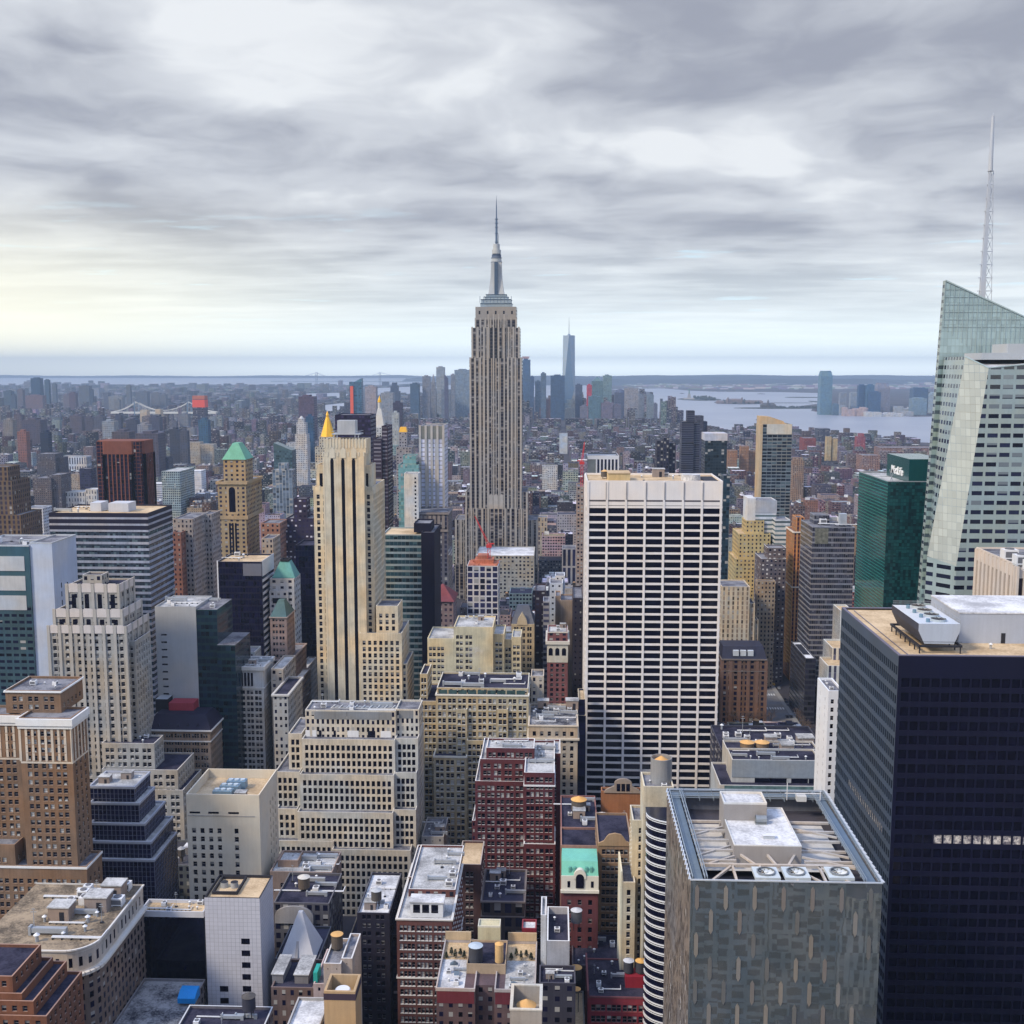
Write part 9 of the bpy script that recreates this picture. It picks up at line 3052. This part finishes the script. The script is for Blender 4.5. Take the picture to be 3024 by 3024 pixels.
def car(px, py, colr, label, group, rot=0., van=False):
 p = GZ(px, py, .05)
 key = (colr, van)
 root = thing('taxi' if colr[0] > .6 and colr[2] < .2 else 'car', label, 'car', (p.x, p.y, .05), group)
 root.rotation_euler = (0, 0, rot)
 if key not in CARM:
  bd = MB()
  w_, L_ = .95, 2.35
  prof = [(-L_, .35), (L_, .35), (L_, .75), (L_ * .62, .95), (L_ * .25, 1.5), (-L_ * .55, 1.5), (-L_ * .85, 1.0), (-L_, .9)] if not van else [(-L_, .35), (L_, .35), (L_, 1.0), (L_ * .8, 2.1), (-L_, 2.1)]
  # profile runs along y: build as x-extruded prism
  n = len(prof)
  for s_, order in ((-w_, 1), (w_, -1)):
   bd.poly([(s_, y_, z) for y_, z in prof][::-order])
  for k in range(n):
   a_, c_ = prof[k], prof[(k + 1) % n]
   bd.poly([(-w_, a_[0], a_[1]), (w_, a_[0], a_[1]), (w_, c_[0], c_[1]), (-w_, c_[0], c_[1])])
  gl = MB()
  for s_ in (-w_ - .01, w_ + .01):
   gl.poly([(s_, -L_ * .6, 1.0), (s_, L_ * .42, 1.0), (s_, L_ * .2, 1.42), (s_, -L_ * .5, 1.42)])
  gl.poly([(-.8, L_ * .60, 1.0), (.8, L_ * .60, 1.0), (.75, L_ * .28, 1.48), (-.75, L_ * .28, 1.48)])
  gl.poly([(-.8, -L_ * .83, 1.06), (.8, -L_ * .83, 1.06), (.75, -L_ * .58, 1.47), (-.75, -L_ * .58, 1.47)])
  wh = MB()
  for sx in (-.85, .85):
   for sy in (-1.45, 1.45):
    for k in range(10):
     a0, a1 = R(36 * k), R(36 * k + 36)
     wh.poly([(sx - .12, sy + .34 * math.cos(a0), .34 + .34 * math.sin(a0)), (sx + .12, sy + .34 * math.cos(a0), .34 + .34 * math.sin(a0)), (sx + .12, sy + .34 * math.cos(a1), .34 + .34 * math.sin(a1)), (sx - .12, sy + .34 * math.cos(a1), .34 + .34 * math.sin(a1))])
    for e in (-.12, .12):
     wh.poly([(sx + e, sy + .34 * math.cos(R(36 * k)), .34 + .34 * math.sin(R(36 * k))) for k in range(10)])
  L = []
  for nm, bb, mm in (('body', bd, plain(colr, .35, .05)), ('windows', gl, GL), ('wheels', wh, DARK)):
   o_ = bb.build(nm, mm)
   L.append((nm, o_.data))
   bpy.data.objects.remove(o_)
  CARM[key] = L
 for nm, me in CARM[key]:
  o_ = bpy.data.objects.new(nm, me)
  COL.objects.link(o_)
  o_.parent = root
YEL = (.85, .48, .03)
for k in range(6):
 car(2261 + k * 4.6, 1995 + k * 5.6, YEL, 'yellow taxi queuing at the kerb beside the old brick hotel', 'yellow taxis queuing beside the brick hotel')
for k, (px, py, c, lab) in enumerate(((2266, 2031, (.03, .03, .04), 'black car waiting alone above the crossing left side'), (2300, 2034, (.25, .27, .3), 'grey car just above the crossing on the right'), (2317, 2066, (.03, .03, .04), 'upper of three dark cars parked below the crossing'), (2321, 2074, (.05, .05, .07), 'middle of three dark cars parked below the crossing'), (2326, 2082, (.12, .12, .14), 'lower of three dark cars parked below the crossing'),
         (2324, 2118, (.03, .03, .04), 'left black car of two side by side near the lower crossing'), (2336, 2118, (.04, .04, .05), 'right black car of two side by side near the lower crossing'), (2347, 2110, (.30, .3, .32), 'grey car at the kerb of the small dark office'), (2353, 2118, (.06, .06, .08), 'dark car at the kerb just in front of the small dark office'))):
 car(px, py, c, lab, None)
def bare_tree(px, py, h, label, seed, group):
 rr_ = random.Random(seed)
 p = GZ(px, py, .1)
 root = thing('bare_tree', label, 'tree', (p.x, p.y, .1), group)
 b = MB()
 b.cyl(p.x, p.y, .1, h * .4, .32, .2, 7)
 part(b, 'trunk', plain((.10, .075, .06), .95, .2), root)
 b = MB()
 def grow(a, d, L, t, depth):
  e = a + d * L
  b.bar(a, e, t)
  if depth == 0:
   return
  for _ in range(3 if depth > 1 else 4):
   nd = (d + Vector((rr_.uniform(-1, 1), rr_.uniform(-1, 1), rr_.uniform(-.25, .7))) * .8).normalized()
   grow(a.lerp(e, rr_.uniform(.6, 1)), nd, L * rr_.uniform(.55, .8), t * .6, depth - 1)
 for q in range(4):
  grow(Vector((p.x, p.y, h * .33)), Vector((math.cos(q * 1.6), math.sin(q * 1.6), 1.3)).normalized(), h * .27, .2, 3)
 part(b, 'crown', plain((.15, .11, .09), .95, .2), root)
for k in range(13):
 bare_tree(2140 + k * 11.5 + (k % 3) * 3, 2128 + (k % 4) * 7, 11 + k % 4, 'leafless street tree in the row before the old brick hotel', 100 + k, 'leafless trees before the brick hotel')
for k in range(7):
 bare_tree(2352 + k * 6, 2120 + k * 8, 9, 'leafless tree on the pavement before the small dark office', 200 + k, 'leafless trees before the dark office')
def conifer(x, y, z, h, r_, label, group, seed):
 rr_ = random.Random(seed)
 root = thing('conifer', label, 'shrub', (x, y, z), group)
 b = MB()
 b.cyl(x, y, z, z + h * .5, .12, .08, 6)
 part(b, 'trunk', plain((.09, .06, .04)), root)
 b = MB()
 for _ in range(260):
  f = rr_.random() ** 1.3
  a_ = rr_.uniform(0, 6.28)
  rad = r_ * (1 - f) * rr_.uniform(.4, 1.1) + .05
  c = Vector((x + rad * math.cos(a_), y + rad * math.sin(a_), z + .15 * h + f * h * .85))
  d = Vector((math.cos(a_), math.sin(a_), rr_.uniform(.1, .9))) * rr_.uniform(.25, .5)
  s_ = Vector((-math.sin(a_), math.cos(a_), 0)) * rr_.uniform(.08, .18)
  b.poly([c - s_, c + s_, c + d])
 part(b, 'foliage', plain((.035, .055, .03), .9, .3), root)
# --- terraced block with tanks at the bottom centre
ZT = 56.
def rect(px0, px1, py0, py1, z):
 p, q_ = GZ(px0, py0, z), GZ(px1, py0, z)
 return p.x, q_.x, p.y, GZ((px0 + px1) / 2, py1, z).y
XA, XB, YA, YB = rect(1288, 1580, 2918, 2776, ZT)
root = thing('terrace_house', 'brown block with white and tan roof terraces around a central tank platform', 'building', ((XA + XB) / 2, YA, 0))
wb = MB()
xm0, xm1 = GZ(1376, 2880, ZT).x, GZ(1492, 2880, ZT).x
fb_ = facade(col=(.14, .09, .09), w=.42, h=.5, blind=.3)
xc0, xc1 = GZ(1403, 2918, ZT).x, GZ(1460, 2918, ZT).x
wb.box(XA, xc0, YA, YB, 0, ZT - .9, 0, bw=3.4, fh=3.3)
wb.box(xc1, XB, YA, YB, 0, ZT - .9, 0, bw=3.4, fh=3.3)
wb.box(xc0 + .01, xc1 - .01, YA + 4, YB, 0, ZT - .9, 0, bw=3.4, fh=3.3)
part(wb, 'wall', [fb_], root)
wb = MB()
for x0, x1 in ((XA - .2, xc0), (xc1, XB + .2)):
 wb.ring(x0, x1, YA - .2, YB, ZT - .9, ZT + .15, .45)
wb.box(XA, xm0, YB - .6, YB, ZT + .16, ZT + 3.2, 1)
wb.box(xm1, XB, YB - .6, YB, ZT + .16, ZT + 3.2, 1)
part(wb, 'parapet', [plain((.52, .44, .40)), plain((.62, .45, .27))], root)
wb = MB()
for x0, x1 in ((XA + .3, xc0 - .3), (xc1 + .3, XB - .3)):
 wb.box(x0, x1, YA - .12, YA - .01, ZT - 5.2, ZT - 1)
part(wb, 'red_band', plain((.17, .03, .04)), root)
rb = MB()
ymid = YA + (YB - YA) * .62
for x0, x1, k in ((XA + .2, xm0 - .1, 0), (xm1 + .1, XB - .2, 1)):
 rb.poly([(x0, YA + .2, ZT - .88), (x1, YA + .2, ZT - .88), (x1, ymid, ZT - .88), (x0, ymid, ZT - .88)], k)
 rb.poly([(x0, ymid + .01, ZT - .86), (x1, ymid + .01, ZT - .86), (x1, YB - .6, ZT - .86), (x0, YB - .6, ZT - .86)], 2)
part(rb, 'roof', [roofmat('white'), roofmat('light'), roofmat('tan')], root)
rb = MB()
yw0 = YA + (YB - YA) * .34
rb.box(xm0, xm1, yw0, YB - 5, ZT - .86, ZT + 1.9, 0, 1)
rb.ring(xm0, xm1, yw0, YB - 5, ZT + 1.91, ZT + 2.7, .3)
part(rb, 'tank_platform', [plain((.50, .36, .23)), roofmat('tar')], root)
rb = MB()
x0, x1 = GZ(1404, 2790, ZT + 7).x, GZ(1472, 2790, ZT + 7).x
rb.box(x0, x1, YB - 4.4, YB + 1, ZT - .8, ZT + 7)
rb.ring(x0, x1, YB - 4.4, YB + 1, ZT + 7, ZT + 7.6, .35, 1)
part(rb, 'cream_bulkhead', [plain((.64, .58, .38)), plain((.72, .68, .55))], root)
tt_ = tier(1288, 1580, 2918, YA, YB - YA)
reg(root, [tt_], 'the terraced block', 3024)
ZW = ZT + 1.92
for xx, r_, h_, tc, bc, lab, cn in ((xm0 + 2.9, 2.4, 5.6, plain((.52, .60, .66), .5, .1), plain((.07, .07, .08)), 'big black water tank with a pale blue lid on the central tank platform', .25), (xm1 - 2.3, 1.45, 6.4, plain((.78, .44, .16)), plain((.74, .46, .2), .8, .2), 'tall slim orange wooden tank on the central tank platform', .5)):
 t_ = thing('water_tank', lab, 'water tank', (xx, yw0 + 3.4, ZW))
 b = MB()
 b.cyl(xx, yw0 + 3.4, ZW, ZW + h_, r_, None, 22)
 for k in range(5):
  b.cyl(xx, yw0 + 3.4, ZW + .5 + k * h_ / 5, ZW + .62 + k * h_ / 5, r_ * 1.02, None, 22, cap=False)
 part(b, 'tank_body', bc, t_)
 b = MB()
 b.cyl(xx, yw0 + 3.4, ZW + h_, ZW + h_ + r_ * cn, r_ * 1.06, .02, 22, bottom=True)
 part(b, 'tank_roof', tc, t_)
for k, (x0, x1) in enumerate(((XA, xm0), (xm1, XB))):
 for j in range(5):
  x = x0 + (x1 - x0) * (.15 + .17 * j)
  conifer(x, ymid + .8 + (j % 2) * 2.4, ZT - .85, 2.2 + (j * 7 % 3) * .5, .55, 'dark conical shrub on the tan terrace %s of the tank well' % ('left' if k == 0 else 'right'), 'shrubs on the %s tan terrace' % ('left' if k == 0 else 'right'), 300 + 10 * k + j)
class _T: pass
for k, (x0, x1) in enumerate(((XA, xm0), (xm1, XB))):
 q_ = _T()
 q_.x0, q_.x1, q_.y0, q_.y1, q_.z1 = x0, x1, YA, ymid, ZT
 clutter(q_, 'the %s terrace of the block with the tank well' % ('left white' if k == 0 else 'right grey'), 6, 'ac skylight duct vent ac skylight', 60 + k, .75, .88)
# tank box in front of it
a = tier(1506, 1600, 2984, 268, 12)
root = thing('tank_box', 'open concrete box holding an orange-lidded water tank at the bottom edge', 'tower', ((a.x0 + a.x1) / 2, a.y0, 0))
wb = MB()
wb.box(a.x0, a.x1, a.y0, a.y1, 0, a.z1 - 5)
wb.ring(a.x0, a.x1, a.y0, a.y1, a.z1 - 5, a.z1, .6)
part(wb, 'wall', plain((.44, .40, .36)), root)
wb = MB()
wb.ring(a.x0 - .12, a.x1 + .12, a.y0 - .12, a.y1 + .12, a.z1, a.z1 + .4, .8)
part(wb, 'coping', plain((.66, .62, .54)), root)
wb = MB()
cx, cy = (a.x0 + a.x1) / 2, (a.y0 + a.y1) / 2
wb.cyl(cx, cy, a.z1 - 5, a.z1 - 2, 2.3, None, 20)
part(wb, 'tank', WOOD, root)
wb = MB()
wb.cyl(cx, cy, a.z1 - 2, a.z1 - .3, 2.6, .05, 20)
part(wb, 'tank_lid', ORANGE, root)
reg(root, [a], 'the tank box', 3024)
# --- red block, bottom right of centre
ZR = 50.
XA, XB, YA, YB = rect(1735, 1985, 2946, 2835, ZR)
root = thing('red_loft', 'red-fronted loft block with a dark roof and two tanks on a red shed', 'building', ((XA + XB) / 2, YA, 0))
wb, panes = MB(), []
geo_face(wb, panes, 'N', (XA, YA), XB - XA, 20, ZR, dict(fh=4., bw=5.6, grp=3, ww=1.35, gap=.15, wh=2.2, rec=.3, sill=True, kinds=('h1', 'h0', 'h3', 'h4'), top=2.4), random.Random(3), 0, 1)
wb.poly([(XA, YB, 0), (XA, YA, 0), (XA, YA, ZR), (XA, YB, ZR)], 2)
wb.poly([(XB, YA, 0), (XB, YB, 0), (XB, YB, ZR), (XB, YA, ZR)], 2)
wb.ring(XA - .1, XB + .1, YA - .15, YB, ZR, ZR + .5, .5, 2)
wb.box(XA - .1, XA + .5, YA, YB, ZR + .5, ZR + 2.4, 2)
part(wb, 'wall', [plain((.27, .035, .05)), plain((.34, .08, .08)), plain((.2, .07, .075))], root)
put_panes(root, panes, 60)
rb = MB()
rb.poly([(XA, YA, ZR), (XB, YA, ZR), (XB, YB, ZR), (XA, YB, ZR)])
part(rb, 'roof', roofmat('tar'), root)
sh = MB()
x0, x1 = GZ(1848, 2900, ZR + 3).x, GZ(1930, 2900, ZR + 3).x
y0 = GZ(1890, 2918, ZR).y
sh.box(x0, x1, y0, y0 + 6, ZR + .01, ZR + 4)
part(sh, 'red_shed', plain((.32, .02, .035), .7, .15), root)
tt_ = tier(1735, 1985, 2946, YA, YB - YA)
reg(root, [tt_], 'the red loft', 3024)
for k, (tc, lab) in enumerate(((plain((.66, .66, .68)), 'dark water tank with a silver lid, left of the pair on the red shed'), (plain((.80, .44, .13)), 'dark water tank with an orange lid, right of the pair on the red shed'))):
 xx = x0 + 1.2 + k * 4.1
 t_ = thing('water_tank', lab, 'water tank', (xx, y0 + 3, ZR + 4))
 b = MB()
 b.cyl(xx, y0 + 3, ZR + 4.4, ZR + 8.3, 1.75, None, 20, bottom=True)
 part(b, 'tank_body', plain((.06, .06, .07)), t_)
 b = MB()
 b.cyl(xx, y0 + 3, ZR + 8.3, ZR + 9., 1.9, .03, 20, bottom=True)
 part(b, 'tank_roof', tc, t_)
 for a_ in (45, 135, 225, 315):
  b = MB()
  b.bar((xx + 1.2 * math.cos(R(a_)), y0 + 3 + 1.2 * math.sin(R(a_)), ZR + 4), (xx + 1.2 * math.cos(R(a_)), y0 + 3 + 1.2 * math.sin(R(a_)), ZR + 4.5), .3)
  part(b, 'leg', DARK, t_)
q_ = _T()
q_.x0, q_.x1, q_.y0, q_.y1, q_.z1 = XA, XB, YA, YB, ZR + .9
clutter(q_, 'the dark roof of the red-fronted loft', 6, 'ac vent ac duct', 71, .7, .9, box=(.08, .5, .1, .9))
# --- tan-roofed low block with two more tanks between them
ZL = 44.
XA, XB, YA, YB = rect(1600, 1728, 3040, 2925, ZL)
root = thing('yellow_roof_block', 'low block with a worn yellowish roof between the tank box and the red loft', 'building', ((XA + XB) / 2, YA, 0))
wb = MB()
wb.box(XA, XB, YA, YB, 0, ZL - .6, 0, 1, bw=3.4, fh=3.6)
wb.ring(XA, XB, YA, YB, ZL - .6, ZL, .4, 2)
part(wb, 'wall', [facade(col=(.3, .25, .22), w=.4, h=.5), roofmat('tan'), plain((.3, .26, .22))], root)
reg(root, [tier(1600, 1728, 3040, YA, YB - YA)], 'the yellowish roof', 3024)
water_tank(1701, 2906, ZL + 2, 1.95, 4., 'dark tank with an orange lid, upper of two beside the yellowish roof', legs=2.2, conic=.35)
water_tank(1701, 2984, ZL, 1.5, .8, 'orange-lidded tank on a tall thin post, lower of two beside the yellowish roof', legs=7., conic=.45)
clutter(tier(1600, 1690, 3040, YA, YB - YA), 'the worn yellowish roof', 3, 'ac duct vent', 73, .7)
# --- grey stucco tower and dark roofs behind the terraced block
a = tier(1615, 1682, 2778, 352, 24)
r = bld('grey_stucco_block', 'grey stucco block with a white-rimmed sunken dark roof', [a], (.42, .42, .45), yb=2900, bw=30, fh=30, st=dict(w=.02, h=.02, blind=0), roof='tar', parapet=2.6, capcol=(.78, .78, .78))
clutter(a, 'the sunken roof of the grey stucco block', 3, 'ac ac vent', 74, .8, 2.6)
a = tier(1592, 1700, 2902, 340, ('b', 2850))
r = bld('dark_low_block', 'low dark block of small tar roofs in front of the grey stucco block', [a], (.05, .045, .06), yb=2960, roof='tar', st=dict(w=.4, h=.45), bw=3.4)
clutter(a, 'the small tar roofs before the grey stucco block', 5, 'ac shed duct vent', 78, .7)
a = tier(1597, 1614, 2702, 372, 14)
bld('white_stair_tower', 'small white stair tower beside the grey stucco block', [a], (.62, .62, .63), yb=2760, bw=30, fh=30, st=dict(w=.02, h=.02, blind=0), roof='light')
a = tier(1541, 1584, 2741, 389, ('b', 2714))
bld('white_hut_block', 'small dark block with a white roof left of the white stair tower', [a], (.22, .02, .035), yb=2775, bw=30, fh=30, st=dict(w=.02, h=.02, blind=0), roof='white')
water_tank(1702, 2735, 56, 2., 4.4, 'grey water tank with a silver conical lid on legs behind the grey stucco block', plain((.62, .62, .64)), plain((.12, .12, .14)), legs=3., Y=392)
a = tier(1690, 1838, 2850, 386, ('b', 2752))
bld('dark_tar_block', 'dark block with a weathered tar roof below the slim cream tower', [a], (.07, .05, .06), yb=2930, roof='tar', st=dict(w=.4, h=.45), bw=3.4)
clutter(a, 'the weathered tar roof below the slim cream tower', 6, 'vent duct ac vent', 75, .8)
a = tier(1422, 1548, 2660, 446, 30)
r = bld('arcade_block', 'low dark stone block with arched windows between the brick towers', [a], (.09, .075, .078), yb=2760, roof='tar', bw=4.6, fh=6, st=dict(w=.6, h=.7, blind=.1, gl=(.015, .015, .035)), cornice={0: (0, .7, .5, 6.5, .5, .4)}, ccol=(.24, .21, .2))
clutter(a, 'the dark arcaded block between the brick towers', 7, 'shed ac ac duct', 76, .95)
a = tier(1245, 1310, 2470, 520, 24)
bld('grey_plant_block', 'grey block with steel roof frames right of the cream terraced office', [a], (.36, .34, .32), yb=2540, roof='grey', bw=4, st=dict(w=.2, h=.3))
clutter(a, 'the grey block right of the cream terraced office', 5, 'shed duct ac', 77, 1.)
# limestone blocks behind the viewpoint, seen only in the mirror glass
root = thing('limestone_block', 'ribbed limestone block below the viewpoint, mirrored in the glass cube', 'building', (40, 100, 0))
b = MB()
rr_ = random.Random(9)
b.box(-60, 40, -80, -8, 0, 236, 0, 1, bw=3.2, fh=3.7)
x = -30
k = 0
while x < 150:
 w_ = rr_.uniform(16, 30)
 for y0, y1, hh in ((34, 62, (40, 150)), (64, 100, (60, 130)), (118, 142, (30, 70)), (143, 172, (24, 78))):
  h = rr_.uniform(*hh)
  m_ = rr_.choice((0, 2, 4))
  b.box(x, x + w_ - .5, y0, y1, 0, h, m_, 1, bw=(3.2, 0, 4.2, 0, 6)[m_], fh=3.9)
  for _ in range(5):
   q, y = rr_.uniform(x + 1, x + w_ - 6), rr_.uniform(y0 + 1, y1 - 6)
   b.box(q, q + rr_.uniform(2, 5), y, y + rr_.uniform(2, 5), h, h + rr_.uniform(1, 4), rr_.choice((1, 3)))
 x += w_
part(b, 'wall', [facade(col=(.60, .54, .46), w=.5, h=.62, blind=.15, sp=(.22, .2, .18)), roofmat('tar'), facade(col=(.52, .46, .42), w=.5, h=.55, blind=.1), roofmat('light'), facade(col=(.30, .33, .33), w=.7, h=.6, blind=.1)], root)
# ================================================================== steam and haze
p = PX(1398, 1938, 600)
m = bpy.data.materials.new('steam')
m.use_nodes = True
m.node_tree.nodes.clear()
t_ = NT(m.node_tree)
vol = t_.new('ShaderNodeVolumePrincipled')
vol.inputs['Color'].default_value = (.95, .95, .97, 1)
oc_ = t_.new('ShaderNodeTexCoord').outputs['Object']
ln = t_.new('ShaderNodeVectorMath', operation='LENGTH')
lk(m.node_tree, oc_, ln.inputs[0])
t_.put(vol.inputs['Density'], t_.m('MULTIPLY', t_.m('MULTIPLY', t_.ramp(ln.outputs['Value'], .15, .95, 1., 0.), t_.ramp(t_.noise(oc_, 2.6, 3), .4, .7)), .22))
lk(m.node_tree, vol.outputs[0], t_.new('ShaderNodeOutputMaterial').inputs['Volume'])
b = MB()
for k in range(6):
 for j in range(12):
  f0, f1 = math.pi * k / 6, math.pi * (k + 1) / 6
  a0, a1 = 2 * math.pi * j / 12, 2 * math.pi * (j + 1) / 12
  s_ = lambda f, a_: (math.sin(f) * math.cos(a_), math.sin(f) * math.sin(a_), -math.cos(f))
  pts = [s_(f0, a0), s_(f0, a1), s_(f1, a1), s_(f1, a0)]
  if k == 0:
   pts = [pts[0], pts[2], pts[3]]
  elif k == 5:
   pts = pts[:3]
  b.poly(pts)
so_ = b.build('steam', m)
so_.location = (p.x, 610, p.z)
so_.scale = (7.5, 4, 5.5)
tag(so_, 'wisp of white steam rising before the blank cream wall', 'steam', None, 'stuff')
HAZE = 4.6e-5
m = bpy.data.materials.new('haze')
m.use_nodes = True
m.node_tree.nodes.clear()
t_ = NT(m.node_tree)
vol = t_.new('ShaderNodeVolumePrincipled')
vol.inputs['Color'].default_value = (.58, .76, 1.0, 1)
vol.inputs['Density'].default_value = HAZE
vol.inputs['Anisotropy'].default_value = .1
lk(m.node_tree, vol.outputs[0], t_.new('ShaderNodeOutputMaterial').inputs['Volume'])
b = MB()
b.box(-41000, 41000, -3100, 33000, -1., 545, bottom=True)
ho = b.build('haze', m)
tag(ho, None, None, None, 'stuff')
